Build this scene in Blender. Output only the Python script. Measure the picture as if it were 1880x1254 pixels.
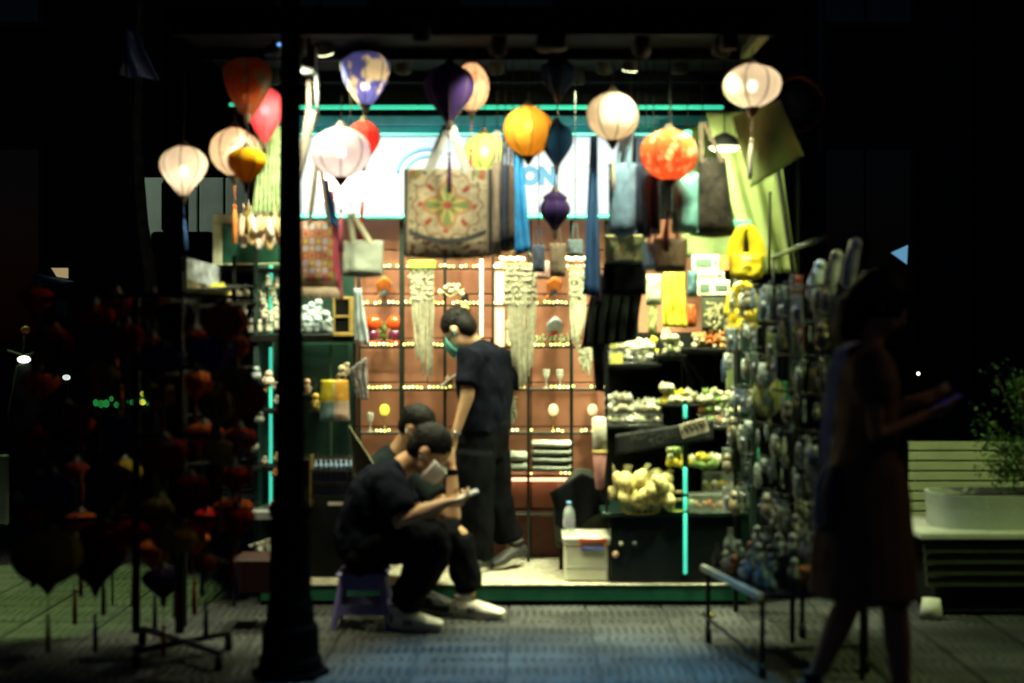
import bpy, math, random
from mathutils import Vector, Matrix, noise
R = math.radians
PI = math.pi
rnd = random.Random(7)
for o in list(bpy.data.objects):
    bpy.data.objects.remove(o, do_unlink=True)
S = bpy.context.scene
C = S.collection

# ---------------------------------------------------------------- camera
F = 2611.0                       # focal length in photograph pixels (50 mm on a 36 mm frame, 1880 px)
CAMZ = 1.5
cam = bpy.data.cameras.new('camera')
cam.lens = 50.0; cam.sensor_width = 36.0; cam.sensor_fit = 'HORIZONTAL'
cam.shift_x = -20/1880; cam.shift_y = -37/1880
cam.clip_start = 0.05; cam.clip_end = 400
cam.dof.use_dof = True; cam.dof.focus_distance = 13.0; cam.dof.aperture_fstop = 1.15
camo = bpy.data.objects.new('camera', cam); C.objects.link(camo)
camo.location = (0, 0, CAMZ); camo.rotation_euler = (R(90), 0, 0)
S.camera = camo
S.render.resolution_x = 1024; S.render.resolution_y = 683
S.render.engine = 'CYCLES'
S.cycles.use_denoising = True
S.cycles.max_bounces = 6; S.cycles.diffuse_bounces = 3; S.cycles.transparent_max_bounces = 12
S.cycles.sample_clamp_indirect = 4.0
S.cycles.caustics_reflective = False; S.cycles.caustics_refractive = False
S.view_settings.view_transform = 'Standard'; S.view_settings.look = 'None'
S.view_settings.exposure = 0.0; S.view_settings.gamma = 1.0

# ---------------------------------------------------------------- night sky
w = bpy.data.worlds.new('World'); S.world = w; w.use_nodes = True
nt = w.node_tree; bg = nt.nodes['Background']
sky = nt.nodes.new('ShaderNodeTexSky'); sky.sky_type = 'NISHITA'; sky.sun_disc = False
sky.sun_elevation = R(-1.5); sky.sun_rotation = R(200); sky.ozone_density = 3.0
nt.links.new(sky.outputs[0], bg.inputs[0]); bg.inputs[1].default_value = 0.08

def W(px, py, Y):
    "a point of the place at distance Y, on the line of sight of photograph pixel px, py"
    return Vector(((px-960)/F*Y, Y, CAMZ-(py-590)/F*Y))
def zof(py, Y): return CAMZ-(py-590)/F*Y
def xof(px, Y): return (px-960)/F*Y

# ---------------------------------------------------------------- mesh builder
class MB:
    def __init__(s): s.v = []; s.f = []; s.sm = []
    def add(s, vs, fs, smooth=False):
        n = len(s.v); s.v += [tuple(v) for v in vs]
        s.f += [tuple(i+n for i in f) for f in fs]; s.sm += [smooth]*len(fs); return s
    def box(s, c, d, rot=None, bev=0.0):
        c = Vector(c); hx, hy, hz = d[0]/2, d[1]/2, d[2]/2
        M = rot.to_3x3() if rot is not None else None
        if bev <= 0:
            P = [Vector((x*hx, y*hy, z*hz)) for x in (-1, 1) for y in (-1, 1) for z in (-1, 1)]
            fs = [(0,1,3,2),(4,6,7,5),(0,4,5,1),(2,3,7,6),(0,2,6,4),(1,5,7,3)]
        else:
            b = min(bev, hx*.9, hy*.9, hz*.9); P = []; 
            for x in (-1, 1):
                for y in (-1, 1):
                    for z in (-1, 1):
                        P += [Vector((x*(hx-b), y*(hy-b), z*hz)), Vector((x*(hx-b), y*hy, z*(hz-b))), Vector((x*hx, y*(hy-b), z*(hz-b)))]
            def I(x, y, z, k): return ((x > 0)*4+(y > 0)*2+(z > 0))*3+k
            fs = []
            for z in (-1, 1):
                q = [I(-1,-1,z,0), I(1,-1,z,0), I(1,1,z,0), I(-1,1,z,0)]; fs.append(tuple(q if z > 0 else q[::-1]))
            for y in (-1, 1):
                q = [I(-1,y,-1,1), I(1,y,-1,1), I(1,y,1,1), I(-1,y,1,1)]; fs.append(tuple(q if y < 0 else q[::-1]))
            for x in (-1, 1):
                q = [I(x,-1,-1,2), I(x,1,-1,2), I(x,1,1,2), I(x,-1,1,2)]; fs.append(tuple(q if x > 0 else q[::-1]))
            for y in (-1, 1):
                for z in (-1, 1): fs.append((I(-1,y,z,0), I(1,y,z,0), I(1,y,z,1), I(-1,y,z,1)))
            for x in (-1, 1):
                for z in (-1, 1): fs.append((I(x,-1,z,0), I(x,1,z,0), I(x,1,z,2), I(x,-1,z,2)))
            for x in (-1, 1):
                for y in (-1, 1): fs.append((I(x,y,-1,1), I(x,y,1,1), I(x,y,1,2), I(x,y,-1,2)))
            for x in (-1, 1):
                for y in (-1, 1):
                    for z in (-1, 1): fs.append((I(x,y,z,0), I(x,y,z,1), I(x,y,z,2)))
        if M is not None: P = [M @ p for p in P]
        return s.add([p+c for p in P], fs)
    def bx(s, x0, x1, y0, y1, z0, z1, bev=0.0):
        return s.box(((x0+x1)/2, (y0+y1)/2, (z0+z1)/2), (abs(x1-x0), abs(y1-y0), abs(z1-z0)), None, bev)
    def loft(s, pts, rad, side=(0, 1, 0), seg=12, cap=1.0, smooth=True):
        "tube through pts; rad = radius or (across side, the other way) per point"
        pts = [Vector(p) for p in pts]; n = len(pts)
        if not isinstance(rad, (list,)): rad = [rad]*n
        rad = [(r, r) if not isinstance(r, tuple) else r for r in rad]
        side = Vector(side); T = []
        for i in range(n):
            t = pts[min(i+1, n-1)]-pts[max(i-1, 0)]
            T.append(t.normalized() if t.length > 1e-9 else Vector((0, 0, 1)))
        P = []; rings = []
        seq = [(pts[i], T[i], rad[i]) for i in range(n)]
        if cap > 0:
            for k in (0.55, 0.85):
                r = rad[0]; m = min(r)*cap
                q = (1-k*k)**.5
                seq.insert(0 , (pts[0]-T[0]*m*k, T[0], (r[0]*q, r[1]*q)))
                r = rad[-1]; m = min(r)*cap
                seq.append((pts[-1]+T[-1]*m*k, T[-1], (r[0]*q, r[1]*q)))
        for (p, t, r) in seq:
            a = side-t*side.dot(t)
            if a.length < 1e-4:
                a = Vector((1, 0, 0)) - t*t.x
                if a.length < 1e-4: a = Vector((0, 1, 0))
            a.normalize(); b = t.cross(a)
            P += [p + a*(r[0]*math.cos(2*PI*k/seg)) + b*(r[1]*math.sin(2*PI*k/seg)) for k in range(seg)]
        m = len(seq); fs = []
        for i in range(m-1):
            for k in range(seg):
                k2 = (k+1) % seg; fs.append((i*seg+k, i*seg+k2, (i+1)*seg+k2, (i+1)*seg+k))
        fs.append(tuple(range(seg-1, -1, -1))); fs.append(tuple((m-1)*seg+k for k in range(seg)))
        return s.add(P, fs, smooth)
    def tube(s, pts, r, seg=8, smooth=True): return s.loft(pts, r, (0.13, 1, .21), seg, 0, smooth)
    def ribbon(s, pts, wd, t=0.004, side=(1, 0, 0)):
        if not isinstance(wd, list): wd = [wd]*len(pts)
        return s.loft(pts, [(a/2*1.2, t) for a in wd], side, 6, 0, False)
    def ball(s, c, r, sc=(1, 1, 1), seg=12, rings=8, jit=0, rot=None, seed=0):
        c = Vector(c); P = []; q = random.Random(seed)
        for i in range(1, rings):
            th = PI*i/rings
            for k in range(seg):
                ph = 2*PI*k/seg; j = 1+jit*(q.random()-.5)
                v = Vector((math.sin(th)*math.cos(ph)*sc[0], math.sin(th)*math.sin(ph)*sc[1], math.cos(th)*sc[2]))*r*j
                P.append(c + (rot @ v if rot is not None else v))
        up = Vector((0, 0, r*sc[2])); up = rot @ up if rot is not None else up
        P += [c+up, c-up]; fs = []
        for i in range(rings-2):
            for k in range(seg):
                k2 = (k+1) % seg; fs.append((i*seg+k, (i+1)*seg+k, (i+1)*seg+k2, i*seg+k2))
        t = (rings-1)*seg
        for k in range(seg):
            k2 = (k+1) % seg; fs.append((t, k, k2)); fs.append((t+1, (rings-2)*seg+k2, (rings-2)*seg+k))
        return s.add(P, fs, True)
    def lathe(s, prof, c=(0, 0, 0), seg=16, smooth=True, sag=0, sub=1):
        "prof: (radius, z) bottom to top; sag: straight cloth between ribs"
        c = Vector(c); P = []; n = seg*sub
        for (r, z) in prof:
            for k in range(n):
                a = 2*PI*k/n; f = (k % sub)/sub
                rr = r
                if sub > 1:
                    h = PI/seg; rr = r*math.cos(h)/math.cos((f-.5)*2*h); rr = r+(rr-r)*sag
                P.append(c+Vector((rr*math.cos(a), rr*math.sin(a), z)))
        fs = []
        for i in range(len(prof)-1):
            for k in range(n):
                k2 = (k+1) % n; fs.append((i*n+k, i*n+k2, (i+1)*n+k2, (i+1)*n+k))
        return s.add(P, fs, smooth)
    def disc(s, c, r, seg=16, nrm=1):
        c = Vector(c); P = [c+Vector((r*math.cos(2*PI*k/seg), r*math.sin(2*PI*k/seg), 0)) for k in range(seg)]
        return s.add(P, [tuple(range(seg)) if nrm > 0 else tuple(range(seg-1, -1, -1))])
    def poly(s, pts2, y0, y1):
        "outline in (x, z), given thickness from y0 to y1"
        n = len(pts2); P = [(x, y0, z) for x, z in pts2]+[(x, y1, z) for x, z in pts2]
        fs = [tuple(range(n)), tuple(range(2*n-1, n-1, -1))]
        fs += [(k, (k+n), (k+1) % n+n, (k+1) % n) for k in range(n)]
        return s.add(P, fs)
    def grid(s, fn, nu, nv, th=0.003, smooth=True):
        "sheet of cloth fn(u, v) -> point, given a thickness"
        P = [Vector(fn(i/nu, j/nv)) for j in range(nv+1) for i in range(nu+1)]
        N = []
        for j in range(nv+1):
            for i in range(nu+1):
                a = P[j*(nu+1)+min(i+1, nu)]-P[j*(nu+1)+max(i-1, 0)]
                b = P[min(j+1, nv)*(nu+1)+i]-P[max(j-1, 0)*(nu+1)+i]
                c = a.cross(b); N.append(c.normalized() if c.length > 1e-12 else Vector((0, -1, 0)))
        m = len(P); V = P+[p-q*th for p, q in zip(P, N)]; fs = []
        for j in range(nv):
            for i in range(nu):
                a = j*(nu+1)+i; q = (a, a+1, a+nu+2, a+nu+1); fs.append(q); fs.append(tuple(x+m for x in q[::-1]))
        edge = [i for i in range(nu)]
        def rim(a, b): fs.append((b, a, a+m, b+m))
        for i in range(nu): rim(i, i+1); rim(nv*(nu+1)+i+1, nv*(nu+1)+i)
        for j in range(nv): rim((j+1)*(nu+1), j*(nu+1)); rim(j*(nu+1)+nu, (j+1)*(nu+1)+nu)
        return s.add(V, fs, smooth)

def origin(o):
    v = Vector((0, 0, 0))
    while o is not None: v = v + o.location; o = o.parent
    return v
def tag(o, label=None, cat=None, group=None, kind=None):
    if label: o['label'] = label
    if cat: o['category'] = cat
    if group: o['group'] = group
    if kind: o['kind'] = kind
    return o
def link(name, me, m, parent=None, label=None, kind=None):
    o = bpy.data.objects.new(name, me); C.objects.link(o)
    if m is not None and not me.materials: me.materials.append(m)
    if parent is not None: o.parent = parent
    if label: o['label'] = label
    if kind: o['kind'] = kind
    return o
def obj(name, mb, m, parent=None, label=None, kind=None, cols=None):
    "world coordinates in, one mesh object out, its vertices relative to its parent's origin"
    off = origin(parent) if parent is not None else Vector((0, 0, 0))
    me = bpy.data.meshes.new(name)
    me.from_pydata([(v[0]-off.x, v[1]-off.y, v[2]-off.z) for v in mb.v], [], mb.f)
    me.polygons.foreach_set('use_smooth', mb.sm)
    if cols is not None:
        ca = me.color_attributes.new('print', 'FLOAT_COLOR', 'POINT')
        for i, v in enumerate(mb.v):
            c = cols(Vector(v)); ca.data[i].color = (c[0], c[1], c[2], 1)
    me.update()
    return link(name, me, m, parent, label, kind)
def thing(name, label, cat, loc=(0, 0, 0), group=None):
    o = bpy.data.objects.new(name, None); C.objects.link(o); o.location = loc
    o.empty_display_size = .05
    return tag(o, label, cat, group)
def solo(name, mb, m, label, cat, group=None, **k):
    "a thing of a single mesh, its origin moved to the middle of its base"
    xs = [v[0] for v in mb.v]; ys = [v[1] for v in mb.v]; zs = [v[2] for v in mb.v]
    b = Vector(((min(xs)+max(xs))/2, (min(ys)+max(ys))/2, min(zs)))
    me_cols = k.pop('cols', None)
    if me_cols is not None:
        f = me_cols; me_cols = (lambda v, f=f, b=b: f(v+b))
    mb.v = [(v[0]-b.x, v[1]-b.y, v[2]-b.z) for v in mb.v]
    o = obj(name, mb, m, cols=me_cols, **k); o.location = b
    return tag(o, label, cat, group)
KIDS = {}
def copy_tree(o, parent=None):
    c = o.copy(); C.objects.link(c)
    if parent is not None: c.parent = parent
    for ch in o.children: copy_tree(ch, c)
    return c
def dup(o, loc, label=None, rz=None, sc=None, group=None, m=None):
    c = copy_tree(o); c.location = loc
    if label: c['label'] = label
    if group: c['group'] = group
    if rz is not None: c.rotation_euler = rz if isinstance(rz, tuple) else (0, 0, rz)
    if sc is not None: c.scale = (sc,)*3 if not isinstance(sc, tuple) else sc
    if m is not None: paint(c, m)
    return c
def paint(o, m):
    o.material_slots[0].link = 'OBJECT'; o.material_slots[0].material = m

# ---------------------------------------------------------------- materials
MATS = {}
def mat(name, col, rough=.6, metal=0.0, var=.25, vs=14.0, bump=.0, bs=60.0, spec=.4, trans=0, ior=1.45, alpha=1, sheen=0):
    if name in MATS: return MATS[name]
    m = bpy.data.materials.new(name); m.use_nodes = True; t = m.node_tree; b = t.nodes['Principled BSDF']
    MATS[name] = m
    b.inputs['Roughness'].default_value = rough; b.inputs['Metallic'].default_value = metal
    b.inputs['Specular IOR Level'].default_value = spec; b.inputs['IOR'].default_value = ior
    b.inputs['Transmission Weight'].default_value = trans; b.inputs['Alpha'].default_value = alpha
    if sheen: b.inputs['Sheen Weight'].default_value = sheen
    tc = t.nodes.new('ShaderNodeTexCoord'); n = t.nodes.new('ShaderNodeTexNoise')
    n.inputs['Scale'].default_value = vs; n.inputs['Detail'].default_value = 4
    t.links.new(tc.outputs['Object'], n.inputs['Vector'])
    r = t.nodes.new('ShaderNodeValToRGB'); r.color_ramp.elements[0].position = .3; r.color_ramp.elements[1].position = .72
    r.color_ramp.elements[0].color = tuple(max(0, c*(1-var)) for c in col)+(1,)
    r.color_ramp.elements[1].color = tuple(min(1, c*(1+var*.6)) for c in col)+(1,)
    t.links.new(n.outputs[0], r.inputs[0]); t.links.new(r.outputs[0], b.inputs['Base Color'])
    if bump > 0:
        n2 = t.nodes.new('ShaderNodeTexNoise'); n2.inputs['Scale'].default_value = bs; n2.inputs['Detail'].default_value = 5
        t.links.new(tc.outputs['Object'], n2.inputs['Vector'])
        bn = t.nodes.new('ShaderNodeBump'); bn.inputs['Strength'].default_value = bump; bn.inputs['Distance'].default_value = .01
        t.links.new(n2.outputs[0], bn.inputs['Height']); t.links.new(bn.outputs[0], b.inputs['Normal'])
    return m
def emat(name, col, s, base=None):
    if name in MATS: return MATS[name]
    m = bpy.data.materials.new(name); m.use_nodes = True; b = m.node_tree.nodes['Principled BSDF']
    b.inputs['Base Color'].default_value = (base or col)+(1,)
    b.inputs['Emission Color'].default_value = col+(1,); b.inputs['Emission Strength'].default_value = s
    MATS[name] = m; return m
def fabric(name, col, col2=None, ps=9.0, trans=.6, clear=.1, thr=.5):
    "thin lantern cloth: light from a bulb inside comes through it"
    if name in MATS: return MATS[name]
    m = bpy.data.materials.new(name); m.use_nodes = True; t = m.node_tree; MATS[name] = m
    N = t.nodes; N.remove(N['Principled BSDF']); out = N['Material Output']
    tc = N.new('ShaderNodeTexCoord'); n = N.new('ShaderNodeTexNoise'); n.inputs['Scale'].default_value = ps
    n.inputs['Detail'].default_value = 3; t.links.new(tc.outputs['Object'], n.inputs['Vector'])
    r = N.new('ShaderNodeValToRGB'); e = r.color_ramp.elements
    if col2 is None:
        e[0].color = tuple(c*.82 for c in col)+(1,); e[1].color = tuple(min(1, c*1.05) for c in col)+(1,)
        e[0].position = .35; e[1].position = .65
    else:
        e[0].color = col+(1,); e[1].color = col2+(1,); e[0].position = thr-.03; e[1].position = thr+.03
    t.links.new(n.outputs[0], r.inputs[0])
    d = N.new('ShaderNodeBsdfDiffuse'); tl = N.new('ShaderNodeBsdfTranslucent'); tp = N.new('ShaderNodeBsdfTransparent')
    for q in (d, tl): t.links.new(r.outputs[0], q.inputs['Color'])
    m1 = N.new('ShaderNodeMixShader'); m1.inputs[0].default_value = trans
    t.links.new(d.outputs[0], m1.inputs[1]); t.links.new(tl.outputs[0], m1.inputs[2])
    m2 = N.new('ShaderNodeMixShader'); m2.inputs[0].default_value = clear
    t.links.new(r.outputs[0], tp.inputs['Color'])
    t.links.new(m1.outputs[0], m2.inputs[1]); t.links.new(tp.outputs[0], m2.inputs[2])
    t.links.new(m2.outputs[0], out.inputs['Surface'])
    return m
def printed(name, rough=.8, weave=220):
    "cloth or card whose printed colours are stored on its mesh, with a fine weave"
    if name in MATS: return MATS[name]
    m = bpy.data.materials.new(name); m.use_nodes = True; t = m.node_tree; b = t.nodes['Principled BSDF']; MATS[name] = m
    a = t.nodes.new('ShaderNodeVertexColor'); a.layer_name = 'print'
    tc = t.nodes.new('ShaderNodeTexCoord'); n = t.nodes.new('ShaderNodeTexNoise'); n.inputs['Scale'].default_value = weave
    t.links.new(tc.outputs['Object'], n.inputs['Vector'])
    bn = t.nodes.new('ShaderNodeBump'); bn.inputs['Strength'].default_value = .4; bn.inputs['Distance'].default_value = .004
    t.links.new(n.outputs[0], bn.inputs['Height']); t.links.new(bn.outputs[0], b.inputs['Normal'])
    t.links.new(a.outputs[0], b.inputs['Base Color']); b.inputs['Roughness'].default_value = rough
    return m
def glass(name, col=(1, 1, 1), a=.35, rough=.08):
    "thin clear plastic or glass: mostly see-through, with a shine"
    if name in MATS: return MATS[name]
    m = bpy.data.materials.new(name); m.use_nodes = True; t = m.node_tree; b = t.nodes['Principled BSDF']; MATS[name] = m
    b.inputs['Base Color'].default_value = col+(1,); b.inputs['Roughness'].default_value = rough
    b.inputs['Alpha'].default_value = a; b.inputs['Specular IOR Level'].default_value = .9
    return m

black = mat('black_paint', (.008, .009, .009), .7, var=.3, spec=.2)
blackmetal = mat('black_metal', (.009, .010, .011), .55, .1, spec=.2)
steel = mat('dull_steel', (.32, .33, .34), .35, .8)
cream = mat('cream_fleece', (.75, .72, .60), .9, bump=.6, bs=120)
# ================================================================= lamps of the place and added spots
def spot(name, loc, target, power, col, size=90, blend=.6, rad=.05):
    l = bpy.data.lights.new(name, 'SPOT'); l.energy = power; l.color = col; l.spot_size = R(size); l.spot_blend = blend
    l.shadow_soft_size = rad
    o = bpy.data.objects.new(name, l); C.objects.link(o); o.location = loc
    o.rotation_euler = (Vector(target)-Vector(loc)).to_track_quat('-Z', 'Y').to_euler()
    return o
WARM = (.93, 1.0, .55)

# ================================================================= ground and paving
gm = bpy.data.materials.new('mortar_bed'); gm.use_nodes = True
ground = obj('ground', MB().add([(-60, -5, -.012), (60, -5, -.012), (60, 90, -.012), (-60, 90, -.012)], [(0, 1, 2, 3)]),
             mat('asphalt', (.04, .042, .042), .85, var=.35, vs=3, bump=.5, bs=90))
tag(ground, kind='structure')
def paving_mat():
    m = bpy.data.materials.new('paving_concrete'); m.use_nodes = True; t = m.node_tree; N = t.nodes; b = N['Principled BSDF']; L = t.links.new
    g = N.new('ShaderNodeNewGeometry'); sp = N.new('ShaderNodeSeparateXYZ'); L(g.outputs['Position'], sp.inputs[0])
    def M(op, a, bb=None, c=None):
        n = N.new('ShaderNodeMath'); n.operation = op
        for i, q in enumerate((a, bb, c)):
            if q is None: continue
            if isinstance(q, (int, float)): n.inputs[i].default_value = q
            else: L(q, n.inputs[i])
        return n.outputs[0]
    x, y = sp.outputs[0], sp.outputs[1]
    # rows of short upright ridges alternating with rows of nested arcs, repeating with each 0.4 m tile
    fx = M('SUBTRACT', M('FRACT', M('MULTIPLY', M('ADD', x, 20.0497), 2.5)), .5)
    fy = M('FRACT', M('MULTIPLY', y, 5.0))
    row = M('GREATER_THAN', M('FRACT', M('MULTIPLY', y, 2.5)), .5)
    fyc = M('SUBTRACT', fy, .5)
    rad = M('SQRT', M('ADD', M('MULTIPLY', M('ABSOLUTE', fx), M('ABSOLUTE', fx)), M('MULTIPLY', M('MULTIPLY', fyc, fyc), .16)))
    n = N.new('ShaderNodeTexNoise'); n.inputs['Scale'].default_value = 1.7; n.inputs['Detail'].default_value = 7; L(g.outputs['Position'], n.inputs['Vector'])
    arcs = M('MULTIPLY', M('SINE', M('MULTIPLY', M('ADD', rad, M('MULTIPLY', n.outputs[0], .02)), 62.0)), M('LESS_THAN', rad, .40))
    bars = M('SINE', M('MULTIPLY', fx, 62.0))
    wob = M('MULTIPLY', M('SUBTRACT', .5, M('ABSOLUTE', fyc)), 4.0)
    h = M('MULTIPLY', M('ADD', M('MULTIPLY', arcs, row), M('MULTIPLY', bars, M('SUBTRACT', 1.0, row))), M('MINIMUM', wob, 1.0))
    n2 = N.new('ShaderNodeTexNoise'); n2.inputs['Scale'].default_value = 55; n2.inputs['Detail'].default_value = 5; L(g.outputs['Position'], n2.inputs['Vector'])
    r = N.new('ShaderNodeValToRGB'); L(n.outputs[0], r.inputs[0])
    r.color_ramp.elements[0].position = .42; r.color_ramp.elements[0].color = (.035, .04, .04, 1)
    r.color_ramp.elements[1].position = .60; r.color_ramp.elements[1].color = (.095, .10, .10, 1)
    # grooves between the ridges are darker
    groove_tone = N.new('ShaderNodeMix'); groove_tone.data_type = 'RGBA'; groove_tone.blend_type = 'MULTIPLY'; groove_tone.inputs[0].default_value = 1
    rr = N.new('ShaderNodeValToRGB'); rr.color_ramp.elements[0].position = .0; rr.color_ramp.elements[1].position = .6
    rr.color_ramp.elements[0].color = (.20, .20, .20, 1); rr.color_ramp.elements[1].color = (1, 1, 1, 1)
    L(M('ADD', M('MULTIPLY', h, .5), .5), rr.inputs[0]); L(r.outputs[0], groove_tone.inputs[6]); L(rr.outputs[0], groove_tone.inputs[7])
    d2 = N.new('ShaderNodeMix'); d2.data_type = 'RGBA'; d2.blend_type = 'MULTIPLY'; d2.inputs[0].default_value = .5
    L(groove_tone.outputs[2], d2.inputs[6]); L(n2.outputs[0], d2.inputs[7]); L(d2.outputs[2], b.inputs['Base Color'])
    bn = N.new('ShaderNodeBump'); bn.inputs['Strength'].default_value = .8; bn.inputs['Distance'].default_value = .004
    L(M('ADD', h, M('MULTIPLY', n2.outputs[0], .8)), bn.inputs['Height']); L(bn.outputs[0], b.inputs['Normal'])
    b.inputs['Roughness'].default_value = .62
    return m
pav = bpy.data.objects.new('pavement', None); C.objects.link(pav); tag(pav, kind='structure')
pm = paving_mat()
T = .4; X0 = -.0497-8*T+.0
tile0 = None
for j in range(14):
    for i in range(20):
        x = xof(927, 5.9)+(i-9.5)*T; y = 5.5+(j+.5)*T
        if abs(x)/y > .41: continue
        if 7.75 < y and -1.25 < x < 1.2: continue
        if tile0 is None:
            me = MB().box((0, 0, -.02), (T-.012, T-.004, .04), None, .004)
            tile0 = obj('paving_tile', me, pm, pav); o = tile0
        else:
            o = tile0.copy(); C.objects.link(o)
        o.location = (x, y, rnd.uniform(-.0015, .0015)); o.rotation_euler = (rnd.uniform(-.003, .003), rnd.uniform(-.003, .003), 0)
far_pave = MB()
for (a, b_, c, d) in ((-60, 60, 11.12, 90), (-60, 60, -5, 5.49)):
    far_pave.bx(a, b_, c, d, -.0079, -.0039)
tag(obj('pavement', far_pave, pm, None), kind='structure')

# ================================================================= dark buildings behind
wallm = mat('dark_render', (.028, .028, .026), .9, var=.3, vs=1.2, bump=.4, bs=20)
bd = thing('building', 'unlit dark building with tall columns behind the kiosk', 'building', (0, 17, 0))
obj('wall', MB().bx(-16, 16, 17, 18, 0, 12), wallm, bd)
for x in (-8.2, -4.4, 3.1, 5.05, 8.6):
    obj('column', MB().bx(x-.22, x+.22, 16.6, 16.997, 0, 9, .03), mat('column_render', (.045, .05, .05), .8, var=.3, vs=3), bd)
for x, z in ((4.07, 1.2), (6.6, 1.2), (-6.3, 1.2), (4.07, 5.0), (6.6, 5.0), (-6.3, 5.0), (-2.4, 5), (-.2, 5)):
    f = obj('window', MB().bx(x-.6, x+.6, 16.93, 16.998, z, z+2.4), mat('window_frame', (.03, .035, .035), .5), bd)
    obj('pane', MB().bx(x-.54, x-.02, 16.91, 16.929, z+.06, z+2.34).bx(x+.02, x+.54, 16.91, 16.929, z+.06, z+2.34), mat('dark_pane', (.01, .012, .014), .12, spec=.8, var=.1), f)

# pale shutter panels seen between the lanterns on the left
sh = thing('shop_shutter', 'pale grey panelled shutter lit in the dark left of the kiosk', 'shutter', (xof(358, 12), 12, zof(450, 12)))
shm = mat('shutter_white', (.42, .46, .42), .7, var=.2, vs=4, bump=.3, bs=12)
for (a, b_) in ((262, 300), (306, 362), (366, 410), (414, 456)):
    obj('panel', MB().bx(xof(a, 12), xof(b_, 12), 12, 12.04, zof(440, 12), zof(326, 12), .006), shm, sh)
obj('post', MB().bx(xof(359, 12), xof(361.5, 12), 12.05, 12.15, 0, zof(322, 12)), black, sh)
obj('post', MB().bx(xof(303, 12), xof(306, 12), 12.05, 12.15, 0, zof(322, 12)), black, sh)
dk = thing('street_cabinet', 'black upright cabinet in front of the pale shutter panels', 'cabinet', (xof(330, 10.5), 10.5, 0))
obj('body', MB().bx(xof(276, 10.5), xof(388, 10.5), 10.5, 10.9, 0, zof(425, 10.5), .02), black, dk)
obj('top', MB().bx(xof(292, 10.5), xof(330, 10.5), 10.55, 10.8, zof(425, 10.5)+.001, zof(330, 10.5), .02), black, dk)

# ================================================================= the kiosk
YF, YB = 7.5, 8.36
ZP = .115
green = mat('kiosk_green', (.012, .10, .055), .4, var=.2)
dkgreen = mat('kiosk_dark_green', (.008, .03, .022), .4, var=.3)
brown = mat('terracotta_panel', (.40, .165, .10), .6, var=.18, vs=3, bump=.15, bs=30)
kx0, kx1 = xof(478, YF), xof(1372, YF)
k = thing('market_kiosk', 'open fronted souvenir kiosk with green step, terracotta back wall and neon tubes', 'kiosk', (0, YF, 0))
obj('platform', MB().bx(kx0, kx1, YF+.03, 8.6, 0, ZP-.012, .004), black, k)
obj('step_edge', MB().bx(kx0, kx1, YF, YF+.03, .025, ZP-.008, .003), green, k, label='green painted front edge of the step')
fl = obj('floor', MB().bx(kx0, kx1, YF-.01, YB, ZP-.007, ZP, .002), mat('speckled_floor', (.55, .52, .40), .35, var=.6, vs=38, bump=.3, bs=50), k)
# back wall: terracotta panels with seams
bw = obj('back_wall', MB().bx(kx0, kx1, YB+.03, YB+.08, 0, 2.9), black, k)
zs = [ZP, .40, .62, .88, 1.14, 1.40, 1.66, 1.92, zof(402, YB)]
xs = [xof(p, YB) for p in (540, 655, 740, 816, 905, 975, 1050, 1120, 1290)]
for i in range(len(xs)-1):
    for j in range(len(zs)-1):
        mm = brown if j > 0 else mat('oxblood_panel', (.11, .03, .02), .5, var=.2)
        obj('panel', MB().bx(xs[i]+.003, xs[i+1]-.003, YB, YB+.028, zs[j]+.003, zs[j+1]-.003, .003), mm, bw)
zt = 2.86
obj('roof', MB().bx(kx0-.25, xof(1425, 6.5), 6.45, 8.9, zt, zt+.07, .01), mat('roof_sheet', (.0025, .003, .005), .8, var=.4, vs=5, spec=.05), k)
for y in (6.47, 7.1, 7.75):
    obj('roof_beam', MB().bx(kx0-.22, xof(1420, 6.5), y, y+.05, zt-.055, zt-.002), MATS['roof_sheet'], k)
obj('roof_beam', MB().bx(xof(1416, 6.5)-.05, xof(1416, 6.5), 6.53, 7.09, zt-.05, zt-.003), mat('pale_frame', (.12, .12, .05), .5), k)
for (px, Y) in ((533, 7.55), (1366, 7.55), (482, 8.45), (1330, 8.45)):
    obj('post', MB().bx(xof(px, Y)-.02, xof(px, Y)+.02, Y-.02, Y+.02, ZP, zt-.06), dkgreen, k)
for s_, px in ((-1, 470), (1, 1384)):
    obj('side_wall', MB().bx(xof(px, 7.6)-.012, xof(px, 7.6)+.012, 7.6, 8.4, ZP, 2.75), mat('side_sheet', (.03, .06, .05) if s_ < 0 else (.22, .26, .10), .6), k)
# neon tubes and painted fascia above the sign
neon = emat('neon_green', (.05, .72, .42), .95)
def tubelight(x0, x1, Y, z, r, m, parent, nm='neon_tube', label=None):
    return obj(nm, MB().loft([(x0, Y, z), (x1, Y, z)], r, (0, 1, 0), 8, 1), m, parent, label)
tubelight(xof(548, 8.1), xof(766, 8.1), 8.1, zof(197, 8.1), .013, neon, k)
tubelight(xof(771, 8.1), xof(1325, 8.1), 8.1, zof(197, 8.1), .013, neon, k)
tubelight(xof(424, 8.1), xof(433, 8.1), 8.1, zof(192, 8.1), .012, neon, k)
fas = mat('fascia_blue', (.10, .42, .55), .4, var=.2)
obj('fascia', MB().bx(xof(478, 8.2), xof(1330, 8.2), 8.2, 8.3, zof(230, 8.2), zof(212, 8.2), .005), fas, k)
obj('fascia', MB().bx(xof(478, 8.2), xof(1310, 8.2), 8.22, 8.3, zof(250, 8.2), zof(231, 8.2), .002), mat('fascia_teal', (.02, .42, .46), .4), k)

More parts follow.
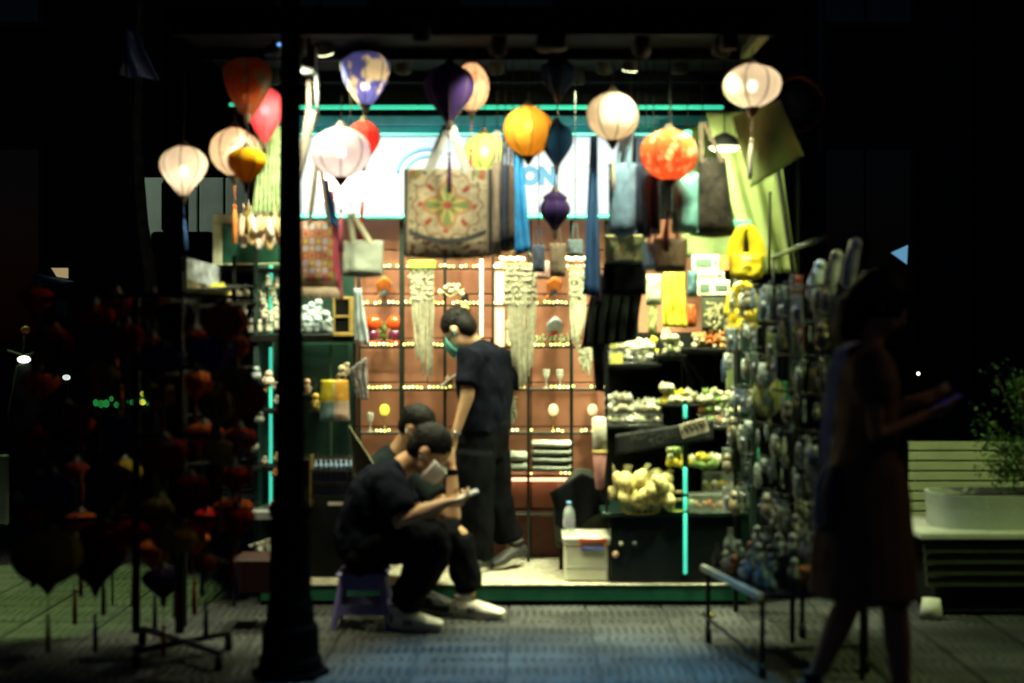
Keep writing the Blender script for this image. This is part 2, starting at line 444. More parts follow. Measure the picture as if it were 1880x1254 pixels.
# lightbox sign
sg = thing('lightbox_sign', 'glowing white lightbox sign with blue letters and a pink square', 'sign', (xof(840, 8.1), 8.1, zof(402, 8.1)))
Ys = 8.12
obj('light_panel', MB().bx(xof(520, Ys), xof(1158, Ys), Ys, Ys+.06, zof(392, Ys), zof(251, Ys)), emat('sign_white', (.76, .91, 1.0), 1.0, (.05, .05, .05)), sg)
obj('frame', MB().bx(xof(515, Ys), xof(1160, Ys), Ys-.01, Ys+.06, zof(402, Ys), zof(392.5, Ys), .003), mat('teal_frame', (.02, .40, .36), .4), sg)
tubelight(xof(520, 8.08), xof(1262, 8.08), 8.09, zof(246, 8.08), .008, emat('cyan_tube', (.22, .85, .72), .9), sg, 'edge_tube')
tubelight(xof(520, 8.08), xof(1120, 8.08), 8.09, zof(397, 8.08), .008, emat('green_tube', (.1, .8, .6), .8), sg, 'edge_tube')
pink = emat('sign_pink', (.95, .50, .82), .9)
px0, px1, pz0, pz1 = xof(584, Ys), xof(680, Ys), zof(370, Ys), zof(316, Ys)
obj('pink_square', MB().bx(px0, px1, Ys-.003, Ys-.0005, pz0, pz1), pink, sg)
mb = MB()
for i in range(7):
    x = px0+.03+i*.036; mb.bx(x, x+.013, Ys-.006, Ys-.0035, pz0+.04, pz1-.03)
obj('pale_stroke', mb, emat('stroke_white', (1, .93, 1), 1.0), sg)
def lettering(txt, loc, size, m, parent, rot=(R(90), 0, 0), ext=.001, nm='lettering', sx=1, bold=0):
    cu = bpy.data.curves.new(nm, 'FONT'); cu.body = txt; cu.size = size; cu.extrude = ext; cu.align_x = 'LEFT'; cu.offset = bold
    cu.materials.append(m)
    o = bpy.data.objects.new(nm, cu); C.objects.link(o); o.parent = parent
    dg = bpy.context.evaluated_depsgraph_get(); dg.update()
    me = bpy.data.meshes.new_from_object(o.evaluated_get(dg)); bpy.data.objects.remove(o, do_unlink=True)
    o = bpy.data.objects.new(nm, me); C.objects.link(o)
    if not me.materials: me.materials.append(m)
    o.parent = parent; o.location = Vector(loc)-(origin(parent) if parent else Vector((0, 0, 0))); o.rotation_euler = rot; o.scale = (sx, 1, 1)
    return o
lettering('ON', (xof(957, Ys), Ys-.004, zof(337, Ys)), .13, emat('sign_blue', (.0, .25, .62), .6, (.01, .05, .1)), sg, sx=.95, bold=.010)
lettering('eCO', (xof(1022, Ys), Ys-.004, zof(337, Ys)), .16, emat('sign_pale', (.55, .74, .9), .8, (.1, .1, .1)), sg, sx=1.2, bold=.004)
mb = MB()
for r in (.12, .17):
    mb.loft([(xof(785, Ys)+r*math.cos(a), Ys-.004, zof(318, Ys)+r*.8*math.sin(a)) for a in [R(q) for q in range(60, 190, 12)]], (.011), (0, 1, 0), 6, 0)
obj('blue_arc', mb, emat('sign_blue2', (.12, .5, .85), .75, (.05, .1, .1)), sg)

# ================================================================= lamps under the roof: two real fittings, the rest added
spots = []
def can(name_label, p, target, power, col, size=100, m=black, lens=True):
    t = thing('spot_lamp', name_label, 'lamp', p)
    d = (Vector(target)-Vector(p)).normalized()
    obj('housing', MB().loft([Vector(p)-d*.09, Vector(p)-d*.01], [.035, .045], (0, 1, 0), 14, .3), m, t)
    if lens: obj('lens', MB().loft([Vector(p)-d*.008, Vector(p)+d*.0], .038, (0, 1, 0), 14, 0), emat('lamp_lens_'+name_label[:6], col, 6), t)
    obj('bracket', MB().tube([Vector(p)-d*.06, (p[0], p[1], zt-.004)], .008, 6), black, t)
    l = spot('lamp_light', (0, 0, 0), d, power, col, size, .7, .06); l.parent = t; l.location = d*.03
    return t
can('white spot lamp under the roof beside the iron post, glowing green', W(598, 100, 7.0), W(760, 900, 8.1), 90, WARM, 120)
can('small yellow spot lamp in the middle of the roof', W(1156, 130, 7.25), W(1060, 900, 8.1), 90, WARM, 120)
can('shaded spot lamp at the right end of the roof', (.92, 6.62, 2.74), W(1235, 760, 7.7), 130, (.9, 1, .55), 80, lens=False)  # spots from here on are added to brighten goods and people
can('shaded spot lamp at the left end of the roof', (-1.05, 6.62, 2.74), W(540, 640, 7.6), 150, (1, .95, .6), 90, lens=False)
can('shaded spot lamp right of the centre of the roof', (.42, 7.34, 2.78), W(1090, 760, 8.2), 85, (.94, 1, .58), 60, lens=False)  # added behind the bags to wash the back wall, like the two other inner ones
can('shaded spot lamp in front of the centre of the roof', (-.14, 7.34, 2.78), W(880, 700, 8.3), 85, (1, .95, .62), 90, lens=False)
can('shaded spot lamp at the front beam aimed at the carpet tote', (-.12, 6.6, 2.74), W(850, 560, 7.4), 75, (1, .95, .62), 90, lens=False)
can('shaded spot lamp at the front beam aimed at the linen bag', (.55, 6.6, 2.74), W(1150, 500, 7.4), 75, (.95, 1, .65), 80, lens=False)
can('shaded spot lamp at the front beam above the seated people', (-.45, 6.3, 2.74), W(760, 900, 7.3), 75, (1, .88, .5), 50, lens=False)
can('shaded spot lamp left of the centre of the roof', (-.62, 7.34, 2.78), W(730, 700, 8.3), 85, (1, .95, .58), 90, lens=False)
can('cool white downlight at the front edge of the roof', (.10, 6.5, 2.74), (.05, 5.75, 0), 330, (.13, .46, .80), 52, lens=False)  # added pair, tints the paving blue in place of sign light
can('second cool white downlight at the front edge of the roof', (.16, 6.5, 2.74), (.12, 6.2, 0), 330, (.13, .46, .75), 42, lens=False)
can('cool spot lamp at the roof corner turned on the souvenir rack', (.95, 6.5, 2.74), (1.22, 6.75, 1.3), 30, (.70, .95, 1.0), 55, lens=False)  # added only to brighten the hanging souvenirs
for i, px in enumerate((500, 700, 880, 1060, 1235)):  # added downlights that lift the back wall, floor and plush
    yy = 7.7 if i < 4 else 7.36
    can('recessed downlight inside the kiosk, %s of five from the left' % ('first', 'second', 'third', 'fourth', 'last')[i], (xof(px, 7.7), yy, 2.78), (xof(px, 7.7), 8.2 if i < 4 else 7.75, .7), (130, 95, 95, 95, 400)[i], (.94, 1, .58), 110 if i < 4 else 70, lens=False)
bl = thing('bowl_lamp', 'oval bowl lamp glowing pale yellow beside the olive tarpaulin', 'lamp', W(1330, 280, 7.2))
c = W(1330, 271, 7.2)
obj('bowl', MB().lathe([(.0, -.012), (.05, -.016), (.078, -.004), (.08, .006)], c, 20), emat('bowl_glow', (1, .95, .55), 2.2), bl)
obj('cover', MB().lathe([(.084, .003), (.082, .02), (.045, .06), (.012, .075), (0, .078)], c, 20), black, bl)
obj('cord', MB().tube([c+Vector((0, 0, .07)), (c.x, c.y, zt-.002)], .004, 5), black, bl)
l = bpy.data.lights.new('bowl_light', 'POINT'); l.energy = 22; l.color = WARM; l.shadow_soft_size = .06
lo = bpy.data.objects.new('bowl_light', l); C.objects.link(lo); lo.parent = bl; lo.location = (0, 0, -.03)

# street lamps that stand just outside the picture, with added fill spots
def street_lamp(label, x, y, h, tgt, power, col, size, blend=.3, second=None):
    t = thing('street_lamp', label, 'street lamp', (x, y, 0))
    obj('pole', MB().loft([(x, y, 0), (x, y, h)], [.06, .035], (0, 1, 0), 12, 0), blackmetal, t)
    obj('lamp_head', MB().lathe([(.15, -.02), (.16, .05), (.05, .14), (0, .15)], (x, y, h), 14), blackmetal, t)
    obj('bulb', MB().ball((x, y, h-.02), .05), emat('street_bulb', (.9, 1, .45), 4), t)
    l = spot('street_and_fill_light', (0, 0, 0), Vector(tgt)-Vector((x, y, h-.1)), power, col, size, blend, .07); l.parent = t; l.location = (0, 0, h-.1)
    if second:  # extra spots added to brighten the shutter and the walking person
        tg, pw, cl, sz = second
        l = spot('street_and_fill_light', (0, 0, 0), Vector(tg)-Vector((x, y, h-.3)), pw, cl, sz, .5, .07); l.parent = t; l.location = (0, 0, h-.3)
street_lamp('tall street lamp beyond the planters at the right', 4.3, 5.2, 4.4, (2.4, 7.6, .5), 760, (.80, 1.0, .34), 56, second=((1.3, 5.4, .9), 55, (1, .66, .30), 40))
street_lamp('tall street lamp beyond the lantern rack at the left', -4.2, 10.2, 4.2, (-2.75, 7.9, 0), 1150, (.62, 1.0, .28), 22, .15, second=((-2.8, 12, 1.9), 200, (.8, 1, .75), 50))
# ================================================================= iron post in front
Y = 6.05; x = xof(533, Y)
lp = thing('iron_post', 'dark fluted iron lamp post with stepped base in front of the kiosk', 'post', (x, Y, 0))
iron = mat('cast_iron', (.004, .0042, .0042), .8, .0, spec=.04, bump=.3, bs=40)
prof = [(.135, 0), (.135, .07), (.122, .085), (.122, .20), (.105, .22), (.098, .30), (.088, .33), (.088, .62), (.078, .66), (.092, .68), (.092, .71), (.07, .74)]
obj('base', MB().lathe(prof, (x, Y, 0), 16, False).disc((x, Y, .74), .07, 16), iron, lp)
obj('foot_plate', MB().loft([(x, Y, .0), (x, Y, .022)], .165, (1, 0, 0), 8, 0, False), iron, lp)
mb = MB()
for i in range(12):
    a = 2*PI*i/12; mb.loft([(x+.054*math.cos(a), Y+.054*math.sin(a), .742), (x+.026*math.cos(a), Y+.026*math.sin(a), 3.4)], .007, (1, 0, 0), 5, 0)
obj('shaft', MB().loft([(x, Y, .74), (x, Y, 1.4), (x, Y, 3.4)], [.057, .044, .028], (1, 0, 0), 16, 0), iron, lp)
obj('flute', mb, iron, lp)
for z in (1.02, 1.22):
    obj('collar', MB().lathe([(.05, z-.03), (.066, z-.02), (.066, z+.02), (.05, z+.03)], (x, Y, 0), 16), iron, lp)
# boxes fixed to the upright at the kiosk's left front corner
cb = thing('junction_box', 'grey junction box strapped beside the top of the iron post', 'junction box', W(572, 135, 6.9))
obj('casing', MB().bx(xof(559, 6.9), xof(586, 6.9), 6.78, 6.84, zof(136, 6.8), zof(84, 6.8), .006), mat('grey_plastic', (.22, .25, .27), .5), cb)
obj('strap', MB().bx(xof(566, 6.9), xof(574, 6.9), 6.845, 6.855, zof(250, 6.85), zof(60, 6.85)), mat('webbing', (.05, .04, .03), .8), cb)
obj('conduit', MB().tube([W(580, 136, 6.8), W(583, 210, 6.8)], .008, 6), mat('pale_conduit', (.12, .14, .16), .5), cb)
sc = thing('wall_lamp', 'small dark fitting with a blue glint left of the iron post', 'lamp', W(505, 105, 6.9))
obj('dome', MB().lathe([(.045, -.02), (.05, 0), (.035, .03), (0, .04)], W(503, 95, 6.9), 14), mat('grey_plastic', (.2, .2, .2)), sc)
obj('stem', MB().tube([W(503, 84, 6.9), (xof(503, 6.9), 6.9, zt)], .008, 6), black, sc)
obj('blue_light', MB().ball(W(512, 82, 6.88), .008, seg=8, rings=5), emat('led_blue', (.15, .4, 1), 2.5), sc)

# ================================================================= silk lanterns
wire = mat('lantern_wire', (.05, .035, .02), .5)
def profile(kind):
    P = []
    N = 14
    for i in range(N+1):
        v = i/N
        if kind == 'round': r = max(.26, (1-abs(2*v-1.0)**2.5)**.56)*(1 if v > .5 else 1-.10*(1-2*v))
        elif kind == 'drop':       # wide shoulder, tapering to the bottom
            r = .16+.84*math.sin(PI*.5*min(1, v/.66))**1.25 if v < .66 else (.32+.68*math.cos(PI*.5*(v-.66)/.34)**.6)
        elif kind == 'diamond': r = .14+.86*(1-abs(v-.52)/.52)**.8
        elif kind == 'onion':
            r = .14+.55*(v/.3)**1.3 if v < .3 else (.69+.31*math.sin(PI*(v-.3)/.5) if v < .8 else .69*(1-(v-.8)/.2)**.8+.28)
        elif kind == 'fan': r = .22+.78*math.sin(PI*.5*(min(1, v/.78)))**.9 if v < .78 else 1-.45*((v-.78)/.22)**1.6
        P.append((r, v))
    return P
def lantern(label, c, wd, ht, kind, m, lit=0, top=None, tassel=None, ribs=8, bulbcol=(1, .80, .55), rz=.2, capm=None, group='silk lanterns hung under the kiosk roof', bz=.5, clear=None):
    t = thing('silk_lantern', label, 'lantern', c, group)
    c = Vector(c); P = [(r*wd/2, (v-.5)*ht) for r, v in profile(kind)]
    sh = MB().lathe(P, c, ribs, True, 1.0, 4)
    M = Matrix.Rotation(rz, 3, 'Z'); 
    sh.v = [tuple(c + M @ (Vector(v)-c)) for v in sh.v]
    s_ = obj('shade', sh, m, t)
    fr = MB()
    for i in range(ribs):
        a = rz+2*PI*i/ribs
        fr.loft([(c.x+(r+.0006)*math.cos(a), c.y+(r+.0006)*math.sin(a), c.z+z) for r, z in P[::1]], .0019 if wd < .2 else .0024, (1, 0, 0), 4, 0)
    obj('frame', fr, wire, t)
    r0, r1 = P[0][0], P[-1][0]
    capm = capm or wire
    obj('bottom_cap', MB().lathe([(0, -ht/2-.045), (.008, -ht/2-.04), (r0+.002, -ht/2-.002), (r0+.001, -ht/2+.006)], c, 12), capm, t)
    obj('top_ring', MB().lathe([(r1+.002, ht/2-.004), (r1+.002, ht/2+.004), (r1*.8, ht/2+.008), (.010, ht/2+.03)], c, 12), capm, t)
    ztop = top if top is not None else zt-.05
    obj('cord', MB().tube([c+Vector((0, 0, ht/2+.02)), c+Vector((.003, 0, ht/2+.1)), (c.x+.004, c.y, ztop)], .0028, 5), black, t)
    if lit > 0:
        obj('bulb', MB().ball(c+Vector((0, 0, (bz-.5)*ht)), .022, (1, 1, 1.25), 8, 6), emat('bulb_%d_%d' % (int(lit*10), int(bulbcol[2]*100)), bulbcol, lit), t)
    if tassel:
        tm, ln, dx = tassel
        z0 = -ht/2-.04
        ta = obj('tassel', MB().loft([c+Vector((0, 0, z0)), c+Vector((dx*.3, 0, z0-ln*.35))], .0016, (1, 0, 0), 5, 0)
            .ball(c+Vector((dx*.35, 0, z0-ln*.38)), .009)
            .loft([c+Vector((dx*.4, 0, z0-ln*.42)), c+Vector((dx*.7, 0, z0-ln*.6)), c+Vector((dx, 0, z0-ln))], [.006, .010, .012], (1, 0, 0), 8, .2), tm, t)
    return t
creamS = fabric('silk_cream', (.92, .80, .62)); creamF = fabric('silk_cream_floral', (.93, .80, .62), (.80, .55, .40), 26, thr=.62)
orangeS = fabric('silk_orange', (.95, .50, .06), clear=.16)
redS = fabric('silk_red', (.80, .06, .05), clear=.12); pinkredS = fabric('silk_crimson', (.85, .10, .13), clear=.14)
purpleS = fabric('silk_purple', (.045, .026, .11), trans=.4, clear=0); navyS = fabric('silk_navy', (.02, .05, .14), trans=.4, clear=0)
tealS = fabric('silk_petrol', (.015, .07, .16), trans=.4, clear=0)
blueflor = fabric('silk_blue_cream', (.10, .11, .42), (.95, .80, .50), 8, thr=.53)
amber = fabric('silk_amber_brown', (.24, .05, .015), (.14, .12, .09), 16, thr=.56)
redflor = fabric('silk_vermilion_print', (.90, .17, .05), (1.0, .50, .28), 24, thr=.56)
peachS = fabric('silk_peach', (.95, .66, .45), (.88, .40, .26), 15, thr=.6)
goldS = fabric('silk_gold', (.60, .30, .01), trans=.35, clear=0); limeS = fabric('silk_lime', (.72, .85, .30), clear=.1)
lilac = fabric('silk_lilac_white', (.90, .80, .84), (.80, .66, .78), 10, thr=.6, clear=.1)
def tas(n, c): return mat('tassel_'+n, c, .9, bump=.6, bs=200)
D = 1/F
def L(label, px, py, wpx, hpx, Y, kind, m, lit=0, **k):
    return lantern(label, W(px, py, Y), wpx*D*Y, hpx*D*Y, kind, m, lit, **k)
L('cream silk lantern glowing white, teardrop shaped, leftmost of all', 337, 315, 88, 92, 7.0, 'drop', creamS, 46, tassel=(tas('blue', (.04, .12, .35)), .22, .01), bulbcol=(1, .86, .68), rz=.1)
L('cream silk lantern behind the small gold one', 431, 279, 92, 88, 7.15, 'round', creamF, 40, tassel=(tas('orange', (.75, .22, .04)), .30, 0), rz=.35)
L('small gold silk lantern unlit in front of a cream one', 453, 305, 74, 66, 6.75, 'drop', goldS, 0, rz=.6, tassel=(tas('gold', (.4, .28, .05)), .2, 0))
L('patterned amber lantern with brown and grey flowers, upper left', 454, 160, 88, 104, 6.9, 'fan', amber, 7, bulbcol=(1, .6, .3), bz=.3)
L('crimson teardrop lantern with a bright bulb glowing through', 486, 212, 66, 104, 7.05, 'drop', pinkredS, 34, bz=.6, bulbcol=(1, .75, .65))
L('blue and cream patterned lantern, balloon shaped', 671, 146, 90, 96, 7.05, 'fan', blueflor, 44, bz=.35, bulbcol=(1, .85, .6), rz=.1)
L('large dark purple teardrop lantern unlit above the carpet tote', 825, 172, 92, 104, 6.85, 'drop', purpleS, 0, tassel=(tas('purple', (.06, .02, .08)), .3, 0), rz=.05)
L('peach lantern half hidden behind the purple one', 866, 160, 66, 88, 7.15, 'round', peachS, 42, tassel=(tas('red', (.5, .03, .02)), .42, -.01), rz=.3)
L('small dusky blue lantern unlit, highest in the middle', 1025, 145, 66, 64, 7.0, 'fan', navyS, 0, rz=.2)
L('orange silk lantern with its bulb shining through', 970, 241, 92, 92, 7.0, 'round', orangeS, 36, bz=.62, rz=.15, bulbcol=(1, .8, .45))
L('petrol blue teardrop lantern against the glowing sign', 1022, 266, 60, 78, 7.0, 'drop', tealS, 0, rz=.1)
L('small dark purple onion lantern below the petrol blue one', 1019, 388, 56, 72, 7.1, 'onion', purpleS, 0, rz=.1, top=zof(340, 7.1))
L('cream silk lantern with dark ribs, between the orange and vermilion ones', 1125, 214, 98, 88, 6.95, 'round', creamS, 30, rz=.18, tassel=(tas('cream', (.5, .4, .3)), .2, 0))
L('vermilion lantern with a pale floral print', 1228, 285, 112, 92, 6.85, 'round', redflor, 34, rz=.25, tassel=(tas('darkred', (.16, .015, .015)), .30, -.012))
L('cream silk lantern glowing brightest, rightmost by the olive tarpaulin', 1381, 158, 110, 80, 6.8, 'round', creamS, 46, rz=.4, tassel=(tas('taupe', (.30, .24, .22)), .30, -.012), bulbcol=(1, .85, .68))
L('large pale lilac lantern in front of the sign', 626, 280, 108, 92, 6.9, 'round', lilac, 30, rz=.12, bulbcol=(1, .88, .78), tassel=(tas('rose', (.5, .1, .16)), .32, 0))
L('red silk lantern behind the large pale lilac one', 668, 261, 60, 76, 7.25, 'drop', redS, 12, rz=.3, tassel=(tas('scarlet', (.5, .03, .05)), .36, -.015))
L('lime green lantern behind the handles of the carpet tote', 889, 279, 78, 68, 7.3, 'round', limeS, 36, rz=.5, bulbcol=(1, .95, .6))

# ================================================================= dark lantern rack, front left
rk = thing('lantern_rack', 'black wheeled display rack loaded with unlit lanterns, front left', 'display rack', (xof(330, 6.3), 6.3, 0))
rx, ry = xof(330, 6.3), 6.3
obj('pole', MB().tube([(rx, ry, .12), (rx, ry, 1.72)], .02, 10), blackmetal, rk)
obj('pole', MB().tube([(xof(250, 6.3), ry, .12), (xof(250, 6.3), ry, 1.62)], .018, 10), blackmetal, rk)
for z in (.62, .98, 1.28, 1.6):
    obj('arm', MB().tube([(xof(70, 6.2), ry-.05, z), (rx, ry, z+.02), (xof(470, 6.3), ry-.05, z)], .011, 8), blackmetal, rk)
    obj('arm', MB().tube([(rx, ry-.42, z-.01), (rx, ry+.3, z-.01)], .011, 8), blackmetal, rk)
for a, b_ in (((xof(245, 6.1), 6.15, .075), (xof(420, 6.5), 6.5, .075)), ((xof(262, 6.6), 6.6, .075), (xof(405, 6.15), 6.12, .075))):
    obj('base_bar', MB().loft([a, b_], (.02, .014), (0, 1, 0), 8, 0), mat('worn_metal', (.10, .11, .12), .4, .6) if a[1] > 6.5 else blackmetal, rk)
    for p in (a, b_):
        cs = obj('caster', MB().loft([(p[0]-.012, p[1], .032), (p[0]+.012, p[1], .032)], .032, (0, 1, 0), 14, 0), black, rk)
        obj('fork', MB().bx(p[0]-.018, p[0]+.018, p[1]-.012, p[1]+.012, .05, .062), steel, cs)
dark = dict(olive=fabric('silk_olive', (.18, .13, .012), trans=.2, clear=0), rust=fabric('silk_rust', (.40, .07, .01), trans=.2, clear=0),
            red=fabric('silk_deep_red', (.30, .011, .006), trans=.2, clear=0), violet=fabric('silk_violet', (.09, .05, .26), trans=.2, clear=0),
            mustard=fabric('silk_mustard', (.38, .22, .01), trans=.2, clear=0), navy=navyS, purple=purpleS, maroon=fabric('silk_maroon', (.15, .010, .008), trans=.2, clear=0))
DL = [('large olive lantern, lowest at the left of the dark rack', 88, 1022, 128, 130, 5.9, 'round', 'olive'),
 ('maroon lantern beside the large olive one, low on the dark rack', 175, 1030, 110, 120, 6.2, 'drop', 'maroon'),
 ('round red lantern high on the dark rack', 172, 582, 76, 62, 6.0, 'round', 'red'),
 ('rust orange lantern in front of the white figurines', 412, 590, 84, 82, 6.0, 'round', 'rust'),
 ('violet lantern with pale stripes under the rust orange one', 392, 650, 96, 84, 6.1, 'drop', 'violet'),
 ('olive yellow lantern small and round right of the violet one', 432, 690, 52, 52, 5.9, 'round', 'olive'),
 ('vermilion rust lantern beside the green neon tube', 458, 732, 62, 92, 6.0, 'round', 'rust'),
 ('red teardrop lantern in the middle of the dark rack', 232, 625, 66, 78, 6.1, 'drop', 'red'),
 ('mustard lantern low in the left of the dark rack', 184, 690, 62, 62, 6.1, 'round', 'olive'),
 ('mustard yellow lantern over the steel counter at the left', 404, 830, 62, 60, 6.0, 'round', 'mustard'),
 ('small rust lantern low in the dark rack near the post', 378, 1034, 40, 44, 6.0, 'round', 'rust'),
 ('scarlet lantern with its rim catching light above the maroon one', 190, 985, 84, 66, 6.2, 'round', 'red'),
 ('mustard lantern with a gold rim, low between the scarlet and small rust ones', 322, 990, 84, 62, 6.2, 'round', 'mustard'),
 ('deep red lantern behind the scarlet one on the dark rack', 245, 975, 70, 60, 6.35, 'round', 'red'),
 ('navy lantern right of the mustard one in the dark rack', 300, 670, 84, 90, 6.3, 'drop', 'navy'),
 ('purple lantern high at the centre of the dark rack', 325, 590, 74, 84, 6.4, 'drop', 'purple'),
 ('maroon lantern at the middle left of the dark rack', 120, 780, 90, 96, 6.2, 'drop', 'maroon'),
 ('navy lantern at the middle of the dark rack', 215, 800, 90, 90, 6.35, 'round', 'navy'),
 ('deep red lantern at the centre of the dark rack', 300, 840, 92, 92, 6.2, 'drop', 'red'),
 ('maroon lantern under the green and yellow lights', 200, 890, 92, 92, 6.25, 'drop', 'maroon'),
 ('olive lantern right of centre in the dark rack', 400, 745, 70, 76, 6.2, 'round', 'olive'),
 ('maroon lantern behind the mustard yellow one', 350, 905, 84, 84, 6.3, 'round', 'maroon'),
 ('red lantern low beside the foot of the post', 435, 960, 66, 70, 6.3, 'drop', 'red'),
 ('purple lantern low at the right of the dark rack', 300, 1070, 76, 70, 6.4, 'drop', 'purple'),
 ('navy lantern at the far left of the dark rack', 95, 905, 92, 92, 6.3, 'round', 'navy'),
 ('maroon lantern high at the left edge of the dark rack', 100, 640, 80, 92, 6.3, 'drop', 'maroon')]
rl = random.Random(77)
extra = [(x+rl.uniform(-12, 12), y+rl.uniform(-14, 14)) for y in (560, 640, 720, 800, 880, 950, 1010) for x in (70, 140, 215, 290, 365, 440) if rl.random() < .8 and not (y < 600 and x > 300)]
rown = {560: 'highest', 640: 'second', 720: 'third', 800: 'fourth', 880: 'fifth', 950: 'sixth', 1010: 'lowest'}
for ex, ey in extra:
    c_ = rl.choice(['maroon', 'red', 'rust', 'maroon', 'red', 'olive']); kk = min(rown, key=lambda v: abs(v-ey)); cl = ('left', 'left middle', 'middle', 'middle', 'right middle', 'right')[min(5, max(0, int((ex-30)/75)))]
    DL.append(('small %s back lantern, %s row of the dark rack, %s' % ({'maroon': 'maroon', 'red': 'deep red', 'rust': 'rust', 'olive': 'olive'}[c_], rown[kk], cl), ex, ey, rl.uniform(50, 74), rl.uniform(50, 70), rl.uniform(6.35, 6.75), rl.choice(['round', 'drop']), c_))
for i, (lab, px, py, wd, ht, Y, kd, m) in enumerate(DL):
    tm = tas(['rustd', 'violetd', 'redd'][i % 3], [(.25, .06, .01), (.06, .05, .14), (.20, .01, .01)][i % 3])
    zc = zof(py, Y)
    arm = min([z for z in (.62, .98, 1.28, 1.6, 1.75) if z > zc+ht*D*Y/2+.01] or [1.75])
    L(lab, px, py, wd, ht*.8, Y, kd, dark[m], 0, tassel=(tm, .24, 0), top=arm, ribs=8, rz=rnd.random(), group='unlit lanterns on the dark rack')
rb = solo('cardboard_box', MB().bx(xof(425, 6.9), xof(505, 6.9), 6.9, 7.15, zof(1090, 6.9), zof(1028, 6.9), .006), mat('red_card', (.02, .002, .002), .6), 'red box standing low between the dark rack and the iron post', 'box')
# ================================================================= people
def remesh(mb, vox, m, name, parent, smooth=6, fold=0, fscale=(9, 9, 3), label=None, fseed=0):
    off = origin(parent)
    me = bpy.data.meshes.new('tmp'); me.from_pydata([tuple(Vector(v)-off) for v in mb.v], [], mb.f); me.update()
    o = bpy.data.objects.new('tmp', me); C.objects.link(o)
    r = o.modifiers.new('r', 'REMESH'); r.mode = 'VOXEL'; r.voxel_size = vox; r.use_smooth_shade = True
    s_ = o.modifiers.new('s', 'SMOOTH'); s_.factor = .5; s_.iterations = smooth
    dg = bpy.context.evaluated_depsgraph_get(); dg.update()
    me2 = bpy.data.meshes.new_from_object(o.evaluated_get(dg)); bpy.data.objects.remove(o, do_unlink=True)
    if fold:
        for v in me2.vertices:
            p = v.co; q = Vector((p.x*fscale[0]+fseed, p.y*fscale[1], p.z*fscale[2]))
            n = noise.noise(q)+.5*noise.noise(q*2.3); v.co = p+v.normal*(fold*n)
    me2.polygons.foreach_set('use_smooth', [True]*len(me2.polygons))
    me2.name = name; me2.materials.clear()
    return link(name, me2, m, parent, label)
skin = mat('skin', (.50, .29, .17), .55, var=.12, vs=20, bump=.15, bs=180)
skin_p = mat('skin_pale', (.52, .31, .17), .55, var=.1, vs=20, bump=.15, bs=180)
blackcloth = mat('black_cotton', (.0035, .004, .0055), .95, var=.3, vs=12, bump=.5, bs=160, spec=.08)
navycloth = mat('navy_cotton', (.0045, .006, .012), .95, var=.3, vs=12, bump=.5, bs=160, spec=.08)
hairm = mat('black_hair', (.006, .006, .006), .6, var=.4, vs=60, bump=.5, bs=90, spec=.15)
shoew = mat('white_shoe', (.80, .76, .66), .6, var=.15, vs=20, bump=.2, bs=80)
def frame(fwd, up):
    f = Vector(fwd).normalized(); u = Vector(up); u = (u-f*u.dot(f)).normalized(); s_ = u.cross(f).normalized()  # s = left side
    return f, u, s_
def fingers(mb, wrist, d, nrm, thumb, curl=.6, size=1.0, spread=.16):
    "palm along d, nrm = back of the hand, thumb = side the thumb is on; four unequal fingers curl away from the back"
    d = Vector(d).normalized(); nrm = Vector(nrm); nrm = (nrm-d*nrm.dot(d)).normalized(); s_ = Vector(thumb); s_ = (s_-d*s_.dot(d)-nrm*s_.dot(nrm)).normalized()
    w_ = Vector(wrist)
    mb.loft([w_-d*.03, w_, w_+d*.03*size, w_+d*.07*size, w_+d*.092*size], [(.024*size, .018*size), (.025*size, .017*size), (.034*size, .016*size), (.040*size, .015*size), (.038*size, .012*size)], s_, 12, .6)
    for i, (q, ln) in enumerate(((.030, .074), (.010, .084), (-.011, .078), (-.031, .060))):
        b = w_+d*.09*size+s_*q*size; dd = (d+s_*q*spread*10).normalized(); P = [b-dd*.012, b]
        for kk in range(3):
            ang = curl*(kk+1)*.75; v = dd*math.cos(ang)-nrm*math.sin(ang); P.append(P[-1]+v*ln*size*(.42, .32, .26)[kk])
        mb.loft(P, [.0095*size, .0095*size, .0088*size, .0082*size, .007*size], s_, 8, .8)
    b = w_+d*.03*size+s_*.03*size
    P = [b-s_*.01, b+s_*.018*size+d*.018*size-nrm*.006, b+s_*.024*size+d*.045*size-nrm*.016*(1+curl), b+s_*.016*size+d*.066*size-nrm*.026*(1+curl)]
    mb.loft(P, [.013*size, .0115*size, .010*size, .008*size], nrm, 8, .8)
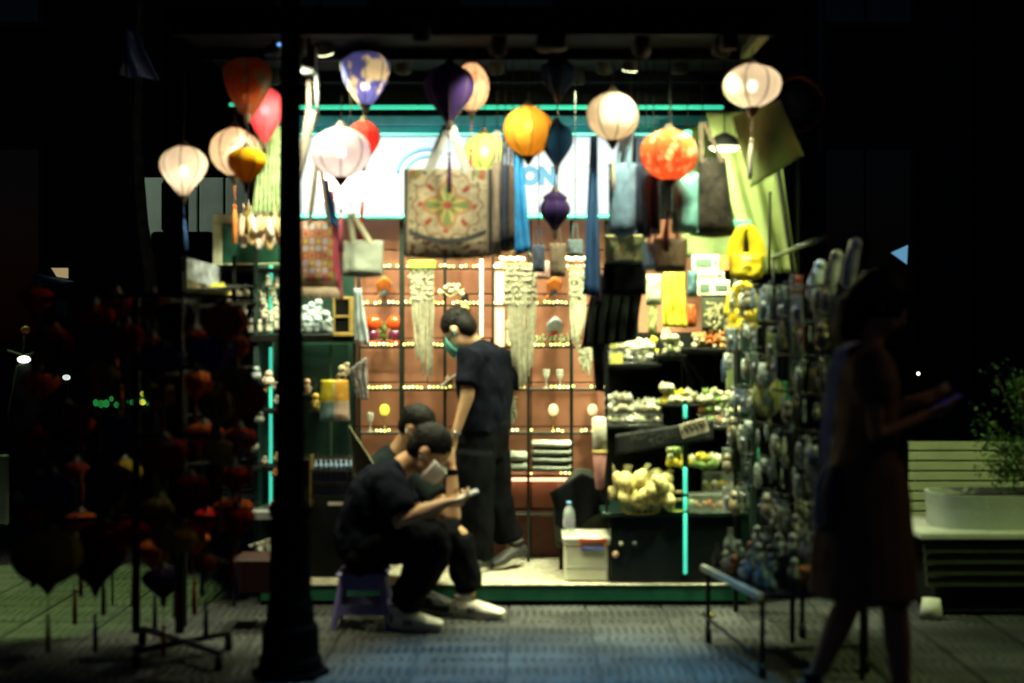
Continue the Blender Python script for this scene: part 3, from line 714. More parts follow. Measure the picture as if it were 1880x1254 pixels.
def headmesh(mb, c, fwd, up, k=1.0):
    "skull, jaw, nose, ears, brow and lips; c = middle of the head"
    f, u, s_ = frame(fwd, up); c = Vector(c)
    rot = Matrix((s_, f, u)).transposed()
    mb.ball(c+u*.02*k-f*.008*k, .096*k, (.80, 1.0, .98), 24, 16, 0, rot)
    mb.ball(c-u*.045*k+f*.025*k, .066*k, (.86, .98, 1.0), 20, 12, 0, rot)
    mb.loft([c-u*.085*k+f*.045*k, c-u*.092*k+f*.062*k], [.026*k, .020*k], s_, 10, .9)
    mb.loft([c+u*.012*k+f*.083*k, c-u*.010*k+f*.098*k, c-u*.028*k+f*.106*k], [.008*k, .011*k, .014*k], s_, 8, .8)
    mb.loft([c+s_*.045*k+u*.022*k+f*.072*k, c+u*.024*k+f*.085*k, c-s_*.045*k+u*.022*k+f*.072*k], [.009*k]*3, u, 8, .8)
    for q in (-1, 1):
        e = c+s_*q*.076*k-u*.012*k-f*.004*k
        mb.loft([e-u*.026*k+f*.006*k, e+s_*q*.010*k-f*.006*k, e+u*.026*k-f*.004*k+s_*q*.006*k], [(.005*k, .010*k), (.006*k, .018*k), (.006*k, .014*k)], s_, 8, .8)
        mb.ball(c+s_*q*.03*k+f*.078*k+u*.004*k, .013*k, (1.1, .8, .8), 10, 8, 0, rot)
    mb.loft([c+s_*.022*k-u*.052*k+f*.086*k, c-u*.050*k+f*.093*k, c-s_*.022*k-u*.052*k+f*.086*k], [.007*k]*3, u, 8, .8)
    return f, u, s_
def hair_short(c, f, u, s_, k, m, parent, back=.0, nape=.05):
    rot = Matrix((s_, f, u)).transposed(); c = Vector(c); mb = MB()
    mb.ball(c+u*.042*k-f*.020*k, .101*k, (.86, 1.02, .92), 24, 16, .05, rot, 3)
    mb.ball(c-u*.005*k-f*.052*k, .078*k, (.98, .80, 1.05), 20, 12, .06, rot, 4)
    q = random.Random(5)
    for i in range(90):
        a = q.uniform(0, 2*PI); e = q.uniform(.1, 1.25)
        v = (s_*math.cos(a)*math.cos(e)*.80+f*math.sin(a)*math.cos(e)+u*math.sin(e)*.92)
        if v.dot(f) > .55 and v.dot(u) < .45: continue
        p = c+u*.040*k-f*.018*k+v*.098*k
        mb.loft([p, p+(v*.3+f*.6*(.3 if v.dot(u) > .5 else -.5)-u*.5).normalized()*.03*k], [.009*k, .004*k], s_, 5, .5)
    return remesh(mb, .0055, m, 'hair', parent, 1, .0022, (160, 160, 60))
def eyes(c, f, u, s_, k, parent):
    for q in (-1, 1):
        e = Vector(c)+s_*q*.03*k+f*.086*k+u*.004*k
        ey = obj('eye', MB().ball(e, .0075*k, seg=10, rings=8), mat('eye_white', (.7, .68, .62), .3), parent)
        obj('pupil', MB().ball(e+f*.0045*k-u*.001, .0045*k, seg=8, rings=6), mat('eye_dark', (.02, .012, .01), .2), ey)
def mask(c, f, u, s_, k, m, parent):
    c = Vector(c)
    def fn(a, b):
        th = (a-.5)*2.15; z = -.102+b*.090; r = .094+.010*math.sin(PI*b)
        cz = .018*math.exp(-(th*2.2)**2)
        return c + f*((r+cz)*math.cos(th)*1.03+.012*k) + s_*(r*.86*math.sin(th)) + u*(z-.012*abs(math.sin(th))*(1 if b > .5 else -1)*-1)
    o = obj('face_mask', MB().grid(fn, 16, 8, .002), m, parent)
    st = MB()
    for q in (-1, 1):
        for z in (-.02, -.075):
            st.tube([c+f*.03+s_*q*.083+u*z*.9, c-f*.002+s_*q*.089+u*(z*.4-.01), c-f*.016+s_*q*.086-u*.01], .0015, 5)
    obj('ear_loop', st, m, o)
def shoe(heel, toe, gz, m, sole, parent, k=1.0, label=None, up=0):
    heel = Vector(heel); toe = Vector(toe); d = (toe-heel); ln = d.length; d.normalize(); s_ = Vector((-d.y, d.x, 0)).normalized()
    n = s_.cross(d)*-1
    if n.z < 0: n = -n
    base = heel
    up_ = MB()
    up_.loft([base+d*.0+n*.045, base+d*ln*.18+n*.050, base+d*ln*.45+n*.045, base+d*ln*.72+n*.036, base+d*ln*.97+n*.030],
             [(.034*k, .038*k), (.041*k, .046*k), (.043*k, .042*k), (.050*k, .032*k), (.038*k, .021*k)], s_, 14, .8)
    up_.loft([base+d*ln*.14+n*.06, base+d*ln*.15+n*.105], [(.034*k, .042*k), (.032*k, .036*k)], s_, 12, .3)
    o = remesh(up_, .006, m, 'shoe', parent, 3, label=label)
    so = MB(); N = 16; top = []; bot = []
    for i in range(N):
        a = 2*PI*i/N; x_ = .5+.53*math.cos(a); y_ = math.sin(a)*(.040+.008*math.cos(a-.2))*k
        p = base+d*ln*x_+s_*y_; top.append(p+n*.034); bot.append(p+n*.001)
    so.add(top+bot, [tuple(range(N)), tuple(range(2*N-1, N-1, -1))]+[(i, i+N, (i+1) % N+N, (i+1) % N) for i in range(N)])
    obj('sole', so, sole, o)
    pn = MB(); pn.loft([base+d*ln*.30+n*.046, base+d*ln*.40+n*.045, base+d*ln*.50+n*.043], [(.0425*k, .040*k), (.043*k, .039*k), (.044*k, .035*k)], s_, 14, 0)
    pn.loft([base+d*ln*.02+n*.05, base+d*ln*.10+n*.052], [(.036*k, .036*k), (.0395*k, .040*k)], s_, 14, 0)
    obj('side_panel', pn, mat('shoe_grey', (.22, .22, .18), .7) if m is shoew else m, o)
    co = MB(); co.loft([base+d*ln*.15+n*.098, base+d*ln*.15+n*.112], [(.040*k, .044*k), (.041*k, .045*k)], s_, 14, .2); obj('collar', co, m, o)
    la = MB()
    for i in range(4):
        t = .36+.09*i; p = base+d*ln*t+n*(.088-.009*i)
        la.tube([p+s_*.018, p+n*.003, p-s_*.018], .0022, 5)
    obj('laces', la, sole, o)
    return o
def zat(px, py, Y): return W(px, py, Y)

# ---- standing man inside the kiosk, seen from behind his left shoulder
Y = 7.92
t = thing('person', 'person in black T-shirt and trousers standing in the kiosk looking down at a phone', 'person', (xof(888, Y), Y, ZP))
f0 = Vector((-.8, .6, 0)); s0 = Vector((.6, .8, 0))       # shoulder line
hc = W(842, 606, 7.98); hf, hu, hs = frame((-.62, .30, -.72), (-.75, .45, .6))
mb = MB(); headmesh(mb, hc, hf, hu, .96)
neck = [W(884, 650, 8.0), W(868, 630, 8.0), W(850, 612, 7.99)]
mb.loft(neck, [.062, .054, .052], s0, 12, .3)
# left arm hangs in view; right arm bends round to the phone
shL, elL, wrL = W(862, 655, 7.78), W(858, 728, 7.72), W(837, 795, 7.70)
mb.loft([shL, elL, wrL], [(.05, .05), (.040, .038), (.026, .024)], s0, 12, .5)
fingers(mb, wrL+Vector((-.004, 0, -.01)), wrL-elL, (.6, -.7, 0), (-.7, -.6, 0), .9, .95)
shR, elR, wrR = W(922, 660, 8.12), W(936, 738, 8.12), W(856, 715, 8.2)
mb.loft([shR, elR, wrR], [.05, .040, .026], s0, 12, .5)
fingers(mb, wrR, (-.9, .1, .25), (0, .8, -.5), (-.1, -.7, .6), .7, .95)
mb.loft([W(886, 800, Y), W(890, 740, Y), W(890, 670, Y)], [(.14, .10), (.14, .10), (.16, .10)], s0, 14, .6)
for (a, b_, c_) in ((W(878, 800, 7.86), W(872, 915, 7.86), W(878, 1022, 7.90)), (W(902, 800, 7.98), W(908, 912, 8.0), W(944, 1008, 8.05))):
    mb.loft([a, b_, c_], [.08, .055, .036], s0, 12, .6)
body = remesh(mb, 0.008, skin, 'body', t)
hair_short(hc, hf, hu, hs, .96, hairm, t)
eyes(hc, hf, hu, hs, .96, t); mask(hc, hf, hu, hs, .96, mat('mask_teal', (.10, .38, .38), .8), t)
sh_ = MB()
sh_.loft([W(888, 790, Y), W(890, 740, Y), W(891, 690, Y), W(890, 655, Y+.02), W(882, 636, Y+.04)], [(.185, .125), (.185, .125), (.20, .130), (.205, .115), (.10, .075)], s0, 24, .25)
sh_.loft([W(884, 655, 7.84), shL, W(861, 690, 7.75), W(857, 708, 7.73)], [.07, .075, .070, .068], s0, 14, .2)
sh_.loft([W(900, 655, 8.05), shR, W(932, 690, 8.12), W(936, 712, 8.12)], [.07, .075, .068, .064], s0, 14, .2)
remesh(sh_, .010, navycloth, 'shirt', t, 3, .018, (11, 11, 7))
tr = MB()
tr.loft([W(886, 775, Y), W(886, 810, Y), W(886, 840, Y)], [(.170, .125), (.175, .13), (.15, .12)], s0, 20, .3)
tr.loft([W(872, 830, 7.86), W(870, 915, 7.86), W(876, 1000, 7.88), W(880, 1024, 7.90)], [.118, .108, .098, .09], s0, 16, .2)
tr.loft([W(900, 830, 7.98), W(906, 910, 8.0), W(924, 960, 8.03), W(935, 990, 8.04)], [.115, .102, .088, .080], s0, 16, .2)
remesh(tr, .010, blackcloth, 'trousers', t, 3, .018, (10, 10, 5))
gz = ZP+.002
shoe((xof(962, 8.02), 8.04, gz+.045), (xof(905, 7.95), 7.92, gz), gz, mat('black_shoe', (.03, .03, .03), .6), mat('pale_sole', (.5, .48, .4), .7), t, label='black shoe with a pale sole, heel lifted')
shoe((xof(895, 7.90), 7.93, gz), (xof(852, 7.78), 7.74, gz), gz, MATS['black_shoe'], MATS['pale_sole'], t)
obj('watch', MB().lathe([(.027, -.009), (.029, 0), (.027, .009)], wrL, 14).ball(wrL+Vector((.0, -.028, .0)), .012, (1, .5, 1)), steel, t)
ph = solo('mobile_phone', MB().box(W(824, 698, 8.18), (.012, .075, .14), Matrix.Rotation(.9, 4, 'Y'), .003), mat('phone_pale', (.6, .6, .58), .3), 'pale mobile phone held by the standing person', 'phone')

# ---- seated man in front, masked, looking at a phone
t = thing('person', 'person with white face mask and white shoes sitting on a purple stool with a phone', 'person', (xof(672, 7.05), 7.05, 0))
s0 = Vector((0.1, 1, 0)).normalized()
hc = W(789, 829, 7.02); hf, hu, hs = frame((.72, -.18, -.66), (.66, -.05, .72))
mb = MB(); headmesh(mb, hc, hf, hu, 1.05)
mb.loft([W(724, 870, 7.06), W(748, 850, 7.05), W(768, 838, 7.03)], [.068, .058, .056], s0, 12, .3)
sh1, el1, wr1 = W(716, 888, 6.84), W(737, 958, 6.74), W(812, 924, 6.76)
mb.loft([sh1, el1, (el1+wr1)/2+Vector((0, 0, .004)), wr1], [(.052, .052), (.044, .046), (.038, .04), (.027, .024)], s0, 12, .6)
fingers(mb, wr1+Vector((.006, 0, .002)), (1, .1, .12), (0, -.35, -1), (0, .9, .4), .75, .98)
sh2, el2, wr2 = W(730, 880, 7.28), W(775, 958, 7.28), W(818, 922, 6.98)
mb.loft([sh2, el2, wr2], [.052, .044, .027], s0, 12, .6)
fingers(mb, wr2, (.85, -.4, .15), (.1, .8, -.5), (0, -.6, .7), .8, .98)
mb.loft([W(672, 1005, 7.05), W(676, 950, 7.05), W(700, 890, 7.05)], [(.15, .11), (.15, .11), (.17, .11)], s0, 14, .6)
kn1, an1 = W(806, 984, 6.88), W(742, 1118, 6.92); kn2, an2 = W(840, 980, 7.22), W(862, 1092, 7.22)
mb.loft([W(680, 1010, 6.96), kn1], [.085, .06], s0, 12, .6); mb.loft([kn1, an1], [.055, .038], s0, 12, .6)
mb.loft([W(680, 1010, 7.15), kn2], [.085, .06], s0, 12, .6); mb.loft([kn2, an2], [.055, .038], s0, 12, .6)
remesh(mb, 0.008, skin_p, 'body', t)
hair_short(hc, hf, hu, hs, 1.03, hairm, t); eyes(hc, hf, hu, hs, 1.05, t)
mask(hc, hf, hu, hs, 1.05, mat('mask_white', (.82, .84, .84), .8), t)
sh_ = MB()
sh_.loft([W(668, 1015, 7.05), W(668, 985, 7.05), W(676, 945, 7.05), W(690, 905, 7.05), W(708, 878, 7.05), W(734, 856, 7.05)],
         [(.185, .135), (.19, .140), (.19, .140), (.21, .13), (.21, .105), (.095, .068)], s0, 24, .25)
sh_.loft([W(704, 885, 6.94), sh1, W(727, 920, 6.79), W(738, 943, 6.75)], [.085, .085, .082, .078], s0, 14, .15)
sh_.loft([W(710, 885, 7.2), sh2, W(752, 925, 7.28)], [.08, .08, .076], s0, 14, .15)
remesh(sh_, .010, navycloth, 'shirt', t, 3, .018, (11, 11, 9), fseed=3)
tr = MB()
tr.loft([W(655, 1022, 7.05), W(690, 1010, 7.05)], [(.19, .11), (.18, .11)], s0, 18, .5)
tr.loft([W(675, 1008, 6.95), W(750, 992, 6.9), kn1+Vector((0, 0, -.01)), kn1+Vector((-.012, 0, -.05))], [.105, .098, .086, .08], s0, 16, .5)
tr.loft([kn1+Vector((0, 0, -.02)), (kn1+an1)/2+Vector((-.01, 0, 0)), an1+Vector((0, 0, .02))], [.082, .084, .078], s0, 16, .2)
tr.loft([W(675, 1008, 7.15), W(760, 986, 7.2), kn2+Vector((-.01, 0, -.01)), kn2+Vector((-.01, 0, -.05))], [.105, .098, .084, .078], s0, 16, .5)
tr.loft([kn2+Vector((0, 0, -.02)), (kn2+an2)/2, an2+Vector((0, 0, .035))], [.080, .078, .070], s0, 16, .2)
remesh(tr, .010, blackcloth, 'trousers', t, 3, .018, (11, 11, 9), fseed=8)
sol = mat('white_sole', (.72, .66, .52), .6)
shoe((xof(716, 6.93), 6.93, .004), (xof(812, 6.93), 6.88, .004), 0, shoew, sol, t, 1.05)
shoe((xof(836, 7.2), 7.22, .006), (xof(924, 7.16), 7.14, .004), 0, shoew, sol, t, 1.05)
ph = MB().box(W(858, 911, 6.80), (.115, .06, .009), Matrix.Rotation(-.42, 4, 'Y'), .003)
pho = thing('mobile_phone', 'mobile phone with a pale back held by the seated person', 'phone', W(858, 914, 6.80))
obj('case', ph, mat('phone_case', (.6, .55, .4), .35), pho)
c = W(857, 908, 6.80)
obj('screen', MB().box(c+Vector((0, 0, .003)), (.106, .054, .002), Matrix.Rotation(-.42, 4, 'Y')), emat('phone_screen', (.8, .8, .7), .3), pho)

# ---- person behind him, mostly hidden
t = thing('person', 'person with short black hair sitting behind the masked one, fist raised', 'person', (xof(730, 7.5), 7.55, ZP))
s0 = Vector((.45, .9, 0)).normalized()
hc = W(766, 785, 7.46); hf, hu, hs = frame((.7, -.25, -.62), (.5, -.2, .75))
mb = MB(); headmesh(mb, hc, hf, hu, .98)
mb.loft([W(728, 838, 7.52), W(742, 815, 7.5), W(752, 798, 7.48)], [.064, .056, .054], s0, 12, .3)
sh1, el1, wr1 = W(752, 862, 7.34), W(832, 950, 7.25), W(830, 862, 7.24)
mb.loft([sh1, el1], [.05, .045], s0, 12, .6); mb.loft([el1, wr1], [.042, .027], s0, 12, .6)
fingers(mb, wr1+Vector((0, 0, .01)), (-.12, 0, 1), (.85, -.5, 0), (-.2, -.9, 0), 1.15, 1.0)
sh2, el2, wr2 = W(712, 862, 7.68), W(745, 940, 7.70), W(790, 965, 7.5)
mb.loft([sh2, el2, wr2], [.05, .042, .027], s0, 12, .6); fingers(mb, wr2, (.8, -.4, -.3), (0, .3, .9), (.3, -.9, 0), .6)
mb.loft([W(730, 1010, 7.58), W(722, 870, 7.55)], [(.15, .1), (.16, .1)], s0, 14, .6)
for a, b_, c_ in ((W(745, 1000, 7.5), W(800, 985, 7.30), W(762, 1078, 7.36)), (W(745, 1000, 7.62), W(815, 1000, 7.5), W(775, 1076, 7.40))):
    mb.loft([a, b_], [.08, .058], s0, 12, .6); mb.loft([b_, c_], [.05, .036], s0, 12, .6)
remesh(mb, 0.008, skin, 'body', t); hair_short(hc, hf, hu, hs, .92, hairm, t); eyes(hc, hf, hu, hs, .98, t)
mask(hc, hf, hu, hs, .98, MATS['mask_white'], t)
sh_ = MB()
sh_.loft([W(728, 1010, 7.56), W(722, 930, 7.55), W(718, 870, 7.55), W(722, 846, 7.54), W(732, 830, 7.53)], [(.17, .125), (.175, .125), (.20, .12), (.19, .10), (.09, .07)], s0, 24, .25)
sh_.loft([W(738, 862, 7.42), sh1, W(785, 898, 7.30), W(800, 915, 7.28)], [.08, .078, .072, .07], s0, 14, .15)
sh_.loft([W(715, 862, 7.62), sh2, W(725, 900, 7.69)], [.08, .078, .072], s0, 14, .15)
remesh(sh_, .010, mat('charcoal_cotton', (.009, .014, .015), .95, spec=.08, bump=.5, bs=160), 'shirt', t, 4, .010, (7, 7, 6), fseed=5)
tr = MB()
for a, b_, c_ in ((W(745, 1000, 7.5), W(800, 988, 7.30), W(762, 1070, 7.36)), (W(745, 1000, 7.62), W(815, 1003, 7.5), W(775, 1070, 7.40))):
    tr.loft([a, b_], [.10, .080], s0, 16, .6); tr.loft([b_, c_], [.078, .066], s0, 16, .2)
remesh(tr, .011, blackcloth, 'trousers', t, 4, .009, fseed=2)
for a in ((xof(755, 7.38), 7.38, 0), (xof(770, 7.42), 7.44, 0)):
    shoe((a[0], a[1], .004), (a[0]+.20, a[1]-.12, .004), 0, MATS['black_shoe'], MATS['pale_sole'], t)
obj('wristband', MB().lathe([(.028, -.016), (.031, 0), (.028, .016)], wr1+Vector((0, 0, -.012)), 14), blackcloth, t)

# ---- stool under the seated man
purple = mat('purple_plastic', (.20, .17, .45), .4, var=.15)
sx, sy = xof(668, 7.05), 7.05
st = thing('plastic_stool', 'low purple plastic stool under the seated person', 'stool', (sx, sy, 0))
obj('seat', MB().box((sx, sy, .262), (.25, .25, .022), None, .01), purple, st)
for q in (-1, 1):
    for r in (-1, 1):
        a = Vector((sx+q*.095, sy+r*.095, .25)); b_ = Vector((sx+q*.135, sy+r*.135, .0))
        obj('leg', MB().loft([a, b_], [(.026, .017), (.024, .015)], (0, 1, 0), 6, 0, False), purple, st)
for r in (-1, 1):
    obj('side_panel', MB().poly([(sx-.108, .251), (sx+.108, .251), (sx+.112, .20), (sx+.05, .185), (sx-.05, .185), (sx-.112, .20)], sy+r*.10, sy+r*.108), purple, st)
    obj('rung', MB().poly([(sx-.118, .115), (sx+.118, .115), (sx+.122, .07), (sx-.122, .07)], sy+r*.118, sy+r*.126), purple, st)
    obj('rung', MB().bx(sx+r*.118, sx+r*.126, sy-.11, sy+.11, .07, .115), purple, st)

# ---- woman walking past, front right
Y = 5.35
t = thing('person', 'person in a knee length brown dress walking past at the right holding a phone', 'person', (xof(1590, Y), Y, 0))
s0 = Vector((.12, 1, 0)).normalized()
hc = W(1618, 560, Y); hf, hu, hs = frame((.86, -.05, -.42), (.35, 0, .93))
mb = MB(); headmesh(mb, hc, hf, hu, .98)
mb.loft([W(1592, 640, Y), W(1600, 610, Y), W(1606, 585, Y)], [.058, .050, .050], s0, 12, .3)
brown_skin = mat('skin_tan', (.36, .19, .10), .6, var=.1, vs=20, spec=.2)
sh1, el1, wr1 = W(1600, 668, Y-.16), W(1608, 800, Y-.19), W(1700, 762, Y-.10)
mb.loft([sh1, el1, wr1], [(.045, .046), (.038, .036), (.023, .022)], s0, 12, .6)
fingers(mb, wr1, (.95, .1, .30), (0, -.5, -.9), (0, .8, .5), .5, .92)
sh2, el2, wr2 = W(1600, 668, Y+.16), W(1612, 780, Y+.19), W(1680, 735, Y+.12)
mb.loft([sh2, el2, wr2], [.045, .036, .023], s0, 12, .6)
fingers(mb, wr2, (.95, -.2, .25), (0, .6, -.8), (0, -.7, .6), .5, .92)
mb.loft([W(1590, 900, Y), W(1592, 800, Y), W(1592, 680, Y)], [(.15, .11), (.12, .09), (.15, .09)], s0, 14, .6)
kn1, an1 = W(1640, 1090, Y-.08), W(1655, 1262, Y-.08); kn2, an2 = W(1560, 1100, Y+.08), W(1500, 1236, Y+.1)
mb.loft([W(1596, 920, Y-.08), kn1], [.085, .055], s0, 12, .6); mb.loft([kn1, kn1*.55+an1*.45, an1], [.052, .052, .034], s0, 12, .6)
mb.loft([W(1592, 920, Y+.08), kn2], [.085, .055], s0, 12, .6); mb.loft([kn2, kn2*.6+an2*.4, an2], [.052, .052, .034], s0, 12, .6)
remesh(mb, 0.008, brown_skin, 'body', t); eyes(hc, hf, hu, hs, .98, t)
hr = MB(); rot = Matrix((hs, hf, hu)).transposed()
hr.ball(hc+hu*.03-hf*.018, .108, (.88, 1.0, .95), 24, 16, 0, rot)
hr.loft([hc-hf*.06+hu*.02, hc-hf*.095-hu*.05, hc-hf*.085-hu*.13+Vector((0, 0, -.03)), W(1578, 700, Y)], [(.085, .07), (.09, .06), (.085, .05), (.06, .03)], s0, 16, .5)
remesh(hr, .007, hairm, 'hair', t, 3, .006, (60, 60, 6), 'long black hair down the back')
dm = mat('tan_dress', (.16, .09, .045), .85, var=.25, vs=10, bump=.4, bs=120)
dr = MB()
dr.loft([W(1584, 1090, Y), W(1586, 1010, Y), W(1586, 910, Y), W(1590, 800, Y), W(1592, 700, Y), W(1592, 662, Y), W(1594, 645, Y)],
        [(.23, .20), (.21, .19), (.19, .165), (.155, .115), (.18, .125), (.17, .10), (.09, .07)], s0, 28, .12)
dr.loft([W(1592, 672, Y-.10), sh1+Vector((0, 0, .0)), W(1603, 705, Y-.18), W(1606, 735, Y-.19)], [.08, .085, .088, .07], s0, 16, .2)
dr.loft([W(1592, 672, Y+.10), sh2, W(1603, 705, Y+.18)], [.08, .085, .08], s0, 16, .2)
remesh(dr, .010, dm, 'dress', t, 4, .014, (9, 9, 2.2), fseed=9)
shoe((an1.x-.06, an1.y, .004), (an1.x+.17, an1.y, .004), 0, MATS['black_shoe'], MATS['pale_sole'], t, .9)
shoe((an2.x-.07, an2.y, .05), (an2.x+.14, an2.y, .004), 0, MATS['black_shoe'], MATS['pale_sole'], t, .9)
tb = thing('tote_bag', 'pale blue canvas tote bag slung behind the walking person', 'bag', W(1520, 960, Y+.1))
canv = mat('pale_blue_canvas', (.42, .48, .66), .9, bump=.4, bs=150)
obj('strap', MB().ribbon([W(1568, 628, Y-.10), W(1546, 640, Y-.20), W(1530, 690, Y-.20), W(1520, 760, Y-.19), W(1512, 850, Y-.16)], .055, .003, (.5, -1, 0)), canv, tb)
obj('bag_body', MB().loft([W(1525, 850, Y), W(1522, 900, Y), W(1518, 965, Y)], [(.15, .02), (.17, .06), (.15, .05)], s0, 16, .3), mat('dark_canvas', (.05, .06, .09), .9, bump=.4, bs=120), tb)
obj('piping', MB().tube([W(1516, 850, Y-.14), W(1500, 900, Y-.165), W(1500, 962, Y-.15)], .010, 8), canv, tb)
phw = thing('mobile_phone', 'mobile phone with a faint violet screen held by the walking person', 'phone', W(1738, 742, Y))
obj('case', MB().box(W(1738, 742, Y), (.13, .072, .009), Matrix.Rotation(-.5, 4, 'Y'), .003), black, phw)
obj('screen', MB().box(W(1738, 742, Y)+Vector((-.003, 0, .0065)), (.12, .066, .001), Matrix.Rotation(-.5, 4, 'Y')), emat('violet_screen', (.10, .08, .45), .07), phw)
# ================================================================= display shelving at the back wall
sfm = mat('shelf_iron', (.015, .022, .018), .4, .2)
ds = thing('display_shelf', 'black metal wall shelving with strings of tiny lights on its edges', 'shelf', (xof(890, 8.25), 8.25, ZP))
for px, w_ in ((660, 5), (738, 9), (817, 6), (884, 4), (905, 4), (970, 5), (1049, 6), (1114, 8)):
    x = xof(px, 8.2); obj('upright', MB().bx(x-w_*.0016, x+w_*.0016, 8.19, 8.21, ZP, zof(405, 8.2)), sfm, ds)
led = emat('tiny_light', (.95, .98, .28), 2.2)
ledhot = emat('tiny_light_bright', (1.0, .97, .45), 3.4)
q = random.Random(11)
ROW = [488, 555, 632, 710, 790, 868, 940]
runs = {488: [(690, 735), (745, 800), (806, 885), (908, 985), (1040, 1075)], 555: [(663, 700), (712, 735), (742, 760), (796, 815), (832, 884), (906, 945), (975, 1044), (1054, 1075)],
        632: [(680, 734), (742, 760), (795, 812), (935, 950), (972, 1045)], 710: [(674, 728), (740, 815), (818, 832), (945, 968), (1012, 1046), (1052, 1060), (1085, 1112)],
        790: [(690, 720), (830, 845), (938, 950), (974, 980), (1022, 1046), (1066, 1082)], 868: [(812, 822), (972, 984), (1030, 1046)]}
for r in ROW:
    z = zof(r+4, 8.2)
    s_ = obj('shelf', MB().bx(xof(660, 8.2), xof(1114, 8.2), 8.19, 8.198, z-.012, z, .001), sfm, ds)
    obj('shelf_glass', MB().bx(xof(660, 8.2), xof(1114, 8.2), 8.1985, 8.345, z-.006, z), glass('shelf_glass', (.8, .9, .8), .18), ds)
    mb = MB(); hot = MB()
    for a, b_ in runs.get(r, []):
        p = a+q.random()*4
        while p < b_:
            (mb if q.random() > .35 else hot).ball((xof(p, 8.185), 8.183, zof(r+q.uniform(-1, 1.5), 8.185)), .0078, seg=6, rings=4)
            p += 7.6 if q.random() > .12 else 15
    if mb.v: obj('light_string', mb, led, ds, kind='stuff')
    if hot.v: obj('light_string', hot, ledhot, ds, kind='stuff')
obj('light_strip', MB().bx(xof(881, 8.18), xof(887, 8.18), 8.17, 8.18, zof(618, 8.18), zof(476, 8.18)), emat('strip_white', (1, .93, .55), 1.6), ds)
obj('lit_column', MB().bx(xof(908, 8.22), xof(926, 8.22), 8.20, 8.26, zof(664, 8.22), zof(482, 8.22), .006), emat('column_peach', (1.0, .62, .38), .85), ds)
obj('under_light', MB().bx(xof(915, 8.2), xof(1045, 8.2), 8.31, 8.33, zof(884, 8.3), zof(878, 8.3)), emat('under_peach', (1.0, .55, .32), 2.2), ds)
for px, r in ((720, 462), (722, 470), (1000, 478)):
    pass
mb = MB()
for i in range(16): mb.ball((xof(920+i*5.1 if i < 9 else 1041+(i-9)*5.4, 8.15), 8.15, zof(474+(i % 3), 8.15)), .011, seg=8, rings=5)
obj('light_string', mb, ledhot, ds, kind='stuff')

# ---- prototypes of the small goods
HERE = (0, -3, 0)
protos = []
def proto(t): protos.append(t); return t
def P_goblet(m):
    o = MB().lathe([(.022, 0), (.022, .003), (.004, .008), (.0035, .05), (.014, .062), (.021, .078), (.022, .10), (.019, .112), (.017, .112), (.019, .10), (.012, .068), (0, .062)], (0, 0, 0), 14)
    return o
def put(mb, m, name, label, cat, p, group=None, rz=0, sc=1, **k):
    o = obj(name, mb, m, **k); tag(o, label, cat, group); o.location = p; o.rotation_euler = (0, 0, rz); o.scale = (sc,)*3; return o
def Zs(row): return zof(row+4, 8.2)+.0005
gl = glass('clear_glass', (.85, .9, .8), .45)
gobj = None
for px, row, lab, m in ((1003, 710, 'stemmed clear glass, left of two above the lower shelves', gl), (1028, 710, 'stemmed clear glass, right of two above the lower shelves', gl),
                        (763, 790, 'white stemmed glass above the hidden person, left one', mat('white_glaze', (.75, .75, .68), .25)), (789, 790, 'white stemmed glass above the hidden person, right one', MATS['white_glaze']),
                        (680, 790, 'pale stemmed glass at the left end of the lower shelf', gl)):
    if gobj is None:
        gobj = put(P_goblet(0), m, 'goblet', lab, 'glass', (xof(px, 8.26), 8.26, Zs(row)), 'glasses on the back shelves')
    else:
        gobj2 = gobj.copy(); C.objects.link(gobj2); gobj2.location = (xof(px, 8.26), 8.26, Zs(row)); gobj2['label'] = lab; paint(gobj2, m)
for i, (px, lab, c) in enumerate(((706, 'small table lamp with a yellow globe on the lower shelf', (.9, .9, .08)), (1016, 'small gold table lamp glowing left of the other on the lower shelf', (1, .85, .45)), (1088, 'small gold table lamp at the right end of the lower shelf', (1, .8, .4)))):
    p = Vector((xof(px, 8.26), 8.26, Zs(790)))
    t = thing('table_lamp', lab, 'lamp', p, 'little lamps on the back shelves')
    obj('stand', MB().lathe([(.024, 0), (.024, .004), (.004, .01), (.004, .085), (.018, .095)], p, 12), mat('gold_metal', (.55, .42, .12), .3, .8), t)
    obj('globe', MB().lathe([(.014, .095), (.026, .108), (.030, .128), (.024, .148), (.012, .158), (0, .160)], p, 14), emat('globe_%d' % i, c, .8), t)
def figurine(label, p, h, m1, m2, cat='figurine', group=None, arms=True):
    t = thing('figurine', label, cat, p, group); p = Vector(p)
    obj('figure', MB().lathe([(0, 0), (.22*h, .01*h), (.25*h, .18*h), (.22*h, .38*h), (.13*h, .56*h), (.12*h, .60*h)], p, 12).ball(p+Vector((0, 0, .76*h)), .2*h, seg=12, rings=8), m1, t)
    if arms: obj('arm', MB().loft([p+Vector((-.12*h, -.02, .5*h)), p+Vector((-.26*h, -.05*h, .34*h))], .055*h, (0, 1, 0), 7, .8).loft([p+Vector((.12*h, -.02, .5*h)), p+Vector((.26*h, -.05*h, .34*h))], .055*h, (0, 1, 0), 7, .8), m2, t)
    return t
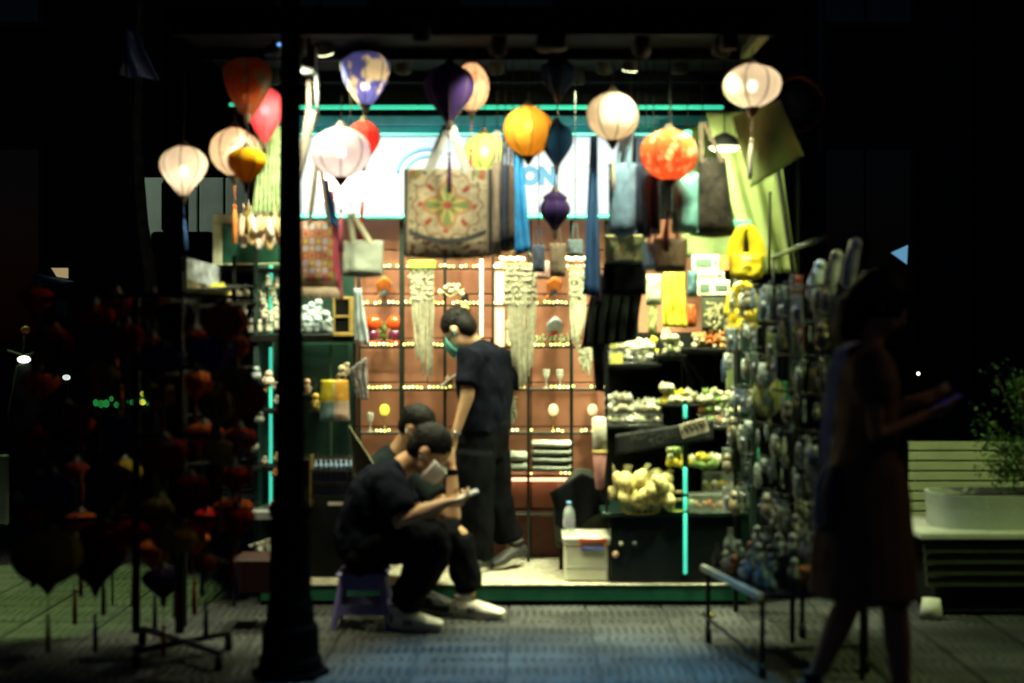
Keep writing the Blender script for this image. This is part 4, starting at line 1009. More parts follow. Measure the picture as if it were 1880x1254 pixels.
def bird(label, px, row, h, body, wing, Y=8.24):
    p = Vector((xof(px, Y), Y, Zs(row))); t = thing('bird_ornament', label, 'ornament', p)
    obj('stand', MB().lathe([(.02, 0), (.02, .005), (.004, .01), (.004, .3*h)], p, 10), black, t)
    c = p+Vector((0, 0, .5*h)); obj('body', MB().loft([c+Vector((-.22*h, 0, -.16*h)), c, c+Vector((.18*h, 0, .16*h)), c+Vector((.25*h, 0, .3*h))], [.04*h, .15*h, .11*h, .08*h], (0, 1, 0), 10, .9), body, t)
    for s_ in (-1, 1):
        obj('wing', MB().grid(lambda u, v: c+Vector(((u-.5)*.55*h, s_*(.08*h+v*.05), (v*.62-.02)*h*(1-abs(u-.55)*.9))), 6, 4, .003), wing, t)
    obj('tail', MB().loft([c+Vector((-.2*h, 0, -.14*h)), c+Vector((-.42*h, 0, -.3*h))], [(.06*h, .02*h), (.09*h, .01*h)], (0, 1, 0), 8, .5), wing, t)
bird('dark bird ornament with an orange wing, top left of the back shelves', 706, 555, .15, mat('bird_grey', (.10, .14, .15), .5), mat('bird_orange', (.7, .18, .03), .5))
bird('black bird ornament with an orange wing, right part of the back shelves', 1017, 555, .15, mat('bird_black', (.02, .02, .03), .4), MATS['bird_orange'])
bird('red and blue bird ornament with white wing on the middle shelf right', 1018, 632, .16, mat('bird_red', (.35, .03, .05), .4), mat('bird_white', (.6, .65, .7), .5))
def butterfly(label, px, Y=8.22):
    p = Vector((xof(px, Y), Y, Zs(632))); t = thing('glass_ornament', label, 'ornament', p, 'pair of red glass ornaments')
    rm = mat('red_lacquer', (.75, .07, .01), .15, spec=.8)
    obj('base', MB().loft([p, p+Vector((0, 0, .03))], [.035, .028], (0, 1, 0), 14, 0), rm, t)
    obj('lower_bulb', MB().ball(p+Vector((0, 0, .065)), .038, (1, .7, .95), 14, 10), mat('plum_lacquer', (.12, .015, .05), .12, spec=.9), t)
    obj('upper_bulb', MB().ball(p+Vector((0, 0, .135)), .052, (1, .65, .85), 16, 10), rm, t)
butterfly('red round glass ornament, left of the pair with a green plant between', 684); butterfly('red round glass ornament, right of the pair with a green plant between', 726)
def sprig(label, p, h, n, lm, pm, seed, spread=1.0, leaf=.02):
    t = thing('potted_plant', label, 'plant', p); p = Vector(p); q = random.Random(seed)
    obj('pot', MB().lathe([(.35*h*.5, 0), (.45*h*.5, .18*h), (.40*h*.5, .18*h), (.3*h*.5, .05*h)], p, 12), pm, t)
    st = MB(); lf = MB()
    for i in range(n):
        a = q.uniform(0, 2*PI); e = q.uniform(.2, 1)*spread*.35*h; tip = p+Vector((math.cos(a)*e, math.sin(a)*e*.6, q.uniform(.5, 1)*h))
        st.tube([p+Vector((0, 0, .1*h)), (p+tip)/2+Vector((0, 0, .1*h)), tip], .0016, 4)
        for k in range(4):
            c = p.lerp(tip, .5+.16*k); d = Vector((q.uniform(-1, 1), q.uniform(-1, 1), q.uniform(-.3, .9))).normalized(); s_ = d.orthogonal().normalized()
            lf.add([c, c+d*leaf*.5+s_*leaf*.3, c+d*leaf, c+d*leaf*.5-s_*leaf*.3], [(0, 1, 2, 3)])
    obj('stem', st, mat('stem_green', (.05, .10, .02), .7), t); obj('leaves', lf, lm, t)
leafg = mat('leaf_green', (.16, .26, .05), .5, var=.5, vs=30); leafp = mat('leaf_pale', (.5, .55, .3), .5, var=.4, vs=30)
sprig('small green plant between the red glass ornaments', (xof(705, 8.24), 8.24, Zs(632)), .15, 14, leafg, mat('pot_dark', (.05, .03, .02)), 3)
for i, px in enumerate((992, 1012, 1034)):
    sprig('little pot of pale flowers on the middle shelf, %s of three' % ('left', 'middle', 'right')[i], (xof(px, 8.2+.03), 8.23, Zs(632)), .07, 10, leafp, MATS['pot_dark'], 20+i, 1.6)
mb = MB()
for i in range(5): mb.ball((xof(808+i*10, 8.17), 8.17, zof(537-(i % 2)*6-3*math.sin(i), 8.17)), .015, seg=9, rings=6)
for i in range(3): mb.ball((xof(824+i*9, 8.17), 8.17, zof(524, 8.17)), .012, seg=9, rings=6)
mb.tube([W(806, 530, 8.17), W(826, 545, 8.17), W(852, 530, 8.17)], .003)
solo('bead_garland', mb, mat('bead_pale', (.55, .62, .35), .4), 'garland of pale green beads hung on the upper shelf', 'garland')
mb = MB()
for i in range(4): mb.ball((xof(826+i*7, 8.17), 8.17, zof(576, 8.17)), .013, seg=9, rings=6)
solo('bead_garland', mb, MATS['bead_pale'], 'short garland of pale beads just above the standing head', 'garland')
solo('ornament_box', MB().bx(xof(847, 8.25), xof(860, 8.25), 8.24, 8.30, Zs(555), Zs(555)+.06, .003), black, 'small black box on the upper shelf beside the beads', 'box')
solo('ornament', MB().ball(W(853, 566, 8.2), .028, seg=12, rings=8).loft([W(853, 572, 8.2), W(856, 596, 8.2)], [.02, .012], (1, 0, 0), 8, .5), mat('yellow_glaze', (.6, .6, .15), .4), 'yellow round ornament behind the standing head', 'ornament')
for i, (y0, y1) in enumerate(((584, 600), (602, 628))):
    solo('white_box', MB().bx(xof(928, 8.27), xof(948, 8.27), 8.24, 8.32, zof(y1+3, 8.24), zof(y0+3, 8.24), .004), mat('white_card', (.62, .62, .5), .7), 'white box %s beside the lit column' % ('on top of another', 'under a smaller one')[i], 'box')
# towels folded on the lower shelf
tw = mat('grey_towel', (.25, .28, .24), .95, var=.3, vs=8, bump=.9, bs=70); tww = mat('pale_towel', (.55, .56, .48), .95, bump=.9, bs=70)
def folded(label, x0, x1, y0, y1, m, n, Y=8.14):
    t = thing('folded_towels', label, 'towels', (xof((x0+x1)/2, Y), Y, zof(y1, Y)), 'folded towels on the lower shelf')
    for i in range(n):
        z0 = zof(y1, Y)+(zof(y0, Y)-zof(y1, Y))*i/n; z1 = z0+(zof(y0, Y)-zof(y1, Y))/n*.97
        zc = (z0+z1)/2; h = (z1-z0)/2; a, b_ = xof(x0, Y), xof(x1, Y)
        mb = MB().loft([(a+.01, Y+.04, zc), (a+(b_-a)*.3, Y+.04, zc+.003*(i % 2)), (a+(b_-a)*.7, Y+.04, zc-.002), (b_-.01, Y+.04, zc)], [(.075, h)]*4, (0, 1, 0), 16, .6)
        obj('towel', mb, m if i < n-1 else tww, t)
folded('stack of grey towels with a pale one on top, right on the lower shelf', 976, 1049, 808, 866, tw, 4)
folded('low stack of grey towels beside the standing legs', 918, 967, 828, 866, tw, 2)

# ---- macrame hangings
mac = mat('cotton_cord', (.36, .35, .25), .95, var=.3, vs=40, bump=.7, bs=160)
def macrame(label, x0, x1, yt, yb, Y, tip, n, seed, top=None):
    q = random.Random(seed); p = W((x0+x1)/2, yt, Y)
    t = thing('macrame_hanging', label, 'wall hanging', p, 'macrame hangings in front of the shelves')
    obj('dowel', MB().tube([W(x0-4, yt, Y), W(x1+4, yt, Y)], .008, 8), mat('wood_dowel', (.35, .26, .12), .6), t)
    obj('loop', MB().tube([W(x0, yt, Y), W((x0+x1)/2, yt-45, Y), W(x1, yt, Y)], .003, 5), mac, t)
    kn = MB(); st = MB()
    for i in range(n):
        u = (i+.5)/n; xa = x0+(x1-x0)*u; ln = yb-(yb-yt)*(.45*abs(u-tip[1])**1.0*q.uniform(.6, 1.3))
        xb = tip[0]+(xa-tip[0])*.6+q.uniform(-4, 4)
        y2 = ln+q.uniform(-12, 6); P = []
        for k in range(7):
            f = k/6; P.append(W(xa+(xb-xa)*f**1.6+q.uniform(-1.2, 1.2), yt+(y2-yt)*f, Y+q.uniform(-.006, .006)))
        st.loft(P, [.006, .0062, .0065, .0068]+[.0085, .009, .006], (1, 0, 0), 5, .6)
    for r in range(7):
        for i in range(n-1 if r % 2 else n):
            if q.random() < .35: continue
            xa = x0+(x1-x0)*(i+(.5 if r % 2 == 0 else 1))/n
            kn.ball(W(xa+q.uniform(-2, 2), yt+8+r*(yb-yt)*.045+q.uniform(-3, 3), Y-.008), q.uniform(.006, .010), (1, .7, 1.3), 6, 5)
    obj('knots', kn, mac, t); obj('cords', st, mac, t)
    if top: obj('band', MB().bx(xof(x0-2, Y), xof(x1+2, Y), Y-.02, Y+.02, zof(yt+12, Y), zof(yt-4, Y), .006), top, t)
macrame('long cream macrame hanging with a lime band at the left', 752, 797, 482, 700, 8.0, (783, .7), 16, 1, mat('lime_felt', (.28, .48, .06), .9, bump=.5))
macrame('wide cream macrame hanging right of the standing person', 925, 986, 486, 716, 7.98, (962, .55), 20, 2)
macrame('cream macrame hanging with long strands beside the dark clothes', 1045, 1078, 496, 640, 8.0, (1055, .3), 10, 3)
macrame('short cream macrame tassel low beside the right counter', 1062, 1088, 636, 692, 8.05, (1080, .8), 8, 4)
macrame('thin cream macrame tassel behind the standing elbow', 934, 946, 730, 785, 8.1, (938, .5), 5, 5)

# ================================================================= bags and cloths hung across the front
q = random.Random(21)
def bagbody(x0, x1, y0, y1, Y, dp, taper=0, sag=.0, seed=0, wr=.006, nu=14, nv=14, mb=None):
    "a soft bag: two bowed faces closed at the sides and bottom; px bounds at distance Y"
    mb = mb or MB(); X0, X1, Z1, Z0 = xof(x0, Y), xof(x1, Y), zof(y0, Y), zof(y1, Y)
    def fn(side):
        def f(u, v):
            h = 1-v; wdt = (X1-X0)*(1-taper*(h if taper > 0 else 0)+(taper*(1-h) if taper < 0 else 0))
            cx = (X0+X1)/2+(u-.5)*wdt; b_ = (max(0, math.sin(PI*u))**.45)*(.30+.70*(1-h)**.5)*(max(0, min(1, v*1.0)) if False else 1)
            lower = min(1, (1-v)*8) if True else 1
            z = Z0+(Z1-Z0)*(1-v) - (sag*math.sin(PI*u) if v > .5 else sag*.0)*(v-.5)*2
            bb = b_*dp/2*(min(1, (1-v)*6)**.5 if v > .8 else 1)
            n = noise.noise(Vector((u*4+seed, v*3, side*3)))*wr
            return Vector((cx, Y-side*(bb+n*min(1, 8*u*(1-u)))+(0), z))
        return f
    mb.grid(fn(1), nu, nv, .002); mb.grid(fn(-1), nu, nv, .002)
    return mb
def tote(label, x0, x1, y0, y1, Y, m, dp=.07, handle=None, hm=None, cols=None, taper=0, sag=0, seed=0, cat='bag', wr=.006, hw=.03, nu=14, nv=14, group='bags hung along the front of the kiosk'):
    p = W((x0+x1)/2, y1, Y); t = thing('tote_bag', label, cat, p, group)
    obj('bag_body', bagbody(x0, x1, y0, y1, Y, dp, taper, sag, seed, wr, nu, nv), m, t, cols=cols)
    if handle:
        hx, hy = handle
        for s_ in (-1, 1):
            a = W(x0+(x1-x0)*.27, y0+8, Y+s_*dp*.2); b_ = W(x0+(x1-x0)*.73, y0+8, Y+s_*dp*.2); c = W(hx, hy, Y+s_*.012)
            obj('handle', MB().ribbon([a, a.lerp(c, .5)+Vector((-.004, 0, 0)), c+Vector((-.008, 0, 0)), c+Vector((.008, 0, 0)), b_.lerp(c, .5)+Vector((.004, 0, 0)), b_], hw, .003, (.5, -1, 0) if False else (1, .3, 0)), hm or m, t)
        obj('hook', MB().tube([W(hx, hy-6, Y), (xof(hx, Y), Y, zt-.05)], .003, 5), black, t)
    return t
pr = printed('woven_print')
Yc = 6.95
def mand(v):
    u = (v.x-xof(822, Yc))/((xof(898, Yc)-xof(745, Yc))/2); w_ = (v.z-zof(378, Yc))/((zof(310, Yc)-zof(455, Yc))/2)
    r = math.hypot(u, w_); th = math.atan2(w_, u); base = (.46, .40, .27)
    n = noise.noise(Vector((u*9, w_*9, 1)))
    dk_ = (.03, .035, .04); red = (.30, .045, .03); grn = (.16, .22, .07)
    if abs(u) > .93 or w_ > .93: return dk_ if abs(u) > .97 or w_ > .97 else (.35, .30, .2)
    if w_ < -.84+.30*(u*u): return dk_ if w_ > -.98+.30*u*u else ((.36, .32, .22) if n > -.12 else (.12, .03, .02))
    if r < .10: return red
    pet = .40+.13*math.cos(4*th)
    if r < pet: return grn if (math.cos(8*th) > -.35) else (.48, .40, .12)
    if abs(r-(pet+.05)) < .04: return (.38, .16, .08)
    if .50 < r < .70 and math.cos(8*th+.4) > .72: return red
    ring = .80+.05*math.cos(12*th)
    if abs(r-ring) < .028: return (.22, .13, .08)
    if abs(r-ring+.10) < .012: return (.30, .28, .18)
    if r > 1.0 and abs(abs(u)-.78) < .14 and abs(abs(w_)-.78) < .13: return red if n > -.1 else grn
    if .85 < r < 1.15 and n > .22: return (.10, .13, .09)
    return tuple(c*(1+.35*n) for c in base)
def dim(f, k_): return lambda v: tuple(c*k_ for c in f(v))
webb = mat('grey_webbing', (.26, .27, .27), .9, bump=.4, bs=150)
tote('large carpet tote with a cream flower medallion, hung in the centre', 742, 902, 310, 470, Yc, pr, .10, (825, 232), webb, cols=dim(mand, .62), sag=.012, seed=4, hw=.042, nu=90, nv=90)
drk = [mat('bag_umber', (.09, .065, .045), .9, bump=.6, bs=90), mat('bag_navy', (.02, .03, .06), .9, bump=.5, bs=90), mat('bag_taupe', (.22, .18, .14), .9, bump=.6, bs=90), mat('bag_slate', (.06, .08, .10), .9, bump=.6, bs=90)]
for i, (a, b_, yb, m, lab) in enumerate(((903, 920, 468, 2, 'taupe folded bag just right of the carpet tote'), (918, 934, 462, 1, 'navy folded bag second right of the carpet tote'), (932, 947, 458, 0, 'umber folded bag third right of the carpet tote'))):
    tote(lab, a, b_, 300+i*3, yb, 7.05+.02*i, drk[m], .16, (a+10, 240), drk[m], seed=i, wr=.012, hw=.012)
blue = mat('bright_blue_cloth', (.04, .32, .72), .8, bump=.4, bs=60)
def drape(name, label, cat, pts_top, pts_bot, Y, m, amp=.015, waves=5, th=.003, nu=20, nv=14, group=None, dy=0, cols=None, seed=0):
    "hanging cloth between a top line and a bottom line (photograph px), with vertical folds"
    (ax, ay), (bx_, by) = pts_top; (cx, cy), (dx, dy_) = pts_bot
    def fn(u, v):
        px = (ax+(bx_-ax)*u)*(1-v)+(cx+(dx-cx)*u)*v; py = (ay+(by-ay)*u)*(1-v)+(cy+(dy_-cy)*u)*v
        p = W(px, py, Y); p.y += amp*math.sin(u*waves*2*PI+seed+.8*math.sin(v*4))*(.4+.6*v)+.01*noise.noise(Vector((u*3+seed, v*3, 0)))+dy*v
        return p
    return solo(name, MB().grid(fn, nu, nv, th), m, label, cat, group, cols=cols)
drape('hanging_scarf', 'bright blue scarf hanging right of the folded bags', 'scarf', ((944, 272), (958, 272)), ((946, 470), (974, 462)), 7.0, blue, .012, 2)
drape('hanging_scarf', 'long navy blue strap hanging in front of the sign', 'scarf', ((1084, 250), (1096, 250)), ((1070, 540), (1100, 548)), 7.05, mat('navy_cloth', (.03, .09, .22), .85), .012, 2, nu=12)
drape('hanging_scarf', 'dark plum strap beside the long navy one', 'scarf', ((1093, 380), (1098, 380)), ((1092, 560), (1104, 560)), 7.1, mat('plum_cloth', (.05, .02, .04), .85), .006, 1, nu=6)
denim = mat('grey_blue_linen', (.17, .28, .40), .9, var=.35, vs=25, bump=.6, bs=90)
tote('grey blue linen bag hanging right of the long navy strap', 1118, 1168, 300, 428, 7.0, denim, .10, (1158, 190), denim, taper=-.0, seed=9, wr=.014, sag=.02, hw=.02)
drape('hanging_scarf', 'grey blue linen cloth tail behind the linen bag', 'scarf', ((1148, 215), (1166, 215)), ((1118, 425), (1150, 410)), 7.08, denim, .02, 2)
for i, (a, b_, yb, m) in enumerate(((1166, 1182, 430, 1), (1180, 1196, 436, 3), (1194, 1212, 430, 1))):
    tote('%s pleated dark bag between the linen bag and the orange tassel' % ('first', 'second', 'third')[i], a, b_, 300, yb, 7.08, drk[m], .15, (a+6, 250), drk[m], seed=i+5, wr=.012, hw=.012)
tote('teal and white tie-dyed bag under the vermilion lantern', 1233, 1282, 318, 428, 7.05, mat('tie_dye', (.16, .38, .40), .85, var=.8, vs=9), .10, (1262, 240), mat('teal_strap', (.05, .35, .3), .8), seed=12, wr=.012, hw=.02)
tote('dark brown woven bag with coloured threads, widest on the right', 1266, 1349, 290, 432, 7.12, mat('dark_weave', (.025, .018, .015), .9, var=.9, vs=22, bump=.8, bs=60), .15, (1290, 225), drk[0], seed=14, wr=.016, taper=.42, sag=.01, hw=.02)
tote('small brown leather tote under the tie-dyed bag', 1200, 1262, 438, 500, 6.95, mat('brown_leather', (.13, .075, .045), .5, var=.25, vs=10, bump=.3, bs=40), .10, (1232, 388), drk[0], seed=15, taper=-.12, hw=.014)
tote('small sky blue purse peeping out left of the brown leather tote', 1180, 1212, 446, 496, 7.05, mat('sky_purse', (.30, .45, .62), .8), .08, (1200, 420), seed=16, hw=.01)
yel = mat('yellow_nylon', (.80, .56, .02), .45, var=.18, vs=9, bump=.3, bs=25)
def ybag(label, x0, x1, y0, y1, Y):
    t = thing('shopping_bag', label, 'bag', W((x0+x1)/2, y1, Y)); cx = (x0+x1)/2; w_ = x1-x0; h = y1-y0
    obj('bag_body', bagbody(x0, x1, y0+h*.52, y1, Y, .09, -.1, .012, 5, .012), yel, t)
    for s_ in (-1, 1):
        P = [W(cx+s_*w_*.33, y0+h*.60, Y), W(cx+s_*w_*.30, y0+h*.32, Y), W(cx+s_*w_*.15, y0+h*.08, Y), W(cx, y0+h*.02, Y)]
        obj('handle', MB().ribbon(P, [.075, .06, .045, .035], .012), yel, t)
    obj('tag', MB().bx(xof(cx-9, Y-.06), xof(cx+9, Y-.06), Y-.064, Y-.060, zof(y0+h*.68, Y), zof(y0+h*.60, Y), .002), mat('tag_white', (.75, .72, .6), .6), t)
ybag('bright yellow nylon bag with a white tag hanging at the right', 1338, 1402, 415, 510, 7.1)
ybag('lower yellow nylon bag half hidden by the side rack', 1335, 1392, 520, 612, 7.3)
# small pale tote at the left of the carpet bag
seaf = mat('seafoam_canvas', (.46, .56, .48), .85, var=.15, vs=6, bump=.4, bs=120)
tote('pale sea green canvas tote hanging left of the carpet tote', 630, 703, 442, 506, 7.0, seaf, .09, (644, 392), mat('cream_strap', (.6, .6, .42), .8), seed=17, sag=.008, hw=.022)
def patch(v):
    x = (v.x-xof(545, 7.2))/(xof(628, 7.2)-xof(545, 7.2)); z = (v.z-zof(530, 7.2))/(zof(410, 7.2)-zof(530, 7.2))
    if z < .10: return (.55, .42, .30)
    if z < .2: return ((.5, .12, .04), (.45, .42, .06), (.4, .1, .2))[int(x*9) % 3]
    if x > .72: return ((.45, .42, .08), (.55, .16, .06))[int(z*12) % 2] if x < .86 else (.10, .02, .02)
    i, j = int(x*7), int(z*9); d = math.hypot((x*7) % 1-.5, (z*9) % 1-.5)
    pal = [(.55, .45, .66), (.72, .55, .50), (.60, .10, .03), (.62, .55, .12), (.50, .55, .68), (.70, .25, .08)]
    c = pal[(i*3+j*5) % 6]; return c if d < .38 else ((.42, .06, .02) if (i+j) % 2 else (.55, .38, .30))
t = tote('patchwork carpet bag in red, lilac and yellow behind the iron post', 545, 628, 408, 530, 7.2, pr, .09, (585, 300), drk[0], cols=dim(patch, .5), seed=20, nu=60, nv=70, hw=.02)
mb = MB()
for i in range(15): mb.loft([W(547+i*5.7, 528, 7.15), W(547+i*5.7, 545+4*(i % 2), 7.15)], [.005, .009], (1, 0, 0), 6, .5)
obj('fringe', mb, mat('fringe_cream', (.62, .48, .36), .9), t)
drape('hanging_scarf', 'blue scarf end hanging below the lilac lantern', 'scarf', ((594, 330), (602, 330)), ((606, 410), (622, 420)), 6.98, mat('royal_cloth', (.02, .12, .30), .8), .01, 1, nu=10)
drape('hanging_scarf', 'rose red scarf end hanging below the lilac lantern', 'scarf', ((606, 350), (612, 350)), ((612, 500), (630, 560)), 7.02, mat('rose_cloth', (.42, .07, .12), .8), .012, 2, nu=10)
drape('hanging_scarf', 'grey scarf slung diagonally across the left of the sign', 'scarf', ((562, 200), (582, 205)), ((540, 330), (552, 335)), 6.85, mat('grey_cloth', (.10, .09, .08), .9), .01, 1, nu=8)
drape('hanging_scarf', 'pale green striped scarves hanging left of the iron post', 'scarf', ((478, 232), (520, 232)), ((462, 396), (520, 396)), 7.35, mat('mint_cloth', (.26, .36, .18), .9, var=.5, vs=30), .02, 7, nu=42)
drape('hanging_scarf', 'white gauze panel hanging below the seafoam tote', 'scarf', ((650, 530), (662, 530)), ((652, 628), (678, 634)), 7.5, mat('gauze_blue', (.50, .60, .66), .8), .01, 2, nu=12)
# small floral pouch and dark bags right of centre
def floral(v):
    n = noise.noise(Vector((v.x*38, v.z*38, 2))); k_ = noise.noise(Vector((v.x*60, v.z*60, 8)))
    return (.60, .30, .14) if n > .42 else ((.22, .34, .10) if k_ > .25 else (.62, .60, .30))
t = tote('floral tote with a black base hanging above the dark clothes', 1110, 1186, 432, 486, 7.15, pr, .07, (1150, 405), black, cols=floral, seed=22, nu=50, nv=34, hw=.012)
obj('base_panel', bagbody(1108, 1186, 484, 540, 7.15, .10, 0, .01, 3), blackcloth, t)
drape('hanging_coat', 'long black coat hanging beside the macrame strands', 'coat', ((1092, 500), (1180, 520)), ((1066, 640), (1165, 625)), 7.3, mat('dark_print', (.010, .013, .012), .9, var=.9, vs=12, spec=.1), .03, 5, .006, 40, 20)
drape('hanging_coat', 'narrow black sleeve hanging down to the right counter', 'coat', ((1085, 600), (1112, 600)), ((1092, 715), (1108, 720)), 7.35, blackcloth, .01, 2, .006, 12, 12)
for i, (x0, x1, y0, y1, c, lab) in enumerate(((1128, 1142, 560, 612, (.50, .16, .06), 'rust slipper shaped pouch against the black coat'), (1150, 1172, 555, 615, (.08, .13, .07), 'dark green print pouch right of the rust one'), (1186, 1214, 505, 560, (.52, .55, .40), 'white and green print cloth above the print pouches'),
                                         (1190, 1206, 560, 615, (.40, .42, .16), 'olive and cream pouch left of the yellow dress'), (1262, 1280, 498, 545, (.06, .13, .16), 'dark teal cloth beside the white price cards'), (1262, 1278, 560, 600, (.50, .10, .02), 'rust red pouch beside the framed dried flowers'))):
    tote(lab, x0, x1, y0, y1, 7.6, mat('pouch_%d' % i, c, .85, var=.6, vs=40), .05, None, seed=30+i, group='pouches hung on the right wall')
drape('hanging_cloth', 'bright yellow cloth with a lime hem hanging over the plush toys', 'cloth', ((1218, 500), (1256, 498)), ((1216, 600), (1262, 602)), 7.65, mat('lemon_cloth', (.70, .62, .05), .8, var=.2), .012, 3, nu=24)
# dark bags hung at the back under the sign
for i, (x0, x1, y0, y1, m, lab) in enumerate(((978, 1000, 450, 500, 1, 'dark bag hanging below the onion lantern, left of two'), (1010, 1038, 447, 508, 0, 'dark bag hanging below the onion lantern, right of two'), (1042, 1070, 440, 470, 3, 'small slate bag beside the long navy strap'))):
    tote(lab, x0, x1, y0, y1, 7.7, drk[m], .06, ((x0+x1)/2, y0-30), seed=50+i, hw=.008)
tote('pink and olive patterned pouch between the dark bags', 986, 1012, 480, 512, 7.9, mat('pinkolive', (.40, .22, .20), .85, var=.8, vs=30), .05, None, seed=60)
# bunch of woven slippers beside the frame
slip = [mat('shell_pink', (.62, .40, .30), .7), mat('shell_sand', (.60, .44, .20), .7), mat('shell_white', (.68, .62, .56), .6)]
s0_ = None
for i in range(16):
    px = 446+(i % 8)*9.6+q.uniform(-2, 2); py = 412+(i//8)*22+q.uniform(-5, 8); Y = 7.35+.04*(i//8)
    if s0_ is None:
        s0_ = obj('shell_pendant', MB().loft([(0, 0, .045), (0, -.008, 0), (0, -.004, -.045)], [(.012, .009), (.020, .013), (.015, .010)], (1, 0, 0), 10, .9).tube([(0, 0, .05), (0, 0, .12)], .002, 4), slip[0]); o = s0_
        tag(o, 'pale woven slipper charm in the bunch hung over the framed mirror', 'charm', 'slipper charms bunched over the framed mirror')
    else: o = s0_.copy(); C.objects.link(o)
    o.location = W(px, py, Y); o.rotation_euler = (0, q.uniform(-.25, .25), q.uniform(-.6, .6)); paint(o, slip[i % 3])

# ================================================================= left wall display
fr = thing('picture_frame', 'pale wooden frame holding a dark green mirror on the left wall', 'frame', W(455, 485, 7.6))
Y = 7.6; a, b_, z1, z0 = xof(390, Y), xof(528, Y), zof(393, Y), zof(487, Y)
pf = mat('pale_green_wood', (.60, .66, .46), .6)
for nm, bb in (('rail', (a, b_, z1-.05, z1)), ('rail', (a, b_, z0, z0+.012)), ('stile', (a, a+.05, z0+.013, z1-.051)), ('stile', (b_-.02, b_, z0+.013, z1-.051))):
    obj(nm, MB().bx(bb[0], bb[1], Y, Y+.03, bb[2], bb[3], .004), pf, fr)
obj('mirror', MB().bx(a+.051, b_-.021, Y+.01, Y+.02, z0+.013, z1-.051), mat('green_mirror', (.03, .13, .09), .25, var=.6, vs=6), fr)
lc = thing('display_counter', 'black stepped counter with glass front at the left of the kiosk', 'counter', (xof(560, 7.6), 7.6, 0))
obj('top_shelf', MB().bx(xof(430, 7.6), xof(655, 7.6), 7.58, 8.0, zof(628, 7.6), zof(614, 7.6), .004), black, lc)
obj('cabinet', MB().bx(xof(540, 7.7), xof(652, 7.7), 7.7, 8.05, ZP, zof(845, 7.7), .004), black, lc)
obj('back_panel', MB().bx(xof(475, 8.1), xof(652, 8.1), 8.08, 8.10, ZP, zof(480, 8.1)), dkgreen, lc)
obj('glass_front', MB().bx(xof(545, 7.62), xof(640, 7.62), 7.615, 7.62, zof(840, 7.62), zof(632, 7.62)), glass('tinted_glass', (.03, .06, .05), .35), lc)
for px in (541, 651): obj('post', MB().bx(xof(px, 7.6)-.008, xof(px, 7.6)+.008, 7.595, 7.611, ZP, zof(630, 7.6)), black, lc)
obj('post', MB().bx(xof(607, 7.66)-.006, xof(607, 7.66)+.006, 7.655, 7.667, zof(840, 7.6), zof(632, 7.6)), mat('pale_green_post', (.20, .30, .20), .5), lc)
obj('lower_shelf', MB().bx(xof(400, 7.5), xof(520, 7.5), 7.45, 7.9, zof(952, 7.5), zof(936, 7.5), .004), mat('brushed_steel', (.45, .5, .5), .35, .6), lc)
obj('lower_shelf', MB().bx(xof(420, 7.5), xof(520, 7.5), 7.5, 7.9, zof(866, 7.5), zof(858, 7.5), .003), black, lc)
obj('lower_shelf', MB().bx(xof(420, 7.5), xof(520, 7.5), 7.5, 7.9, zof(760, 7.5), zof(753, 7.5), .003), black, lc)
obj('upper_shelf', MB().bx(xof(405, 7.6), xof(530, 7.6), 7.6, 8.0, zof(500, 7.6), zof(492, 7.6), .003), black, lc)
obj('neon_tube', MB().loft([W(497, 440, 7.72), W(497, 608, 7.72)], .011, (1, 0, 0), 8, 1), emat('neon_teal', (.06, .74, .50), 1.0), lc)
obj('neon_tube', MB().loft([W(497, 640, 7.72), W(497, 925, 7.72)], .009, (1, 0, 0), 8, 1), MATS['neon_teal'], lc)
# white figurines, clustered
wf = mat('white_porcelain', (.78, .76, .62), .35, var=.08); bf = mat('blue_white_porcelain', (.45, .55, .60), .3, var=.5, vs=40)
f0_ = None
pos = [(440, 560), (448, 580), (455, 560), (468, 590), (480, 545), (484, 560), (486, 585), (500, 545), (504, 560), (506, 580), (476, 610), (494, 610), (462, 612), (510, 606), (436, 548), (492, 528), (470, 545), (508, 530), (478, 572), (452, 545), (498, 592)]
for i, (px, py) in enumerate(pos):
    Y = 7.62+.012*(i % 5)
    p = W(px, py, Y)
    if f0_ is None: f0_ = figurine('small white porcelain doll massed in front of the green neon tube', p, .075, wf, wf, group='white dolls left of the iron post'); o = f0_
    else: o = dup(f0_, p, None, q.uniform(-.5, .5), q.uniform(.85, 1.2))
st_ = thing('doll_stand', 'clear stepped stand holding the white dolls', 'stand', W(470, 612, 7.7))
for j, yy in enumerate((612, 582, 563, 548)):
    obj('step', MB().bx(xof(428, 7.7), xof(518, 7.7), 7.62+.03*j, 7.66+.03*j, zof(yy+4, 7.7), zof(yy+2, 7.7)), glass('clear_acrylic', (.6, .8, .75), .25), st_)
f1_ = None
for i, px in enumerate((551, 558, 566, 574, 582, 590, 598, 604)):
    p = W(px, 612, 7.64+.03*(i % 2)); h = .095 if i % 3 else .13
    if f1_ is None: f1_ = figurine('blue and white porcelain figure in the row right of the iron post', p, .10, bf, bf, group='porcelain figures right of the iron post'); o = f1_
    else: o = dup(f1_, p, None, q.uniform(-.5, .5), h/.10)
for i, (px, py) in enumerate(((560, 590), (585, 578), (572, 584))):
    dup(f1_, W(px, py+6, 7.74), ['left', 'right', 'middle'][i]+' porcelain figure standing behind the porcelain row', 0, 1.1)
yf = thing('picture_frame', 'small yellow wooden frame with dark panes right of the porcelain figures', 'frame', W(628, 620, 7.6))
Y = 7.56; a, b_, z1, z0 = xof(611, Y), xof(648, Y), zof(545, Y), zof(617, Y); yw = mat('yellow_wood', (.62, .42, .12), .6)
